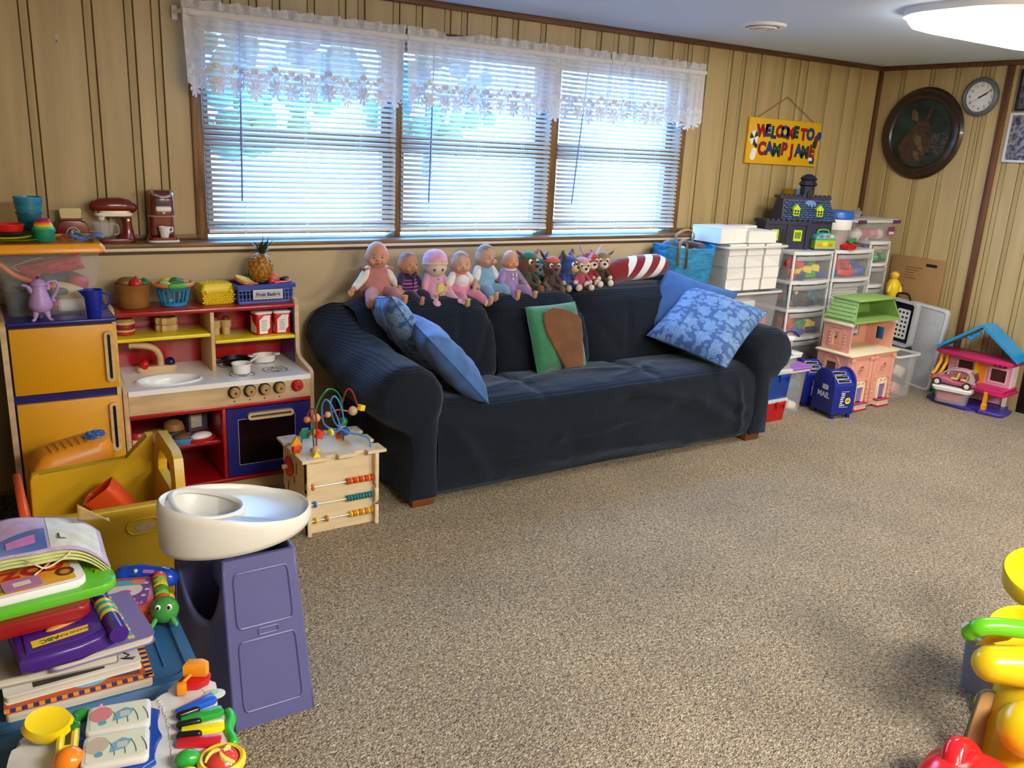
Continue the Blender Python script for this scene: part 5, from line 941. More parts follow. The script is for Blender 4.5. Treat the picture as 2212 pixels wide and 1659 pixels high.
for x,w1 in ((-.185,.05),(-.02,.06)):
    f_=B().prism(rrect(w1,.075,.003,2,0,.038),0,.006,FY(x,-.09,.055)).o('window_panel',LIME,hh)
    for k in range(4): B().box((x-w1*.27+k*w1*.18,-.0965,.095),(w1*.09,.001,.042)).o('bar',BLACK,f_)
B().bx(-.135,-.07,-.094,-.088,0,.13).o('doorway',BLACK,hh)
tw=B(); b=tw; b.lathe([(.05,.335),(.05,.42),(.066,.43),(.058,.445),(.048,.46),(.062,.468),(.046,.485),(.02,.50),(.0,.502)],(.075,.045,0),8); b.o('tower',NV,hh,ang=.4); B().prism([(-.018,0),(.018,0),(.018,.045),(0,.06),(-.018,.045)],0,.004,FY(.075,-.004,.345)).o('tower_door',BLACK,hh)
B().prism([(0,.0),(.03,.03),(.07,.03),(.1,.0),(.088,.012),(.08,-.02),(.07,.005),(.055,-.025),(.045,.002),(.03,-.012),(.02,.004)],0,.003,FY(.02,-.045,.30)@Matrix.Rotation(-.42,4,'X')).o('drip_patch',pl('5a86bc',.5),hh)
# small tin, tub and toys on the drawers
t=thing('lunch_tin','small domed tin lunchbox in pale blue and lime with a green handle','lunchbox',(5.0,3.84,.996),-.38)
A=[(.075*math.cos(PI*i/12),.078+.04*math.sin(PI*i/12)) for i in range(13)]
B().prism([(-.075,.008),(.075,.008),(.075,.075),(-.075,.075)],-.045,.045,FY(0,0,0)).o('tin_body',pl('9cc23c',.3),t); B().prism(A,-.047,.047,FY(0,0,0)).o('tin_lid',pl('58b4c8',.3),t); B().bx(-.077,.077,-.048,.048,0,.012,bev=.002).o('tin_base',pl('4a3a90',.3),t); B().bx(-.077,.077,-.0485,.0485,.073,.079).o('seam',pl('3a9a50',.3),t)
B().tube(cr_spline([(-.045,0,.112),(-.03,0,.135),(.03,0,.135),(.045,0,.112)],5),.006,8).o('handle',pl('52b848'),t)
for i,(x,z,c,r) in enumerate(((-.04,.035,'e08a2a',.018),(.0,.045,'d8d040',.022),(.042,.038,'d86a2a',.016),(.01,.095,'d85a3a',.015),(.045,.098,'e0d850',.014),(-.035,.095,'7a58a8',.016))): B().prism(circ(r,12,0,0,r*.7),0,.0008,FY(x,-.0475 if z>.08 else -.0455,z)).o('print_patch',pl(c,.4),t)
t=thing('tub_pail','white tub with bright blue lid and red handle','tub',(5.20,3.90,.996)); B().lathe([(.075,0),(.08,.004),(.10,.14),(.10,.145)],n=28).o('pail',mat('tub_clear','d8dce0',.3,alpha=.4),t); B().lathe([(.104,.135),(.107,.14),(.11,.205),(.105,.21)],n=28).o('collar',WHITE,t); B().lathe([(.11,.208),(.116,.214),(.116,.245),(.105,.262),(.06,.268),(0,.268)],n=28).o('lid',pl('1c62c0',.3),t); B().tube(cr_spline([(-.112,-.02,.20),(-.125,-.03,.15),(-.11,-.04,.09),(-.09,-.05,.06)],5),.011,8,flat=(1,.5)).o('handle',pl('c02a2c'),t)
B().ell((0,-.02,.07),(.06,.05,.05)).o('contents',pl('b8382c',.5),t)
t=thing('toy_pan','small red toy pan with dark lid in front of the blue lidded tub','toy pan',(5.235,3.80,.996)); B().lathe([(.04,0),(.058,.01),(.064,.03),(.06,.034),(.03,.045),(0,.05)],n=24).o('pan_body',pl('c8141c',.15),t); B().tube([(-.02,-.03,.055),(.02,-.035,.075)],.012,8,rnd=True).o('grip',pl('2a8a3a'),t)
pb=thing('storage_bin','clear latched bin with purple clips and pink contents on the corner tower','storage bin',(5.60,3.95,1.042)); openbin(pb,.47,.21,.15,THIN,RIMM); B().prism(rrect(.50,.24,.03,4),.150,.160,bev=.003).o('lid',mat('cloudy_lid','e6e8ea',.3,alpha=.45),pb)
for s in (-1,1): B().box((s*.20,-.124,.142),(.085,.014,.026),bev=.005).o('clip',pl('5a2a58'),pb)
B().box((.16,-.118,.075),(.075,.003,.06)).o('label',pl('7a3a58',.5),pb); B().box((.16,-.1198,.06),(.06,.001,.02)).o('label_print',pl('d8ccd0',.5),pb)
for i,(x,c,l) in enumerate(((5.47,'d8cccc','pale cloth in the purple clipped bin'),(5.56,'a8406a','dark pink toy in the purple clipped bin'),(5.66,'c87a90','rose cloth in the purple clipped bin'),(5.73,'d8b8c0','light pink cloth in the purple clipped bin'))):
    t=thing('bundle',l,'bundle',(x,3.93,1.09),group='contents of the purple clipped bin'); b=B(); b.ell((0,0,0),(.05,.05,.04),u=18,v=12)
    for v in b.bm.verts: v.co+=v.co.normalized()*.012*nz(v.co.x*40+i,v.co.y*40,v.co.z*40)
    b.o('bundle_body',pl(c,.6),t,ang=3)
t=thing('grey_paddle','grey plastic scoop lying on the bin at the corner','scoop',(5.62,4.05,1.21),.5); B().box((0,0,.012),(.10,.07,.02),rot=(0,-.35,0),bev=.008).o('scoop_body',pl('9aa0a4',.4),t); B().tube([(.04,0,.025),(.11,0,.045)],.008,8,rnd=True).o('grip',pl('9aa0a4',.4),t)
def hbook(label,loc,rz,w,d,h,col,tilt=0):
    t=thing('picture_book',label,'book',loc,group='books on the ledge behind the toy mansion',rot=(tilt,0,rz)); B().bx(-w/2+.002,w/2-.002,-d/2+.001,d/2-.001,.002,h-.002).o('pages',pl('e8e4da',.7),t)
    for s in (-1,1): B().bx(-w/2,w/2,s*d/2-.001,s*d/2+.001,0,h).o('cover',pl(col,.45),t)
    B().bx(-w/2-.001,-w/2+.002,-d/2-.001,d/2+.001,0,h).o('spine',pl(col,.45),t); return t
hbook('yellow spined book standing behind the mansion tower',(5.02,4.19,1.087),-.4,.03,.14,.30,'d8b020'); hbook('light blue picture book standing behind the mansion tower',(5.12,4.19,1.087),-.3,.16,.012,.30,'4a90c0')
jb=hbook('white picture book with red title beside the mansion tower',(5.29,4.18,1.087),-.32,.14,.02,.21,'e8e6e4'); text('Jingle Bells',.024,pl('b8242c',.5),jb,FY(0,-.0112,.15),.0004); B().prism(circ(.022,14),0,.001,FY(0,-.011,.055)).o('print_patch',pl('b8242c',.5),jb); B().prism(rrect(.05,.02,.006,3),0,.001,FY(0,-.0111,.03)).o('print_patch',pl('26262a',.5),jb)
hbook('red and green book next to the white picture book',(5.385,4.19,1.087),-.35,.03,.10,.20,'b83428')
# ---------------------------------------------------------------- small bins at the sofa arm
def latchbox(label,loc,w,d,h,col):
    t=thing('latch_box',label,'storage box',loc,0,'small latched boxes at the sofa arm'); m=pl(col,.3)
    b=B(); b.rings([[Vector((x,y,z)) for x,y in rrect(w*s,d*s,.012,4)] for s,z in ((.9,0),(.91,.003),(1,h*.85))]); b.o('tub',m,t,ang=.5); B().prism(rrect(w*1.05,d*1.05,.014,4),h*.85,h,bev=.004).o('lid',mat('lid_frost','dfe4ea',.25,alpha=.7),t)
    lt=B().box((.02,-d/2-.008,h*.82),(w*.45,.012,.02),bev=.004).o('latch',m,t)
    for s in (-1,1): B().box((.02+s*w*.18,-d/2-.012,h*.74),(.012,.010,.05),bev=.003).o('latch_arm',m,t)
    return t
latchbox('red latched box on the carpet beside the sofa arm',(4.17,3.455,.001),.185,.20,.145,'b8141c'); latchbox('blue latched box stacked on the red one',(4.175,3.455,.147),.195,.20,.185,'123f9a')
t=thing('storage_bin','small clear bin of green toys on the blue latched box','storage bin',(4.195,3.46,.333)); openbin(t,.19,.20,.085,THIN2,RIMM); 
for i,(x,c,l) in enumerate(((4.16,'2a6a34','green toy in the small clear bin by the sofa arm'),(4.23,'8a7a30','olive toy in the small clear bin by the sofa arm'))): q=thing('toy_lump',l,'toy',(x,3.44,.365)); B().box((0,0,0),(.06,.07,.045),rot=(.2,.2,.4),bev=.014,seg=3).o('toy_body',pl(c,.5),q)
t=thing('storage_bin','small clear box with white lid above the purple lidded bin','storage bin',(4.315,3.52,.323)); openbin(t,.20,.20,.075,THIN2,RIMM); B().prism(rrect(.225,.225,.02,4),.075,.088,bev=.004).o('lid',mat('cloudy_lid2','eef0f2',.3,alpha=.8),t)
t=thing('handled_tub','tub with white lid and dark blue carry handle behind the sofa arm','tub',(4.325,3.50,.412)); B().lathe([(.05,0),(.052,.004),(.062,.08)],n=24).o('pail',mat('tub_amber','d8cfa8',.3,alpha=.6),t); B().lathe([(.066,.078),(.07,.083),(.07,.098),(.05,.104),(0,.104)],n=24).o('lid',WHITE,t); B().tube(cr_spline([(-.04,-.02,.106),(0,-.03,.13),(.045,-.04,.125),(.085,-.04,.10)],5),.012,8,flat=(1,.6),rnd=True).o('handle',pl('14286a'),t)
pp=thing('storage_bin','clear bin with purple lid on the carpet beside the mailboxes','storage bin',(4.40,3.56,.001)); openbin(pp,.245,.27,.295,THIN2,RIMM); B().prism(rrect(.285,.31,.03,4),.297,.312,bev=.004).o('lid',pl('9a6ac4',.35),pp); B().prism(rrect(.24,.26,.02,4),.312,.322,bev=.004).o('lid_panel',pl('9a6ac4',.35),pp)
for i,(p,c,l) in enumerate((((4.42,3.47,.05),'d8d4cc','white toy at the bottom of the purple lidded bin'),((4.36,3.50,.16),'a04a58','rose toy in the purple lidded bin'),((4.45,3.52,.17),'3a6aa0','blue toy in the purple lidded bin'),((4.38,3.55,.08),'3a7a58','green toy in the purple lidded bin'))): q=thing('toy_lump',l,'toy',p,group='toys in the purple lidded bin'); B().box((0,0,0),(.09,.07,.06),rot=(.2*i,.3,.5*i),bev=.02,seg=3).o('toy_body',pl(c,.5),q)
# ---------------------------------------------------------------- mailboxes
MB_=mat('mailbox_blue','12268c',.4,nz=.08,ns=20)
def mailbox(label,loc,rz):
    t=thing('toy_mailbox',label,'toy mailbox',loc,rz,'blue toy mailboxes'); w,d=.172,.20
    sp=[(0,.03),(0,.215)]+[(.10-.10*math.cos(PI*i/14),.215+.10*math.sin(PI*i/14)) for i in range(1,14)]+[(.20,.215),(.20,.03)]
    for x in (0,w-.012): B().prism(sp,0,.012,Matrix(((0,0,1,x),(1,0,0,0),(0,1,0,0),(0,0,0,1))),bev=.002).o('side_panel',MB_,t)
    B().bx(.012,w-.012,.0,.012,.03,.215).bx(.012,w-.012,.188,.20,.03,.215).bx(.012,w-.012,.012,.188,.03,.042).o('box_body',MB_,t)
    b=B(); b.rings([[Vector((x,y,z)) for x in (.012,w-.012) for y,z in (((.0,.205),(.006,.225)) if 0 else ((0,.21),))] for _ in (0,)],cap=False) if 0 else None
    sl=B(); sl.prism([(0.0,.205),(.006,.222),(.085,.300),(.11,.302),(.19,.222),(.19,.205)],.012,w-.012,Matrix(((0,0,1,0),(1,0,0,0),(0,1,0,0),(0,0,0,1)))); top=sl.o('sloped_top',MB_,t,ang=.3)
    M=Matrix.Translation((w/2,.046,.2617))@Matrix.Rotation(R(44.6),4,'X')
    for k,z in enumerate((.032,.0,-.030)):
        s=.075-.0*k; P=[(-s*.62,-.008),(s*.62,-.008),(s*.62,.008),(s*.1,.008),(s*.05,.012),(-s*.62,.012)]
        B().prism([(x*1.08,y*1.25) for x,y in P],.0002,.0008,M@Matrix.Translation((.004*(k-1),z,0))).o('slot_outline',LBL,top); B().prism(P,.0009,.0014,M@Matrix.Translation((.004*(k-1),z,0))).o('slot',BLACK,top)
    for x in (.012,w-.034):
        for y in (.006,.172): B().box((x+.011,y+.011,.016),(.022,.022,.032)).o('leg',MB_,t)
    FXm=lambda y,z:Matrix.Translation((-.0003,y,z))@Matrix.Rotation(-PI/2,4,'Z')@Matrix.Rotation(PI/2,4,'X')
    text('MAIL',.052,mat('mail_silver','d4d8dc',.4),t,FXm(.095,.142),.0004,bold=.0012)
    e=B().prism(rrect(.055,.032,.001,1),0,.0006,FXm(.085,.195)).o('envelope_print',mat('mail_silver','d4d8dc',.4),t); B().tube([FXm(.085,.195)@Vector(p) for p in ((-.027,.015,.001),(0,-.003,.001),(.027,.015,.001))],.0009,4).tube([FXm(.085,.195)@Vector(p) for p in ((-.027,-.015,.001),(-.008,.002,.001))],.0007,4).tube([FXm(.085,.195)@Vector(p) for p in ((.027,-.015,.001),(.008,.002,.001))],.0007,4).o('envelope_lines',MB_,e)
    b=B()
    for k in range(3): b.box((-.0004,.135,.19+.008*k),(.0006,.02-.004*k,.0015))
    b.o('speed_lines',pl('5a1c4a',.5),t)
    pan=B().prism(rrect(.09,.13,.003,2),0,.0008,FY(.086,0,.125)).o('label_panel',mat('label_navy','10207c',.4),t); b=B()
    for k,(x,wd) in enumerate(((.09,.06),(.075,.03),(.076,.026),(.074,.03),(.068,.024),(.070,.026),(.066,.02),(.074,.042),(.088,.07))): b.box((x,-.0012,.180-k*.0128),(wd,.0006,.0022 if k in (0,8) else .006))
    b.o('label_print',LBL,pan); B().prism(circ(.0215,20),.0009,.0014,FY(.118,0,.118)).o('sticker',pl('e8d83a',.4),pan); B().box((.118,-.0018,.118),(.024,.0006,.006)).ell((.120,-.0017,.128),(.004,.0005,.004)).ell((.116,-.0017,.108),(.003,.0005,.003)).o('sticker_print',INK,pan)
    text('Mailroom Fun',.010,LBL,t,FXm(.10,.052),.0003) if 0 else None
    return t
mailbox('blue toy mailbox in front, its side lettered in white',(4.55,3.235,0),-.22); mailbox('blue toy mailbox standing behind the front one',(4.60,3.50,0),-.25)
# ---------------------------------------------------------------- pink dollhouse
PK=mat('dollhouse_pink','dea08e',.5,bp=.15,bs=80); CRM=pl('eadfc0',.45); GRN=mat('dollhouse_green','86ab5c',.5); PUR=pl('8a74a8',.5); MAG=pl('a8305c',.4)
dh=thing('dollhouse','pink plastic dollhouse with green mansard roof, open upper floor','dollhouse',(4.77,3.32,0),.02); W_,D_=.50,.24
B().bx(0,.012,0,D_,0,.375).o('side_wall',PK,dh); B().bx(W_-.012,W_,0,D_,0,.375).o('side_wall',PK,dh); B().bx(.012,W_-.012,D_-.012,D_,0,.375).o('back_wall',PK,dh)
for i in range(2):
    x0=.004+i*.248; x1=x0+.244; d=B().bx(x0,x1,-.012,.004,.012,.37,bev=.003).o('front_door',PK,dh)
    xc=(x0+x1)/2
    for px in (x0+.02,x1-.02): B().bx(px-.014,px+.014,-.020,-.012,.03,.36,bev=.003).o('pilaster',PK,d); B().box((px,-.019,.345),(.04,.014,.02),bev=.004).o('capital',PK,d)
    B().bx(x0+.01,x1-.01,-.018,-.012,.195,.21).o('moulding',PK,d); B().bx(x0+.004,x1-.004,-.022,-.01,.355,.372).o('moulding',PK,d); B().bx(x0+.05,x1-.05,-.0135,-.012,.22,.335).o('panel',PK,d)
    B().ring(circ(.030,20),circ(.023,20),0,.008,FY(xc,-.012,.28)).o('round_window_frame',PK,d); B().prism(circ(.023,20),0,.001,FY(xc,-.0125,.28)).o('round_window_pane',pl('6a4a44',.4),d); B().box((xc,-.016,.28),(.006,.006,.046)).box((xc,-.016,.28),(.046,.006,.006)).o('window_bar',PK,d)
    for k in range(4):
        for px in (x0+.02,x1-.02): B().box((px,-.021,.05+.03*k),(.026,.006,.022),bev=.003).o('quoin',PK,d)
    # french window with flower box
    B().ring(rrect(.10,.115,.004,2,0,.0575),rrect(.068,.10,.003,2,0,.05),0,.012,FY(xc+.01,-.012,.055)).o('window_frame',CRM,d); B().prism(rrect(.068,.10,.002,2,0,.05),0,.003,FY(xc+.01,-.012,.055)).o('shutter',PUR,d)
    for k in range(7): B().box((xc+.01,-.0158,.062+.0135*k),(.064,.002,.008)).o('shutter_slat',PUR,d)
    for s in (-1,1): B().ring([(s*.024+.026*math.cos(PI*j/8),.026*math.sin(PI*j/8)) for j in range(9)]+[(s*.024-.02,0)],[(s*.024+.016*math.cos(PI*j/8),.002+.016*math.sin(PI*j/8)) for j in range(9)]+[(s*.024-.012,.002)],0,.012,FY(xc+.01,-.012,.17)).o('arch',CRM,d)
    B().bx(xc-.055,xc+.075,-.055,-.012,.045,.054,bev=.003).o('balcony_top',MAG,d); B().bx(xc-.048,xc+.068,-.048,-.012,.012,.046).o('flower_box',CRM,d); B().bx(xc-.055,xc+.075,-.055,-.012,.0,.013,bev=.003).o('balcony_base',MAG,d)
    for k in range(8): B().box((xc-.035+k*.0128,-.0495,.030),(.006,.004,.018)).o('baluster',pl('d0c4a0',.5),d)
def side_window(parent,x,yc,z,h=.09,w=.06,arch=False):
    f=B().ring(rrect(w+.04,h+.04,.003,2),rrect(w,h,.002,2),0,.006,FX(x,yc,z)).o('window_frame',PK,parent); B().prism(rrect(w,h,.002,2),.0,.0015,FX(x,yc,z)).o('pane',pl('5a3a30',.3),f)
    if arch: B().tube([(x-.006,yc+.05*math.cos(PI*k/8),z+h/2+.012+.035*math.sin(PI*k/8)) for k in range(9)],.006,6).o('pediment',PK,f)
    else: B().prism([(-w*.75,0),(w*.75,0),(0,.028)],0,.008,FX(x,yc,z+h/2+.022)).o('pediment',PK,f)
    for k in range(5): B().box((x-.004,yc-w/2-.022,z-h/2+k*h/4.5),(.008,.02,.014),bev=.002).o('quoin',PK,f); B().box((x-.004,yc+w/2+.022,z-h/2+k*h/4.5),(.008,.02,.014),bev=.002).o('quoin',PK,f)
    B().box((x-.006,yc,z-h/2-.024),(.012,w+.06,.012),bev=.002).o('window_sill',PK,f)
side_window(dh,0,.125,.27,.09,.07,True); side_window(dh,0,.125,.10,.09,.07)
B().bx(-.022,W_+.012,-.03,D_+.012,.372,.386,bev=.004).o('ledge',CRM,dh)
# upper storey: side walls with window, back wall, open front
def wall_hole(name,parent,M,w,h,hx,hz,hw,hh_):
    B().ring([(-w/2,0),(w/2,0),(w/2,h),(-w/2,h)],[(hx-hw/2,hz-hh_/2),(hx+hw/2,hz-hh_/2),(hx+hw/2,hz+hh_/2),(hx-hw/2,hz+hh_/2)],0,.010,M).o(name,PK,parent)
wall_hole('upper_side_wall',dh,FX(.022,.12,.386),.20,.185,0,.085,.06,.085); wall_hole('upper_side_wall',dh,FX(W_-.012,.12,.386),.20,.185,0,.085,.06,.085)
wall_hole('upper_back_wall',dh,FY(.13,.232,.386),.236,.185,0,.09,.06,.08); wall_hole('upper_back_wall',dh,FY(.366,.232,.386),.236,.185,0,.09,.06,.08)
b=B().ring(rrect(.10,.13,.003,2),rrect(.062,.088,.002,2),0,.006,FX(.012,.12,.471)).o('window_frame',PK,dh); B().prism([(-.05,0),(.05,0),(0,.028)],0,.008,FX(.012,.12,.542)).o('pediment',PK,dh)
for k in range(5): B().box((.008,.12-.056,.425+k*.022),(.008,.02,.014),bev=.002).o('quoin',PK,dh); B().box((.008,.12+.056,.425+k*.022),(.008,.02,.014),bev=.002).o('quoin',PK,dh)
B().bx(-.006,.03,.012,.232,.565,.585,bev=.004).o('cornice',CRM,dh); B().bx(W_-.03,W_+.006,.012,.232,.565,.585,bev=.004).o('cornice',CRM,dh)
b=B(); b.rings([[Vector((x,y,z)) for x,y in ((x0,y0),(x1,y0),(x1,y1),(x0,y1))] for x0,x1,y0,y1,z in ((.0,W_,.0,.24,.585),(.005,W_-.005,.0,.24,.60))]); b.o('roof_floor',GRN,dh)
def slab(name,q,th,m,p):
    n=(Vector(q[1])-Vector(q[0])).cross(Vector(q[3])-Vector(q[0])).normalized()*th; b=B(); b.rings([[Vector(a) for a in q],[Vector(a)+n for a in q]]); return b.o(name,m,p,ang=.3)
ls=slab('roof_slope',[(.0,.0,.60),(.0,.24,.60),(.06,.215,.725),(.06,.035,.725)],.008,GRN,dh); slab('roof_slope',[(W_,.24,.60),(W_,.0,.60),(W_-.06,.035,.725),(W_-.06,.215,.725)],.008,GRN,dh); slab('roof_slope',[(W_,.24,.60),(.0,.24,.60),(.06,.215,.725),(W_-.06,.215,.725)],-.008,GRN,dh)
for r in range(5):
    for c in range(6):
        u=(c+.5+(r%2)*.5-.25)/6; v=(r+.5)/5; y=lerp(lerp(.012,.228,u),lerp(.04,.21,u),v); B().box((.06*v-.004,y,.602+.122*v),(.004,.034,.024),rot=(PI/4,R(-26),0) if 0 else (0,R(26),0),bev=.002,seg=1).o('roof_shingle',GRN,ls)
B().bx(.045,W_-.045,.02,.225,.722,.737,bev=.005).o('roof_cap',GRN,dh)
# ---------------------------------------------------------------- things behind the dollhouse
t=thing('storage_bin','clear bin of mixed toys standing behind the dollhouse','storage bin',(5.50,3.50,.001)); openbin(t,.26,.28,.31,THIN2,RIMM)
for i,(p,c,l) in enumerate((((5.46,3.42,.06),'c89088','pink toy low in the bin behind the dollhouse'),((5.55,3.45,.16),'c8b8a8','beige toy in the bin behind the dollhouse'),((5.50,3.55,.1),'7a8a90','grey toy in the bin behind the dollhouse'))): q=thing('toy_lump',l,'toy',p); B().box((0,0,0),(.09,.08,.08),rot=(.3*i,.4,.5*i),bev=.02,seg=3).o('toy_body',pl(c,.5),q)
SIL=mat('silver_grey_plastic','b4b9c0',.4,nz=.08,ns=40)
t=thing('folding_panel','pale grey rounded panel leaning against the side wall','panel',(5.885,3.53,0),rot=(0,R(4),R(-90)))
B().prism(rrect(.31,.62,.035,6,0,.31),0,.028,FY(0,0,0),bev=.006,seg=3).o('panel',SIL,t); B().ring(rrect(.30,.61,.035,6,0,.31),rrect(.27,.58,.03,6,0,.31),.028,.034,FY(0,0,0)).o('panel_rim',mat('silver_rim','d4d8dc',.3),t)
t=thing('play_case','open grey case with black lining and a perforated plate','case',(5.80,3.665,.30),rot=(0,R(3),R(-90))); B().ring(rrect(.26,.34,.035,6,0,.17),rrect(.22,.30,.02,6,0,.17),0,.05,FY(0,0,0)).o('case_rim',SIL,t); B().prism(rrect(.25,.33,.03,6,0,.17),-.004,.004,FY(0,0,0)).o('lining',BLACK,t)
pl_=B().prism(rrect(.10,.22,.008,3,.02,.16),.014,.020,FY(0,0,0)).o('perforated_plate',pl('d8dce0',.4),t)
for i in range(3):
    for j in range(6): B().prism(circ(.009,10,-.012+i*.03,.075+j*.034),.0202,.0208,FY(0,0,0)).o('hole',BLACK,pl_)
B().tube(cr_spline([(-.07,-.02,.34),(-.05,-.02,.375),(.02,-.02,.38),(.05,-.02,.34)],5),.008,8).o('carry_handle',BLACK,t)
cs=B().bx(5.745,5.83,3.55,3.79,0,.295,bev=.004).o('crate_stand',mat('dark_crate','2c2c30',.6)); tag(cs,'dark low crate under the grey play case','crate')
t=thing('cardboard_box','flat brown cardboard box leaning against the side wall','cardboard box',(5.925,3.69,0),rot=(0,R(1.0),0)); KB=mat('kraft_card','a07c50',.8,nz=.1,ns=8); B().bx(-.012,.012,-.21,.21,0,.935,bev=.003).o('carton',KB,t)
B().prism(rrect(.085,.022,.002,2),0,.0008,FX(-.012,-.115,.89)).o('print_label',INK,t); b=B()
for k,(w1,y0) in enumerate(((.14,.02),(.11,.035),(.08,.05),(.08,.05),(.10,.04))): b.prism(rrect(w1,.006,.001,1),0,.0006,FX(-.012,y0,.86-.02*k))
b.o('print_lines',mat('card_ink','6a4c34',.7),t); B().prism(rrect(.04,.04,.002,2),0,.0006,FX(-.012,.10,.70)).o('print_mark',mat('card_ink','6a4c34',.7),t)
t=thing('toy_figure_tower','yellow toy figure standing on a blue and purple base by the cardboard','toy',(5.78,3.755,.0)); B().lathe([(.05,0),(.055,.01),(.045,.48),(.05,.60),(.04,.62)],n=18).o('post',pl('2c6a9a',.4),t); B().ell((-.045,-.02,.60),.048).o('ball',pl('5a2a8a',.25),t); B().lathe([(.03,.62),(.042,.635),(.04,.66)],n=16).o('boots',pl('d8a020',.4),t); B().lathe([(.04,.66),(.048,.69),(.046,.74),(.03,.765),(.016,.775)],n=18).o('torso',pl('e0c41c',.4),t); B().ell((0,0,.80),.031).o('head',pl('e0b020',.4),t); B().tube([(-.03,-.01,.75),(-.07,-.02,.72),(-.08,-.02,.69)],.013,8,rnd=True).o('arm',pl('e0c41c',.4),t); B().tube([(.03,-.01,.75),(.06,-.02,.71),(.05,-.03,.68)],.013,8,rnd=True).o('arm',pl('e0c41c',.4),t)
for s in (-1,1): B().ell((s*.010-.012,-.026,.808),(.006,.004,.006)).o('eye',pl('f0f0f0',.2),t)
# ---------------------------------------------------------------- toy house with blue roof
th=thing('toy_playhouse','pink toy playhouse with open blue gable roof and orange posts','toy house',(5.80,3.03,0),R(-90)+.12)  # local x runs toward the camera side
PKH=pl('dc9cb4',.4); MG=pl('c42468',.35); ORG=pl('e8981c',.35); PUB=pl('3c2f94',.35); SKY=pl('1f90cc',.3); WHT=pl('e6dce0',.4)
B().prism([(-.27,.10),(-.26,-.10),(-.18,-.16),(.0,-.19),(.05,-.185),(.07,-.16),(.10,-.155),(.12,-.175),(.24,-.16),(.27,-.13),(.26,.02),(.20,.05),(.20,.12)],0,.026,bev=.008,seg=3).o('base',PUB,th)
for x,y in ((-.22,-.02),(.135,-.13)):
    p_=B().lathe([(.020,.026),(.021,.06),(.016,.066),(.014,.135),(.018,.15)],(x,y,0),4,(0,0,PI/4)).o('post',ORG,th,ang=.3)
B().box((.18,.08,.09),(.022,.022,.13)).o('post',WHT,th); B().box((-.14,.09,.09),(.022,.022,.13)).o('post',WHT,th); B().bx(-.14,.18,.085,.10,.03,.15).o('lower_back_wall',PKH,th)
B().prism([(-.16,-.02),(-.05,-.10),(.10,-.14),(.235,-.13),(.235,.10),(-.16,.10)],.150,.172,bev=.004).o('upper_floor',MG,th); B().prism([(.0,-.115),(.24,-.15),(.25,-.12),(.25,.10),(.0,.10)],.135,.150,bev=.004).o('floor_skirt',MG,th)
bw=[(-.09,.03,-.055),(.12,.03,.055)]
b=B(); M=FY(0,.02,.172)
w1=B().ring([(-.20,0),(.0,0),(.0,.165),(-.20,.165)],[(-.135,.05),(-.035,.05),(-.035,.13),(-.135,.13)],0,.012,M).o('front_wall',PKH,th); w2=B().ring([(.05,0),(.215,0),(.215,.165),(.05,.165)],[(.085,.03),(.185,.03),(.185,.115),(.085,.115)],0,.012,M).o('front_wall',PKH,th)
for (x0,x1,z0,z1,p_) in ((-.135,-.035,.05,.13,w1),(.085,.185,.03,.115,w2)):
    B().ring(rrect(x1-x0+.02,z1-z0+.02,.003,2,(x0+x1)/2,(z0+z1)/2),rrect(x1-x0,z1-z0,.002,2,(x0+x1)/2,(z0+z1)/2),.012,.018,M).o('window_frame',pl('e8c0cc',.4),p_); B().prism(rrect(x1-x0,z1-z0,.002,2,(x0+x1)/2,(z0+z1)/2),.001,.003,M).o('pane',pl('4a2a20',.3),p_)
    for k in range(3): B().prism(rrect(.022,.012,.001,1,x0+.02+k*(x1-x0-.04)/2,z1+.022),.012,.013,M).o('transom',pl('6a2a40',.4),p_)
B().bx(.0,.05,.005,.02,.172,.337).o('doorway',ORG,th); B().bx(-.012,.004,-.03,.012,.172,.337).o('door',pl('e8c82a',.4),th)
B().bx(.205,.22,.012,.10,.172,.337).o('side_wall',WHT,th); 
for k in range(6): B().bx(.218,.222,.02,.10,.178+.026*k,.198+.026*k).o('siding_board',WHT,th)
B().prism([(-.27,-.06),(-.1,-.10),(.08,-.12),(.25,-.10),(.255,.10),(-.27,.10)],.337,.362,bev=.005).o('roof_base',MG,th)
for x in (-.24,-.20): B().tube([(x,-.03,.34),(x,-.03,.27),(x-.012,-.06,.20),(x-.02,-.09,.175)],.012,8).o('slide_post',ORG,th)
for s,x0 in ((-1,-.26),(1,.27)):
    ax,az=x0,.365; bx_,bz=.01,.565; q=[(ax,-.09,az),(bx_,-.09,bz),(bx_,.10,bz),(ax,.10,az)]; n=Vector((-(bz-az),0,bx_-ax)).normalized()*(.018 if s<0 else -.018)
    b=B(); b.rings([[Vector(a) for a in q],[Vector(a)+n for a in q]]); b.o('roof_slope',SKY,th,ang=.3)
B().tube([(-.08,-.06,.48),(-.05,-.06,.47),(-.03,-.06,.505),(.0,-.06,.52)],.014,8).o('roof_bracket',SKY,th)
t=thing('storage_box','small clear box with white lid in front of the playhouse','storage box',(5.645,3.085,.027),R(-90)+.32); openbin(t,.22,.13,.10,THIN2,RIMM); B().prism(rrect(.25,.16,.02,4),.1,.115,bev=.004).o('lid',WHITE,t)
q=thing('toy_furniture','pink toy furniture inside the small clear box','toy',(5.645,3.085,.036),R(-90)+.32); B().box((-.01,0,.03),(.16,.08,.05),bev=.006).o('seat_block',pl('c43a6a',.4),q); B().box((-.01,.03,.06),(.16,.02,.03),bev=.005).o('backrest',pl('c43a6a',.4),q)
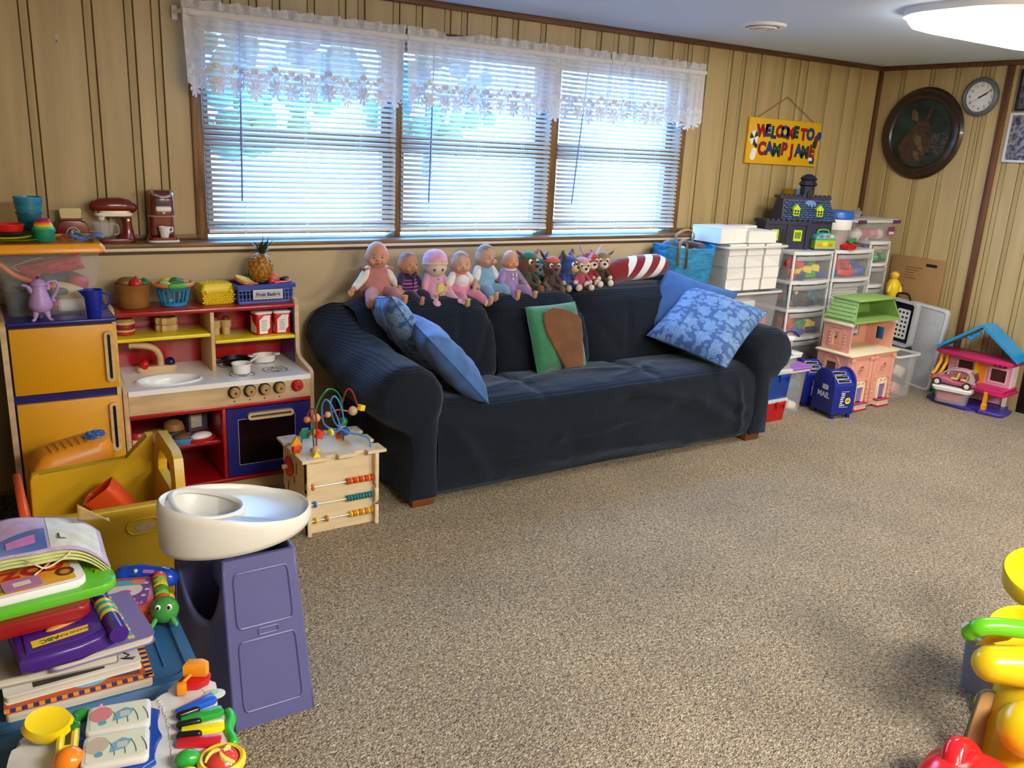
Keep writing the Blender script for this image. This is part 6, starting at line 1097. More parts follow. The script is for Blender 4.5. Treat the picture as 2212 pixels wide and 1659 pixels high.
# toy car on the box
cr=thing('toy_car','pink and silver toy convertible parked on the white lid','toy car',(5.645,3.085,.143),R(-90)+.25); CP=pl('b05a7c',.3); SV2=mat('car_silver','c8b4c0',.25,.3)
def carf(w,x0): pass
b=B(); sec=[(-.15,.018,.040,.035),(-.142,.012,.055,.05),(-.10,.008,.066,.052),(-.055,.008,.070,.052),(0,.008,.046,.052),(.07,.008,.046,.052),(.105,.008,.068,.052),(.14,.012,.062,.05),(.15,.02,.05,.04)]
b.rings([[Vector((x,-w,z0)),Vector((x,w,z0)),Vector((x,w,z1*.75)),Vector((x,w*.8,z1)),Vector((x,-w*.8,z1)),Vector((x,-w,z1*.75))] for x,z0,z1,w in sec]); b.o('body',CP,cr,ang=.5,sub=1)
B().bx(-.05,.10,-.042,.042,.040,.048).o('cabin_floor',pl('8a1c4a',.5),cr)
for y in (-.022,.022):
    for x in (.0,.062): s_=B().box((x,y,.056),(.045,.03,.014),bev=.005).o('seat',pl('d8bc7c',.5),cr); B().box((x+.022,y,.08),(.012,.03,.045),rot=(0,.25,0),bev=.005).o('seat_back',pl('d8bc7c',.5),s_)
for y in (-.044,.044): B().tube(cr_spline([(-.085,y,.066),(-.045,y*.95,.108),(.02,y*.9,.122),(.07,y*.9,.120)],5),.0045,8).o('roof_rail',SV2,cr)
B().bx(.0,.10,-.042,.042,.116,.124,bev=.003).o('roof_panel',PKH,cr)
for y in (-.045,.045): B().prism([(.075,.04),(.125,.04),(.135,.075),(.10,.122),(.07,.122),(.10,.095),(.095,.065)],-.003,.003,FY(0,y,0)).o('rear_pillar',SV2,cr)
B().box((.13,0,.09),(.008,.07,.05),rot=(0,-.3,0)).o('rear_glass',mat('car_glass','6a3048',.2,alpha=.7),cr); B().box((.146,-.034,.05),(.008,.018,.014),bev=.002).o('tail_lamp',pl('b82430',.2),cr)
for x in (-.098,.092):
    for y in (-.050,.050):
        w_=B().lathe([(.010,-.010),(.0265,-.008),(.0275,0),(.0265,.008),(.010,.010)],(x,y,.022),20,(PI/2,0,0)).o('wheel',pl('1a1a1c',.6),cr); B().lathe([(.0,.0115),(.014,.0115),(.017,.009)],(x,y,.022),14,(PI/2 if y<0 else -PI/2,0,0)).o('hubcap',pl('cfd8c4',.3),w_)
B().ring(circ(.014,14),circ(.0115,14),0,.003,Matrix.Translation((-.045,-.02,.085))@Matrix.Rotation(R(-65),4,'Y')).o('steering_wheel',pl('cfc8b0',.4),cr)
t=thing('green_bucket','small green toy bucket behind the playhouse','bucket',(5.88,3.325,.0)); B().lathe([(.035,0),(.04,.003),(.052,.20),(.055,.203),(.05,.203),(.036,.006),(0,.005)],n=22).o('bucket_body',pl('3aa04a',.4),t)
# ---------------------------------------------------------------- wall decoration
sg=thing('welcome_sign','yellow wooden sign with uneven red, blue and green painted letters','sign',(4.965,YW-.012,1.70)); YS=mat('sign_yellow','e8b50c',.5,nz=.06,ns=6)
B().box((0,0,0),(.75,.018,.305),rot=(0,R(.4),0),bev=.003).o('board',YS,sg)
COLS=[pl('8a1820',.5),pl('1c3a7a',.5),pl('123c34',.5)]
def sgletters(txt,x,z,size,dx):
    for i,c in enumerate(txt):
        if c!=' ': text(c,size,COLS[[0,1,2,0,1,0,2,0,1,2,1][i%11]],sg,FY(x+i*dx,-.0095,z+.006*math.sin(i*2.3),0,.08*math.sin(i*1.7)),.001,sx=.95,bold=.0075)
sgletters('WELCOME',-.24,.066,.105,.058); sgletters('TO',.19,.060,.105,.075); sgletters('CAMP',-.225,-.052,.115,.076); sgletters('JAME',.085,-.056,.112,.072)
ball=B().prism(circ(.040,20,0,0,.05),0,.0015,FY(-.315,-.0092,.02)).o('beach_ball_print',LBL,sg)
for a in (.3,2.4,4.5): B().prism([(0,0)]+[(.04*math.cos(a+k*.22),.05*math.sin(a+k*.22)) for k in range(5)],.0016,.0022,FY(-.315,-.0092,.02)).o('ball_stripe',COLS[2],ball)
B().prism(rrect(.05,.085,.02,5),0,.0015,FY(-.305,-.0092,-.085,0,-.3)).o('bottle_print',LBL,sg); B().prism(rrect(.028,.03,.008,4),0,.0015,FY(-.288,-.0092,-.032,0,-.3)).o('bottle_cap_print',COLS[2],sg)
for k,(x,z,c) in enumerate(((.335,.035,0),(.36,.06,1),(.325,.0,2))): B().prism(circ(.024,16,0,0,.03),0,.0016+.0002*k,FY(x,-.0092,z)).o('balloon_print',COLS[c],sg)
B().tube([(.34,-.011,-.0),(.335,-.011,-.06),(.33,-.011,-.10)],.001,4).o('balloon_string',INK,sg); B().prism(rrect(.05,.045,.004,2),0,.0016,FY(.315,-.0092,-.115)).o('bucket_print',COLS[1],sg); B().prism(rrect(.04,.022,.006,3),.0017,.0024,FY(.295,-.0092,-.105)).o('bucket_highlight',LBL,sg)
B().tube([(-.30,-.002,.152),(-.01,.004,.305)],.0022,5).tube([(-.01,.004,.305),(.29,-.002,.152)],.0022,5).o('hanging_cord',mat('jute','7a5a34',.9),sg); B().ell((-.01,.006,.307),.005).o('nail',CHROME,sg)
ck=thing('wall_clock','round grey framed wall clock with white face above the picture','clock',(XR-.014,3.46,2.062)); M=FX(0,0,0)
B().lathe([(.098,0),(.125,0),(.128,.014),(.120,.03),(.106,.034),(.098,.024)],n=48,cap=False).xf(Matrix.Rotation(-PI/2,4,'Y')).o('case',mat('clock_grey','5c6468',.4),ck,ang=.9); B().lathe([(0,.008),(.10,.008),(.10,.010),(0,.010)],n=48).xf(Matrix.Rotation(-PI/2,4,'Y')).o('face',pl('e8eaea',.4),ck)
for k in range(12):
    a=PI/2-(k+1)*PI/6; text(str(k+1),.027,INK,ck,M@Matrix.Translation((.076*math.cos(a),.076*math.sin(a),.0104)),.0002)
for a,l,w1 in ((PI/2-2*PI*9.5/60,.082,.0035),(PI/2-2*PI*(2.16)/12,.055,.005),(PI/2-2*PI*39.5/60,.085,.0012)): B().prism([(-.015,-w1),(l,-w1*.4),(l,w1*.4),(-.015,w1)],.0112,.012,M@Matrix.Rotation(a,4,'Z')).o('hand',BLACK,ck)
dp=thing('deer_picture','round dark wood framed picture of a deer on the side wall','picture',(XR-.014,3.85,1.815)); FRM=mat('walnut_frame','2e1a10',.3,nz=.4,ns=12,coat=.4)
B().lathe([(.235,0),(.318,0),(.322,.012),(.306,.03),(.285,.026),(.268,.034),(.245,.030),(.235,.012)],n=56,sc=(1,.99,1),cap=False).xf(Matrix.Rotation(-PI/2,4,'Y')).o('frame',FRM,dp,ang=.9)
def paintmat():
    m=bpy.data.materials.new('deer_painting'); m.use_nodes=True; nt=m.node_tree; p=nt.nodes['Principled BSDF']; N=nt.nodes.new; L=nt.links.new; p.inputs['Roughness'].default_value=.35
    tc=N('ShaderNodeTexCoord'); n=N('ShaderNodeTexNoise'); n.inputs['Scale'].default_value=9; n.inputs['Detail'].default_value=6; L(tc.outputs['Object'],n.inputs[0]); cr=N('ShaderNodeValToRGB'); e=cr.color_ramp.elements; e[0].color=(*lin('0c1618'),1); e[0].position=.35; e[1].color=(*lin('1e4040'),1); e[1].position=.7; L(n.outputs[0],cr.inputs[0]); L(cr.outputs[0],p.inputs['Base Color']); return m
B().lathe([(0,.010),(.24,.010),(.24,.012),(0,.012)],n=48).xf(Matrix.Rotation(-PI/2,4,'Y')).o('painting',paintmat(),dp)
fur=mat('deer_brown','4a382c',.6,nz=.4,ns=30); fur2=mat('deer_light','6a5840',.6,nz=.3,ns=30)
def paint(name,pts,m,z): B().prism(pts,.0122+z,.0124+z,M).o(name,m,dp)
paint('water_shine',[(.07,.0),(.21,.01),(.22,-.06),(.15,-.15),(.08,-.10)],mat('water_paint','4a4c48',.4,nz=.8,ns=60,col2='0e1618'),0)
paint('deer_body',[(-.12,-.02),(-.06,.06),(.0,.02),(.03,-.08),(.06,-.17),(-.02,-.215),(-.12,-.19),(-.17,-.10)],fur,.0003)
paint('deer_head',[(-.05,.07),(.0,.10),(.05,.08),(.075,.0),(.085,-.08),(.09,-.13),(.06,-.155),(.03,-.12),(.0,-.05),(-.05,.01)],fur,.0006); paint('deer_cheek',[(-.05,.0),(.0,-.02),(.03,-.10),(.05,-.145),(.01,-.12),(-.05,-.05)],fur2,.0009)
paint('deer_ear',[(-.035,.08),(-.09,.10),(-.10,.15),(-.08,.17),(-.05,.14)],fur2,.0009); paint('deer_ear',[(.02,.10),(.04,.17),(.065,.20),(.06,.15),(.045,.09)],fur,.0009); paint('deer_eye',circ(.010,10,.052,.0),BLACK,.0012); paint('deer_nose',circ(.016,10,.075,-.14,.011),BLACK,.0012); paint('deer_chest',[(-.04,-.12),(.0,-.13),(.02,-.19),(-.03,-.17)],fur2,.0012)
for i,(y,z,w1,h1,l,col) in enumerate(((3.115,2.10,.20,.26,'dark framed picture at the upper right edge of the side wall','5a5a60'),(3.11,1.80,.24,.315,'silver edged print of dark water at the right edge of the side wall','3a3038'))):
    t=thing('framed_print',l,'picture',(XR-.014,y,z)); B().ring(rrect(w1,h1,.003,2),rrect(w1-.03,h1-.03,.002,2),0,.014,M).o('frame',BLACK if i==0 else mat('silver_frame','c8ccd0',.3),t); B().prism(rrect(w1-.03,h1-.03,.002,2),.002,.006,M).o('print',mat('print_%d'%i,['6a6a70','8a8890'][i],.3,nz=.8,ns=40,col2=['2a2a2e','2a2028'][i]),t)
# ---------------------------------------------------------------- wooden activity cube
cu=thing('activity_cube','wooden activity cube with bead maze on top and abacus rails','activity cube',(1.055,3.10,0),.0); W_,D_,H_=.315,.30,.325
B().bx(.012,W_-.012,.028,.036,.0,H_).o('front_panel',PLY,cu); B().bx(.012,W_-.012,D_-.02,D_-.012,0,H_).o('back_panel',PLY,cu)
def jig(M,name):
    f_=B(); P=[(0,0),(0,.09),(.018,.09),(.018,.125),(0,.125),(0,.205),(.018,.205),(.018,.235),(0,.235),(0,H_),(D_,H_),(D_,.235),(D_-.018,.235),(D_-.018,.205),(D_,.205),(D_,.125),(D_-.018,.125),(D_-.018,.09),(D_,.09),(D_,0)]
    f_.prism(P,0,.012,M,bev=.0015,seg=1); return f_.o(name,PLY,cu,ang=.4)
lp=jig(Matrix(((0,0,1,0),(1,0,0,0),(0,1,0,0),(0,0,0,1))),'side_panel'); jig(Matrix(((0,0,1,W_-.012),(1,0,0,0),(0,1,0,0),(0,0,0,1))),'side_panel')
# side gears
for y,z,c,r,n in ((.20,.245,'c8381c',.045,8),(.10,.10,'1a7a40',.040,6)):
    P=[((r if k%2 else r*.78)*math.cos(2*PI*k/(2*n)),(r if k%2 else r*.78)*math.sin(2*PI*k/(2*n))) for k in range(2*n)]; B().prism(P,0,.012,FX(-.004,y,z),bev=.003).o('gear',pl(c,.35),lp); B().lathe([(.010,0),(.010,.022)],(-.014,y,z),12,(0,-PI/2,0)).o('gear_pin',PLY,lp)
for y,z,h in ((.12,.26,.05),(.15,.20,.03),(.23,.15,.04)): B().box((-.001,y,z),(.003,.012,h)).o('groove',pl('8a6c44',.6),lp)
top=[(-.02,-.01),(.085,-.01),(.085,.022),(.135,.022),(.135,-.01),(.21,-.01),(.21,.022),(.262,.022),(.262,-.01),(.345,-.01),(.345,.075),(.318,.075),(.318,.125),(.345,.125),(.345,.20),(.318,.20),(.318,.245),(.345,.245),(.345,.32),(.25,.32),(.25,.292),(.20,.292),(.20,.32),(.115,.32),(.115,.292),(.06,.292),(.06,.32),(-.02,.32),(-.02,.235),(.008,.235),(.008,.19),(-.02,.19),(-.02,.13),(.008,.13),(.008,.085),(-.02,.085)]
tp=B().prism(top,H_,H_+.014,bev=.002,seg=1).o('top_panel',PLY,cu,ang=.4)
for x,y in ((.01,.015),(.31,.015),(.01,.295),(.31,.295)): B().lathe([(.005,0),(.005,.001)],(x,y,H_+.014),10).o('screw',pl('8a8070',.4),tp)
# bracket feet at the front for the abacus rods
for z0,z1 in ((.185,H_),(.105,.165),(.0,.09)):
    for x in (.0,W_-.018): B().bx(x,x+.018,-.004,.03,z0,z1,bev=.004).o('bracket',PLY,cu)
ROD=mat('steel_rod','c8c8cc',.25,1)
bead=None
def beads(z,seq,parked):
    r=B().cyl((.015,.012,z),(W_-.015,.012,z),.0025,n=8).o('abacus_rod',ROD,cu)
    for k,c in enumerate(seq): B().lathe([(.004,-.0062),(.010,-.0058),(.0135,-.003),(.0145,0),(.0135,.003),(.010,.0058),(.004,.0062)],(W_-.028-k*.0132,.012,z),14,(0,PI/2,0)).o('bead',pl(c,.25),cu)
    for x,c in parked: B().lathe([(.004,-.0062),(.010,-.0058),(.0135,-.003),(.0145,0),(.0135,.003),(.010,.0058),(.004,.0062)],(x,.012,z),14,(0,PI/2,0)).o('bead',pl(c,.25),cu)
beads(.212,['c83a1c','e0842c','c83a1c','e0842c','c83a1c','e0842c','c83a1c','e0842c','c83a1c'],[(.03,'e0842c')]); beads(.135,['1f7a44','2f74c4','1f7a44','2f74c4','1f7a44','2f74c4','1f7a44','2f74c4','1f7a44'],[(.038,'2f74c4')]); beads(.062,['c87a34','e8c82a','c87a34','e8c82a','c87a34','e8c82a','c87a34','e8c82a'],[(.042,'e8c82a'),(.088,'c87a34')])
# bead maze wires
zt=H_+.012
def wire(c,P,r=.0038): return B().tube(cr_spline(P,8),r,8).o('wire',pl(c,.25),cu)
wire('1f7a44',[(.065,.09,zt),(.065,.095,.42),(.075,.10,.50),(.105,.11,.56),(.15,.13,.585),(.195,.15,.555),(.215,.16,.50),(.22,.16,.42),(.22,.16,zt)])
wire('a02a2a',[(.055,.035,zt),(.058,.04,.42),(.06,.045,.50),(.05,.05,.535),(.035,.06,.52),(.03,.07,.485),(.05,.08,.475),(.12,.11,.478),(.18,.13,.49),(.235,.13,.478),(.275,.125,.482),(.268,.13,.51),(.255,.14,.555),(.24,.15,.57),(.225,.16,.54),(.215,.19,.44),(.215,.20,zt)])
wire('3a80c8',[(.025,.13,zt),(.03,.125,.40),(.06,.11,.42),(.12,.10,.40),(.175,.09,.42),(.155,.09,.50),(.125,.10,.55),(.108,.11,.52),(.12,.12,.44),(.17,.12,.41),(.205,.12,.44),(.19,.12,.52),(.165,.12,.555),(.148,.12,.52),(.165,.11,.44),(.21,.09,.40),(.255,.06,.392),(.285,.04,.375),(.292,.035,zt)])
def mb(c,p,kind='s',r=.018,rot=(0,0,0)):
    b=B()
    if kind=='s': b.ell(p,r)
    elif kind=='c': b.box(p,(r*1.7,)*3,rot=rot,bev=.003)
    elif kind=='d': b.lathe([(.005,-.007),(r,-.005),(r,.005),(.005,.007)],p,18,rot)
    elif kind=='t': b.prism([(-r,-r*.6),(r,-r*.6),(0,r)],-.010,.010,Matrix.Translation(p)@Matrix.Rotation(PI/2,4,'X')@Matrix.Rotation(rot[2],4,'Z'),bev=.002)
    elif kind=='h': b.prism(circ(r,6),-.005,.005,Matrix.Translation(p)@Matrix.Rotation(PI/2,4,'X'),bev=.001)
    b.o('bead',pl(c,.25) if c!='w' else mat('beech_bead','c9a37c',.35),cu)
WB='w'
for a in (('w',(.078,.10,.478),'s',.019),('c8783a',(.03,.07,.486),'s',.014),('w',(.135,.115,.480),'s',.013),('w',(.25,.127,.478),'s',.020),('f0d828',(.285,.12,.49),'c',.015,(0,.3,.3)),('1f7a44',(.22,.16,.425),'s',.019),('w',(.22,.17,.400),'d',.015),('2460b0',(.225,.15,.382),'s',.019),('w',(.225,.17,.365),'d',.014),('d0401c',(.215,.19,.355),'s',.018),('c87a34',(.215,.19,.340),'d',.016),
    ('1f7a44',(.04,.125,.408),'h',.026),('e0842c',(.07,.11,.415),'t',.02),('d03a20',(.09,.105,.405),'c',.020,(.2,.3,.4)),('f0e02a',(.14,.10,.405),'d',.016,(0,PI/2,.4)),('e8a01c',(.0,.12,.378),'t',.026),('d0481c',(.0,.12,.350),'c',.019),('e8c81c',(.0,.12,.336),'d',.015),('c87a34',(.065,.09,.342),'d',.016),('w',(.055,.035,.362),'s',.020),('f0d818',(.05,.025,.343),'t',.022)): mb(*a)
# ---------------------------------------------------------------- yellow push cart
YC=mat('cart_yellow','d0a81c',.38,nz=.06,ns=8); OC=pl('e0501c',.35)
ct=thing('push_cart','yellow plastic toy push cart with orange end panel','toy cart',(0,0,0))
def sidewall(y,t,nm,ramp=True):
    P=[(.085,.06),(.455,.06),(.47,.10),(.485,.435),(.49,.54),(.465,.54),(.40,.452),(.12,.452),(.10,.445),(.092,.42)]
    if not ramp: P=[(.085,.06),(.455,.06),(.47,.10),(.485,.40),(.48,.425),(.12,.425),(.10,.418),(.092,.395)]
    return B().prism(P,-t/2,t/2,FY(0,y,0),bev=.008,seg=3).o(nm,YC,ct)
nw=sidewall(2.745,.035,'near_wall',False); 
# lower near wall top and emblem recess
B().tube([FY(0,2.7255,0)@Vector((x,y,0)) for x,y in rrect(.10,.05,.025,8,.385,.355)],.0035,6,closed=True).o('emblem_rim',YC,nw); B().prism(rrect(.06,.026,.012,5,.39,.350),.0,.0006,FY(0,2.7268,0)).o('worn_sticker',mat('worn_foil','b8b0a0',.5,nz=.5,ns=60,col2='c09a20'),nw)
sidewall(3.10,.035,'far_wall'); B().bx(.10,.47,2.75,3.10,.06,.085).o('floor_plate',YC,ct)
B().ring([(-.19,.0),(.19,.0),(.19,.40),(.15,.49),(.11,.505),(-.11,.505),(-.15,.49),(-.19,.40)],[(-.11,.365),(.11,.365),(.11,.40),(.085,.44),(.06,.452),(-.06,.452),(-.085,.44),(-.11,.40)],-.014,.016,FX(.487,2.922,.06)@Matrix.Rotation(R(-3),4,'X')).o('handle_end',YC,ct,ang=.5)
B().prism([(-.175,0),(.175,0),(.19,.38),(.16,.405),(-.16,.405),(-.19,.38)],-.012,.012,FX(.098,2.922,.06)@Matrix.Rotation(R(6),4,'X'),bev=.008,seg=3).o('end_panel',OC,ct)
for x in (.14,.42):
    for y in (2.735,3.11): w_=B().lathe([(.012,-.014),(.052,-.012),(.056,0),(.052,.012),(.012,.014)],(x,y+(-.03 if y<2.9 else .03),.057),24,(PI/2,0,0)).o('wheel',OC,ct); B().lathe([(.0,.016),(.022,.016),(.026,.012)],(x,y+(-.03 if y<2.9 else .03),.057),18,(PI/2 if y<2.9 else -PI/2,0,0)).o('hubcap',YC,w_)
t=thing('toy_scoop','orange plastic toy scoop inside the yellow cart','toy scoop',(.395,2.93,.27),rot=(R(10),R(-38),R(-25))); b=B(); b.rings([[Vector((x,y,z)) for x,y in rrect(w1,h1,.02,4)] for w1,h1,z in ((.07,.05,0),(.10,.07,.02),(.115,.085,.18),(.108,.078,.18),(.09,.06,.025))]); b.o('scoop_body',OC,t); B().tube([(0,0,0),(0,0,-.10)],.012,8,rnd=True).o('grip',OC,t)
t=thing('toy_machine','orange toy machine with ribbed hood and blue dial behind the cart','toy',(.245,3.38,0),.12); OM=pl('e8921c',.38)
b=B(); b.rings([[Vector((x,y*.7,z)) for x,y in rrect(w1,h1,.05,6)] for w1,h1,z in ((.26,.24,0),(.27,.25,.02),(.28,.25,.36))]); b.o('lower_case',OM,t)
b=B(); b.rings([[Vector((x+dx,y*.7,z+.16*(x+dx)*1.0)) for x,y in rrect(w1,h1,.05,6)] for w1,h1,dx,z in ((.28,.25,0,.36),(.275,.24,.0,.40),(.24,.21,.01,.435),(.20,.17,.012,.445))]); b.o('hood',OM,t)
for k in range(6): B().box((-.07+k*.024,-.01,.445+.16*(-.07+k*.024)),(.008,.09,.008),rot=(0,-.16,0),bev=.002).o('vent_rib',pl('c87a14',.4),t)
d=B().lathe([(.036,0),(.040,.004),(.038,.012),(0,.014)],(.085,-.005,.455),24,(0,-.16,0)).o('dial',pl('1a5aa8',.25),t)
for k in range(5): a=2*PI*k/5; B().ell((.085+.022*math.cos(a),-.005+.022*math.sin(a),.470),(.008,.006,.006)).o('dial_bump',pl('2a6ab8',.25),d)
# ---------------------------------------------------------------- doll high chair
LV_=mat('periwinkle_plastic','5d5e90',.42,nz=.05,ns=10); LW=mat('milky_plastic','dcdbd2',.35,nz=.04,ns=6)
hc=thing('doll_high_chair','periwinkle doll high chair with white ring tray','doll high chair',(.60,2.20,0))
# near and far side panels, tapering, with recessed panels
def cp(s,u,v):
    if s<0: return Vector((lerp(lerp(-.118,.109,u),lerp(-.122,.074,u),v),lerp(-.152,-.112,v),.50*v))
    return Vector((lerp(lerp(-.205,.125,u),lerp(-.205,.085,u),v),lerp(.17,.075,v),.50*v))
def chairside(s):
    t=.012; n=Vector((0,s*t,0)); b=B(); b.rings([[cp(s,0,0),cp(s,1,0),cp(s,1,1),cp(s,0,1)],[cp(s,0,0)-n,cp(s,1,0)-n,cp(s,1,1)-n,cp(s,0,1)-n]]); o=b.o('side_panel',LV_,hc,ang=.4)
    for v0,v1 in ((.10,.52),(.60,.92)): B().tube([cp(s,a,c)+Vector((0,s*.001,0)) for a,c in rrect(.74,v1-v0,.05,5,.5,(v0+v1)/2)],.0035,6,closed=True).o('panel_rib',LV_,o)
    B().tube([cp(s,a,c)+Vector((0,s*.001,0)) for a,c in rrect(.26,.035,.017,5,.52,.56)],.0025,6,closed=True).o('grip_rib',LV_,o)
chairside(-1); chairside(1)
def backp(u,v):   # back panel with concave upper edge
    w_=(.58+.42*abs(2*u-1)**2.6)*v; return cp(-1,0,w_).lerp(cp(1,0,w_),u)+Vector((.004,0,0))
B().grid(backp,24,10).o('back_panel',LV_,hc,solid=.010); B().grid(lambda u,v:cp(-1,1,v).lerp(cp(1,1,v),u)-Vector((.006,0,0)),6,6).o('front_panel',LV_,hc,solid=.010)
B().prism(rrect(.17,.16,.03,5,-.02,-.02),.36,.378,bev=.006).o('seat',LV_,hc); B().prism(rrect(.03,.14,.01,4,-.10,-.02),.38,.52,bev=.008).o('seat_back',LV_,hc)
# white ring: back loop plus round tray; local x to the right
def egg(a,s=1,dx=0):
    # outline: long axis x
    c,si=math.cos(a),math.sin(a); rx=.205; ry=.150+.012*c; return ((rx*c*s)+dx-.05,ry*si*s)
N_=64; AN=[2*PI*i/N_ for i in range(N_)]
def zt_(x): return lerp(.655,.590,min(max((x+.255)/.34,0),1))
def zb_(x): return lerp(.505,.545,min(max((x+.255)/.41,0),1))
def ringz(s,fz,dz=0,dx=0): return [Vector((egg(a,s,dx)[0],egg(a,s,dx)[1],fz(egg(a,s,dx)[0])+dz)) for a in AN]
hole=[(-.138+.085*math.cos(a)+(.012*math.cos(2*a)),.098*math.sin(a)) for a in AN]
def hz(z): return [Vector((x,y,z(x))) for x,y in hole]
hole_t=[(-.138+1.12*(x+.138),1.12*y) for x,y in hole]
b=B(); b.rings([hz(lambda x:zb_(x)+.004),ringz(.90,zb_),ringz(.965,zb_,.004),ringz(1,zb_,.02),ringz(1.0,zt_,-.02),ringz(.985,zt_,-.005),ringz(.96,zt_,0),ringz(.93,zt_,-.004)],cap=False); b.o('ring_shell',LW,hc,ang=1.2)
b=B(); b.rings([ringz(.935,zt_,-.003),ringz(.90,lambda x:zt_(x)-.012),[Vector((x,y,zt_(x)-(.012 if x>-.08 else .004))) for x,y in hole_t],[Vector((x,y,zt_(x)-.012)) for x,y in hole],hz(lambda x:zb_(x)+.004)],cap=False); b.o('tray',LW,hc,ang=1.2)
B().tube([Vector((x*1.0,y*1.0,zt_(x)-.008)) for x,y in [(-.138+1.06*(x+.138),1.06*y) for x,y in hole]],.009,8,closed=True).o('tray_lip',LW,hc)
# ---------------------------------------------------------------- blue tote with books
TB=mat('tote_blue','2a5c8c',.4,nz=.08,ns=10)
tt=thing('storage_tote','dark blue plastic storage tote under the book pile','storage tote',(.045,2.03,0)); f=lambda w1,d1,z:[Vector((x,y,z)) for x,y in rrect(w1,d1,.04,5)]
B().rings([f(.50,.40,0),f(.51,.41,.004),f(.58,.47,.36)]).o('tub',mat('tote_body','20446c',.4),tt,ang=.5)
B().rings([f(.60,.49,.355),f(.625,.515,.362),f(.625,.515,.378),f(.60,.49,.392),f(.565,.455,.394),f(.555,.445,.385),f(.545,.435,.385)]).o('lid',TB,tt,ang=.5)
for y in (-.19,-.10,.03,.16): pass
B().box((.24,-.02,.387),(.006,.30,.006),bev=.002).o('lid_rib',TB,tt); B().box((-.05,-.258,.368),(.20,.018,.030),bev=.006).o('lid_latch',TB,tt)
zl=.387
def board(label,loc,rz,w,d,h,cov,m=None,rad=.008,name='picture_book',rot=None):
    t=thing(name,label,'book',loc,rz,'books piled on the blue tote',rot=rot); B().prism(rrect(w-.006,d-.006,rad,4),.0022,h-.0022).o('pages',mat('page_edge','cfc8b8',.7,nz=.3,ns=4,stretch=(1,1,200)),t)
    B().prism(rrect(w,d,rad,4),0,.0022).o('back_cover',pl(cov,.4),t); c=B().prism(rrect(w,d,rad,4),h-.0022,h).o('front_cover',m or pl(cov,.4),t); return t,c
def patch(c,pts,z,col,M=None,name='cover_print',r=.45): return B().prism(pts,z,z+.0004,M).o(name,pl(col,r),c)
z=zl
t,c=board('big picture book with blue and orange checked border at the pile bottom',(.108,1.925,z),-.015,.29,.27,.030,'b84a1c'); zz=.0301
for k in range(27):
    col='e89a3a' if k%2==0 else '1c2f6a'; patch(c,rrect(.0107,.014,.0005,1,-.1395+k*.01073,-.127),zz,col); patch(c,rrect(.014,.0096,.0005,1,.137,-.122+k*.0098),zz,col)
patch(c,circ(.035,20,.02,-.09,.022),zz,'7ab0d0'); patch(c,[(.05,-.06),(.12,-.05),(.12,-.11),(.06,-.10)],zz,'4a2c34'); z+=.0305
t,c=board('white and black picture book, second from the pile bottom',(.095,1.945,z),.03,.27,.24,.020,'d8d4cc'); patch(c,[(-.08,-.11),(.06,-.11),(.06,-.07),(-.08,-.08)],.0201,'28241e'); B().tube([(.105,-.07,.0205),(.115,-.085,.0205),(.10,-.095,.0205),(.12,-.105,.0205)],.0018,5).tube([(.095,-.09,.0205),(.125,-.10,.0205)],.0014,5).o('cover_scribble',INK,c); z+=.0205
t,c=board('grey board book with rounded corners in the middle of the pile',(.07,1.96,z),-.06,.25,.22,.022,'8a8478'); z+=.0225
t,c=board('lilac board book with yellow and teal squares sticking out right',(.150,1.96,z),.10,.22,.24,.020,'7c70a8',rad=.02)
for k in range(12): patch(c,rrect(.014,.014,.001,1,.06,-.10+k*.0185),.0201,['d8cc60','4aa8b0','d8d4a0'][k%3])
text('Touch and learn',.016,pl('c8b050',.5),c,Matrix.Translation((.088,.04,.0204))@Matrix.Rotation(-PI/2,4,'Z'),.0002) if 0 else None
z+=.0205
zp=z
tk=thing('talking_book','purple plastic talking book with striped spine tube','talking book',(.105,1.915,zp),.10); VIO=pl('42207a',.25)
B().prism([(-.115,-.085),(-.09,-.098),(.0,-.092),(.07,-.075),(.095,-.04),(.10,.04),(.08,.085),(-.10,.085),(-.118,.05)],0,.036,bev=.010,seg=3).o('book_shell',VIO,tk); B().prism([(-.10,-.072),(.0,-.072),(.055,-.055),(.06,.075),(-.09,.075)],.036,.041,bev=.004).o('cover_plate',VIO,tk)
sp=B().cyl((.078,-.095,.036),(.078,.085,.036),.020,n=20).o('spine_tube',VIO,tk)
for k,cl in enumerate(('e8c82a','2aa0a8','e8c82a','2aa0a8','e8c82a')): B().cyl((.078,-.02+k*.014,.036),(.078,-.007+k*.014,.036),.0206,n=20).o('spine_band',pl(cl,.35),sp)
B().prism([(-.085,-.06),(.025,-.05),(.03,-.025),(-.085,-.032)],.0412,.0418).o('title_banner',pl('e8c02a',.4),tk); text('ABC',.020,pl('2a6a3a',.4),tk,Matrix.Translation((-.05,-.045,.042))@Matrix.Rotation(PI+.1,4,'Z'),.0003,bold=.0006); text('TALKING FUN',.011,pl('2a1c5a',.4),tk,Matrix.Translation((.0,-.040,.042))@Matrix.Rotation(PI+.1,4,'Z'),.0003); B().ell((-.01,.005,.043),(.045,.012,.006),(0,0,.35)).o('raised_shape',pl('c8803a',.4),tk)
zr=zp+.046
rb=B().prism(rrect(.22,.17,.025,5),0,.034,bev=.010,seg=3).o('toy_case',pl('8a1418',.3),loc=(.035,1.99,zr),rz=.06); tag(rb,'dark red plastic toy case under the green tablet','toy case')
zg=zr+.0345
gt=thing('learning_tablet','bright green learning tablet holding a white framed page','toy tablet',(.055,2.03,zg),.10); GR=pl('5ab42a',.3)
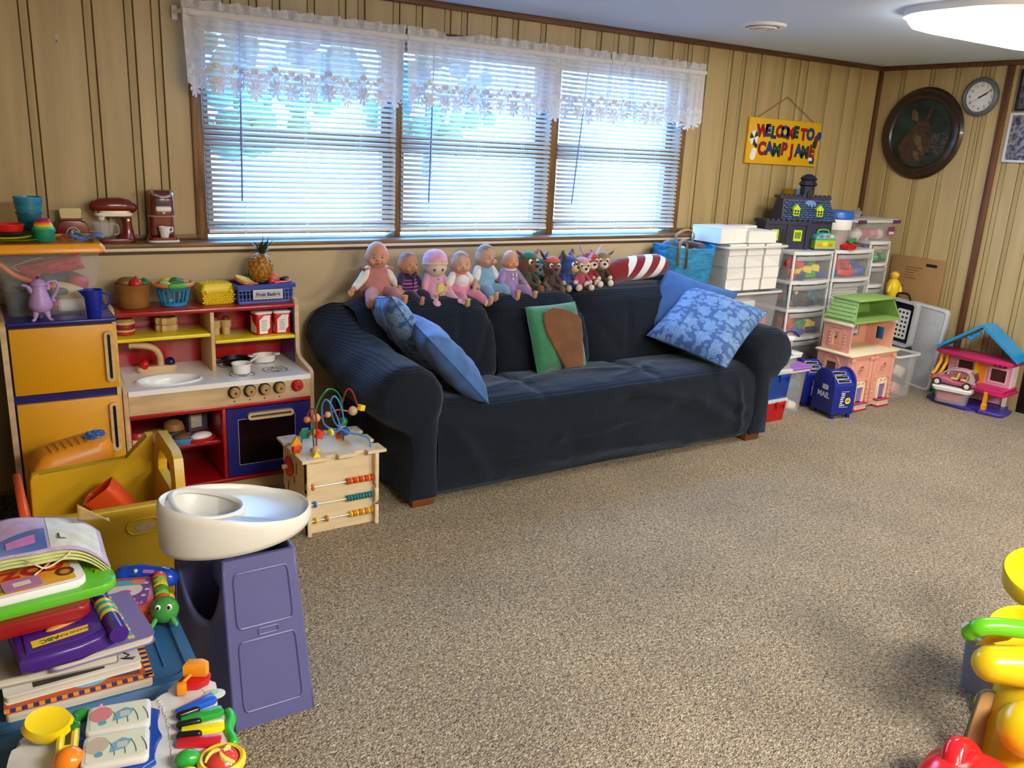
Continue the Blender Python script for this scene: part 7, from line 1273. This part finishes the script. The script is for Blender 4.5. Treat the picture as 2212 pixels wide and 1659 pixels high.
B().prism(rrect(.30,.20,.035,6),0,.024,bev=.009,seg=3).o('tablet_body',GR,gt); fb=B().prism(rrect(.235,.165,.02,5,-.03,0),.024,.042,bev=.006,seg=3).o('page_frame',pl('e4e2ea',.35),gt)
pg=B().prism(rrect(.205,.140,.008,4,-.034,.0),.042,.0428).o('page',mat('zoo_page','e8b43a',.45,nz=.35,ns=14,col2='e8862a'),fb)
for k in range(2): B().ring(circ(.026,20,-.005+k*.036,.015,.023),circ(.010,16,-.005+k*.036,.015,.012) if 0 else [(x*.45+(-.005+k*.036)*.55,y*.5+.0075) for x,y in circ(.026,20,-.005+k*.036,.015,.023)],.043,.0438).o('letter_o_print',pl('c42a2a',.4),pg)
text('Z',.05,pl('c42a2a',.4),pg,Matrix.Translation((-.052,.012,.0432)),.0003,bold=.003); patch(pg,circ(.020,14,.052,-.025,.022),.043,'6a3c1a'); patch(pg,circ(.011,12,.052,-.027),.0435,'c8924a'); patch(pg,circ(.03,14,-.10,-.05,.012),.043,'6a8a3a'); patch(pg,circ(.03,14,-.02,-.055,.012),.043,'b0b090'); patch(pg,circ(.03,14,.02,.062,.010),.043,'3a8a5a'); patch(pg,circ(.014,12,-.11,.055,.009),.043,'d8d0b0')
st_=B().prism([((.016 if k%2==0 else .007)*math.cos(PI/2+k*PI/5)+.122,(.016 if k%2==0 else .007)*math.sin(PI/2+k*PI/5)-.02) for k in range(10)],.024,.029,bev=.001).o('star_button',pl('7a8a1c',.3),gt); B().lathe([(.014,.022),(.014,.027),(0,.028)],(.118,.055,0),18).o('round_button',pl('c8442a',.3),gt); B().prism(rrect(.03,.012,.004,3,.115,.08),.023,.027).o('button',pl('4aa0a0',.3),gt)
tg=B().prism(rrect(.075,.05,.003,2),0,.0015).o('fabric_tag',fab('a85aa0'),loc=(.022,1.985,zg+.045),rz=.15); tag(tg,'purple felt tag with white label on the yellow page','tag'); B().prism(rrect(.035,.018,.001,1),.0015,.002).o('tag_label',pl('e0d8cc',.6),tg); B().tube(cr_spline([(.03,.02,.003),(.07,.05,.012),(.09,.09,.02),(.08,.13,.03)],5),.002,6).o('tag_cord',pl('d8d0a8',.8),tg)
# cloth book draped on top
cb=thing('cloth_book','soft printed cloth book lying open on top of the pile','cloth book',(.055,2.09,zg+.055),.0)
def drape(k):
    def f(u,v): x=lerp(-.16,.15,u); y=lerp(-.08,.10,v); return Vector((x,y,.030+.020*math.sin(u*PI)-.07*abs(x/.16)**3*(1 if x>0 else .6)+.006*math.sin(9*u+5*v)-.0085*k+.010*v))
    return f
for k in range(4): B().grid(drape(k),24,8).o('cloth_page',fab('c8d088' if k else 'b8a4c8'),cb,solid=.003)
f0=drape(0)
def clothpatch(u0,u1,v0,v1,col,dz=.0025): B().grid(lambda u,v:f0(lerp(u0,u1,u),lerp(v0,v1,v))+Vector((0,0,dz)),12,8).o('cloth_print',fab(col),cb)
clothpatch(.02,.22,.05,.45,'a890c0'); clothpatch(.02,.26,.5,.97,'6ab49c'); clothpatch(.28,.60,.06,.52,'2f5cb0'); clothpatch(.62,.97,.05,.95,'d4d8cc'); clothpatch(.28,.60,.55,.95,'b89cc8'); clothpatch(.34,.53,.22,.40,'d070c0',.004); clothpatch(.05,.12,.65,.8,'d8764a',.004); clothpatch(.15,.2,.75,.9,'d8764a',.004)
text('X',.032,INK,cb,Matrix.Translation(f0(.20,.72)+Vector((0,0,.005))),.0003); text('L',.04,INK,cb,Matrix.Translation(f0(.70,.25)+Vector((0,0,.006)))@Matrix.Rotation(.3,4,'Y'),.0003)
B().grid(lambda u,v:Vector((.10+.07*u,.04-.02*v+.03*u,.055-.02*u+.05*(1-u)*v)),8,4).o('cloth_flap',fab('a88c44'),cb,solid=.003); B().tube(cr_spline([(-.02,-.08,.035),(.0,-.11,.03),(.02,-.10,.015),(.06,-.09,.03),(.07,-.08,.035)],6),.002,6).o('cloth_tie',pl('d8d0a8',.8),cb)
# rhyme book with caterpillar
rb_=thing('rhyme_book','orange and purple plastic rhyme book with a green ball head','toy book',(.255,2.16,zl+.002),-.28); B().prism(rrect(.155,.17,.02,5),0,.028,bev=.008,seg=3).o('book_shell',pl('c8442a',.3),rb_); B().prism(rrect(.15,.165,.02,5),.028,.044,bev=.006,seg=3).o('cover_shell',pl('d8542a',.3),rb_)
cv=B().prism(rrect(.118,.14,.012,5,-.008,0),.044,.0448).o('cover_page',pl('7a3a8a',.4),rb_); patch(cv,circ(.042,22,-.008,.015,.036),.045,'d8c8b8'); patch(cv,circ(.016,14,-.008,.005,.009),.0456,'c04a5a'); patch(cv,rrect(.09,.028,.005,3,-.008,.052),.0453,'5aa09a'); patch(cv,rrect(.03,.024,.004,3,.02,.054),.0458,'d87a4a')
for k,(x,y) in enumerate(((-.055,.04),(.04,.045),(-.05,-.03),(.04,-.02),(.045,.01),(-.058,.0))): patch(cv,circ(.006,8,x,y),.0455,'d8c8d8')
text('STORYBOOK',.017,pl('d8a0a8',.5),cv,Matrix.Translation((-.008,-.055,.0452))@Matrix.Rotation(PI,4,'Z'),.0003,bold=.0004); text('RHYMES',.017,pl('d8a0a8',.5),cv,Matrix.Translation((-.008,-.037,.0455))@Matrix.Rotation(PI,4,'Z'),.0003,bold=.0004)
for k in range(6): B().lathe([(.010,-.011),(.017,-.009),(.019,0),(.017,.009),(.010,.011)],(.070+.004*k,.062-k*.024,.046),16,(PI/2,0,0),sc=(1,1,.9)).o('caterpillar_ring',pl(['d8542a','7ab43a','d8c02a','4a8a3a','7ab43a','d8542a'][k],.3),rb_)
hd_=B().ell((.098,-.098,.042),.034,u=22,v=16).o('ball_head',pl('3a8a3a',.2),rb_)
for s in (-1,1): B().ell((.098+s*.013,-.122,.062),(.007,.006,.008)).o('eye',pl('e8e8e0',.2),hd_); B().ell((.098+s*.013,-.127,.063),(.004,.003,.005)).o('pupil',BLACK,hd_); B().tube([(.098+s*.02,-.125,.03),(.098+s*.028,-.135,.02)],.006,8,rnd=True).o('foot',pl('4a9a4a',.3),hd_)
ph=thing('toy_handset','blue plastic toy telephone handset behind the rhyme book','toy phone',(.315,2.255,zl+.002),-.55); B().tube(cr_spline([(-.06,0,.03),(-.045,0,.038),(0,0,.044),(.045,0,.038),(.06,0,.03)],5),[.026]*5+[.022]*5+[.020]*4+[.022]*3+[.026]*4,14,rnd=True).o('handset_body',pl('1a4ac0',.2),ph); B().ell((-.02,-.016,.055),.006).o('button',pl('d8d8c0',.2),ph); B().prism(rrect(.03,.010,.003,3),0,.001,Matrix.Translation((.015,-.018,.056))@Matrix.Rotation(.7,4,'X')).o('name_plate',pl('b070c0',.4),ph)
yb=B().tube(cr_spline([(.37,2.30,.01),(.372,2.27,.12),(.368,2.24,.25),(.365,2.22,.36)],6),.014,10,rnd=True).o('yellow_tube',pl('d8c030',.35)); tag(yb,'yellow curved plastic tube standing between tote and high chair','toy tube')
# ---------------------------------------------------------------- activity table
at=thing('activity_table','white toddler activity table with piano keys and picture pages','activity table',(.145,1.55,0),-.20); at.scale=(.92,.92,1); TW=pl('cfccc6',.35); zt=.445
out=[(-.205,-.02),(-.20,.06),(-.15,.115),(-.06,.125),(.03,.13),(.09,.14),(.10,.185),(.145,.205),(.19,.185),(.20,.13),(.175,.10),(.205,.07),(.225,.0),(.22,-.08),(.24,-.13),(.21,-.175),(.14,-.18),(.05,-.165),(-.08,-.16),(-.17,-.13)]
O=[(p.x,p.y) for p in cr_spline([(x,y,0) for x,y in out+out[:1]],5)][:-1]
B().prism(O,zt-.05,zt,bev=.012,seg=3).o('table_top',TW,at,ang=.6)
for x,y,c in ((-.14,-.09,'d8d4d0'),(-.14,.07,'d8d4d0'),(.16,-.11,'d8d4d0'),(.15,.10,'d8d4d0')): B().cyl((x,y,zt-.04),(x*1.15,y*1.15,0),.020,.018,14).o('leg',pl('3a9a3a',.35) if x<0 and y<0 else TW,at)
# picture book in the middle
bs=B().prism([(-.07,-.12),(-.03,-.105),(.03,-.125),(.075,-.09),(.065,-.05),(.085,-.01),(.07,.03),(.08,.075),(.04,.105),(.0,.09),(-.05,.105),(-.085,.07),(-.07,.02),(-.09,-.03),(-.07,-.07)],zt,zt+.016,bev=.006,seg=3).o('blue_base',pl('14409a',.2),at)
pp_=mat('pastel_page','d8d0b4',.5,nz=.4,ns=9,col2='c8d0b8')
for k,(y0,y1) in enumerate(((-.10,-.004),(.004,.095))):
    fr_=B().prism(rrect(.125,y1-y0,.012,4,0,(y0+y1)/2),zt+.016,zt+.034,bev=.005,seg=2).o('page_board',TW,at); pgm=B().prism(rrect(.108,y1-y0-.014,.008,4,0,(y0+y1)/2),zt+.0342,zt+.0348).o('page',pp_,fr_); yc=(y0+y1)/2
    patch(pgm,circ(.022,16,-.035,yc+.01,.026),zt+.035,'c87a78' if k else 'b8a890'); patch(pgm,[(-.01,yc-.02),(.02,yc-.012),(.03,yc+.01),(.012,yc+.022),(-.008,yc+.008)],zt+.0352,'6aa0b0'); patch(pgm,circ(.008,10,-.03,yc-.02),zt+.0354,'5a98a8'); patch(pgm,rrect(.02,.018,.003,2,.012,yc+.0),zt+.0356,'b8b4b0')
    for q in range(4): B().tube([(.045+.014*math.cos(a)-.02*q,yc-.03+.05*a/1.6,zt+.0352) for a in [j*.2 for j in range(8)]],.0007,4).o('page_line',INK,pgm)
# piano keys
kx,ky=.10,.0
KEYS=(('1c58c8',.058,.42),('2a9a34',.026,.18),('e4d21c',-.008,-.03),('c41c28',-.042,-.20))
for k,(c,y,a) in enumerate(KEYS):
    M2=Matrix.Translation((.115+.008*(k in (1,2)),y,0))@Matrix.Rotation(a,4,'Z'); B().prism([(.0,-.010),(.080,-.0155),(.088,-.011),(.088,.011),(.080,.0155),(.0,.010)],zt,zt+.014,M2,bev=.004,seg=2).o('white_key',pl(c,.25),at)
for y,a in ((.040,.30),(.008,.08),(-.026,-.12)): M2=Matrix.Translation((.115,y,zt+.012))@Matrix.Rotation(a,4,'Z'); B().tube([M2@Vector((.006,0,0)),M2@Vector((.042,0,0))],.0085,10,rnd=True).o('black_key',pl('111114',.2),at)
B().tube([(.222+.004*math.sin(k),.062-.013*k-.02,zt-.002) for k in range(9)],.011,10,rnd=True).o('green_grip',pl('2fa832',.3),at)
sd=B().prism(circ(.024,20,.195,.115,.019),zt,zt+.003,bev=.001).o('switch_plate',pl('c4c8c2',.4),at); B().prism(rrect(.016,.014,.003,3,.196,.115),zt+.003,zt+.006).o('switch',pl('9ad0a0',.4),sd)
# red plane with orange cheese-like block
B().prism([(.115,.165),(.13,.145),(.16,.14),(.185,.155),(.19,.18),(.165,.20),(.135,.195)],zt,zt+.018,bev=.006,seg=2).o('red_slider',pl('b8141c',.2),at); ob=B().prism([(-.026,-.014),(.026,-.014),(.028,.006),(.012,.016),(-.02,.014)],zt+.018,zt+.050,Matrix.Translation((.158,.178,0))@Matrix.Rotation(-.3,4,'Z'),bev=.005).o('orange_block',pl('e8941c',.4),at); B().box((.125,.135,zt+.016),(.022,.018,.026),bev=.004).tube([(.128,.14,zt+.026),(.145,.16,zt+.03)],.004,6).o('orange_clip',pl('e0881c',.4),at)
# yellow roller frame, green knob, orange ball
b=B(); b.lathe([(.0,.012),(.02,.010),(.034,.016),(.040,.0),(.034,-.016),(.0,-.018)],(-.135,.055,zt+.035),26,(.35,.1,0),sc=(1.25,.95,1)); b.o('yellow_drum',pl('e0c418',.25),at)
B().tube([(-.085,.07,zt+.02),(-.08,-.04,zt+.02)],.008,8,rnd=True).tube([(-.11,.035,zt+.02),(-.107,-.04,zt+.02)],.008,8,rnd=True).tube([(-.11,-.01,zt+.02),(-.08,-.01,zt+.02)],.006,8).o('ladder_frame',pl('e4cc1c',.3),at); B().tube([(-.088+.006*math.sin(k*2),.075-k*.007,zt+.028) for k in range(6)],.008,8).o('green_coil',pl('1c6a2a',.3),at); B().ell((-.085,-.06,zt+.022),.030,u=20,v=14).o('orange_ball',pl('e07c18',.2),at)
g_=B().ell((-.075,.10,zt+.014),(.026,.016,.016)).o('green_bump',pl('2c8a3a',.25),at); B().tube([(-.052,.108,zt+.016),(-.04,.116,zt+.02),(-.046,.10,zt+.02)],.004,8).o('pink_bow',pl('d07aa8',.4),at)
# spinner
B().lathe([(.038,0),(.047,.004),(.048,.014),(.042,.020),(.036,.018)],(.20,-.128,zt),30,cap=False).o('spinner_rim',pl('e8c02a',.3),at); B().lathe([(.038,.004),(.030,.022),(.016,.030),(0,.032)],(.20,-.128,zt),26).o('spinner_dome',pl('c43a34',.15),at)
for k in range(3): B().tube([(.20+r*math.cos(k*2.1+r*40),-.128+r*math.sin(k*2.1+r*40),zt+.0325-.9*r*r*14) for r in (.004,.010,.016,.022,.028,.033)],[.003,.005,.006,.006,.005,.003],6).o('swirl',pl('e8c860',.2),at)
gb=B().ell((.135,-.11,zt+.016),(.026,.020,.018)).o('green_bump',pl('2c9a34',.25),at); B().ell((.135,-.145,zt+.01),(.02,.012,.012)).o('yellow_star',pl('e8c82a',.3),at)
EMB=mat('embossed_white','cfccc6',.4)
for k,ch in enumerate('ABCDEFGHIJKLMNOPQRSTUVWXYZ'):
    u=k/25; x=lerp(.105,.085,u)+.020*math.sin(u*PI)*1.0-.012; y=lerp(-.155,.135,u); text(ch,.0125,EMB,at,Matrix.Translation((x,y,zt+.0005))@Matrix.Rotation(-PI/2-.2+.4*u,4,'Z') if 0 else Matrix.Translation((x,y,zt+.0005))@Matrix.Rotation(.4-.9*u,4,'Z'),.0012,bold=.0004)
for k,ch in enumerate('123456'): text(ch,.02,EMB,at,Matrix.Translation((-.085-.006*math.sin(k*.6),.055-k*.026,zt+.0005)),.0012,bold=.0004)
# ---------------------------------------------------------------- toys at the lower right edge
YT=pl('d6b614',.22)
wk=thing('push_walker','yellow toy push walker with green grip at the right frame edge','push walker',(2.27,.86,0),-.35)
B().tube(cr_spline([(-.02,.02,.05),(-.01,.02,.15),(.0,.02,.24),(.04,.0,.33),(.10,-.02,.38)],6),[.095]*7+[.09]*6+[.085]*6+[.075]*6,20,rnd=True,flat=(1,.8)).o('body_shell',YT,wk)
B().tube([(-.13,.035,.345),(-.04,.01,.345),(.08,-.02,.34),(.16,-.04,.335)],[.048,.055,.058,.055],20,rnd=True).o('cross_bar',YT,wk); B().ell((-.06,-.05,.20),(.075,.07,.075)).o('knee_bump',YT,wk); B().ell((.07,-.07,.19),(.07,.06,.075)).o('knee_bump',YT,wk)
B().tube(cr_spline([(-.165,.09,.405),(-.155,.075,.43),(-.12,.06,.44),(-.03,.03,.44),(.08,.0,.44),(.20,-.03,.44)],6),[.020]*5+[.024]*26,14,rnd=True).o('green_grip',pl('5ab018',.22),wk); B().tube([(.04,.0,.43),(.06,-.01,.36)],[.03,.04],14).o('grip_stem',pl('4aa018',.25),wk)
st2=B().prism([(-.05,-.03),(.05,-.05),(.06,.03),(-.03,.05)],0,.002,Matrix.Translation((-.08,.085,.385))@Matrix.Rotation(-.9,4,'X')).o('sticker',pl('e8b02a',.4),wk); B().prism(circ(.02,12,-.02,.0),.0022,.003,Matrix.Translation((-.08,.085,.385))@Matrix.Rotation(-.9,4,'X')).o('sticker_dot',pl('2a7a5a',.4),st2); B().prism(circ(.014,12,.02,.0),.0022,.003,Matrix.Translation((-.08,.085,.385))@Matrix.Rotation(-.9,4,'X')).o('sticker_dot',pl('d8502a',.4),st2)
for x in (-.03,.12): B().lathe([(.015,-.015),(.05,-.013),(.055,0),(.05,.013),(.015,.015)],(x,.10,.056),22,(0,PI/2,0)).o('wheel',pl('c82a24',.3),wk)
tw=thing('tray_tower','yellow toy tower with two round tilted trays at the right edge','toy tower',(2.52,.98,0)); B().cyl((.05,0,0),(.05,0,.48),.018,n=14).o('post',YT,tw); B().prism(circ(.14,28,.03,0),0,.02,bev=.006).o('foot_plate',YT,tw)
for z,x,y in ((.30,-.07,-.02),(.40,.15,.07)): q=B().lathe([(.11,-.035),(.125,-.03),(.132,.02),(.128,.028),(.118,.024),(.108,-.012),(0,-.012)],(x,y,z),34,(R(8),R(-14),0)).o('tray',YT,tw)
gbx=thing('grey_box','grey plastic box behind the yellow walker','box',(2.62,1.10,0),-.3); openbin(gbx,.22,.16,.20,pl('7c828c',.35),pl('a8aeb6',.3))
tb=thing('wooden_paddle','thin wooden paddle leaning against the walker','paddle',(2.165,.945,.0),rot=(R(-10),R(10),R(-40))); B().prism(rrect(.05,.22,.024,6,0,.13),-.006,.006,FY(0,0,0),bev=.003).o('blade',mat('paddle_wood','b08a58',.45,nz=.2,ns=12),tb); B().ring(rrect(.054,.224,.026,6,0,.13),rrect(.048,.218,.023,6,0,.13),-.007,.007,FY(0,0,0)).o('edge_band',mat('edge_dark','6a5a3c',.5),tb)
rd=thing('red_toy_shell','glossy red domed toy at the bottom right of the carpet','toy',(1.975,.835,0),.2); B().lathe([(.10,0),(.13,.02),(.135,.08),(.115,.135),(.07,.165),(0,.172)],n=30,sc=(1.1,1,1)).o('dome',pl('d81c24',.18),rd); B().tube(cr_spline([(-.01,.05,.145),(.03,.06,.17),(.08,.05,.15),(.12,.03,.10)],6),.030,14,rnd=True).o('raised_band',pl('c81820',.15),rd)
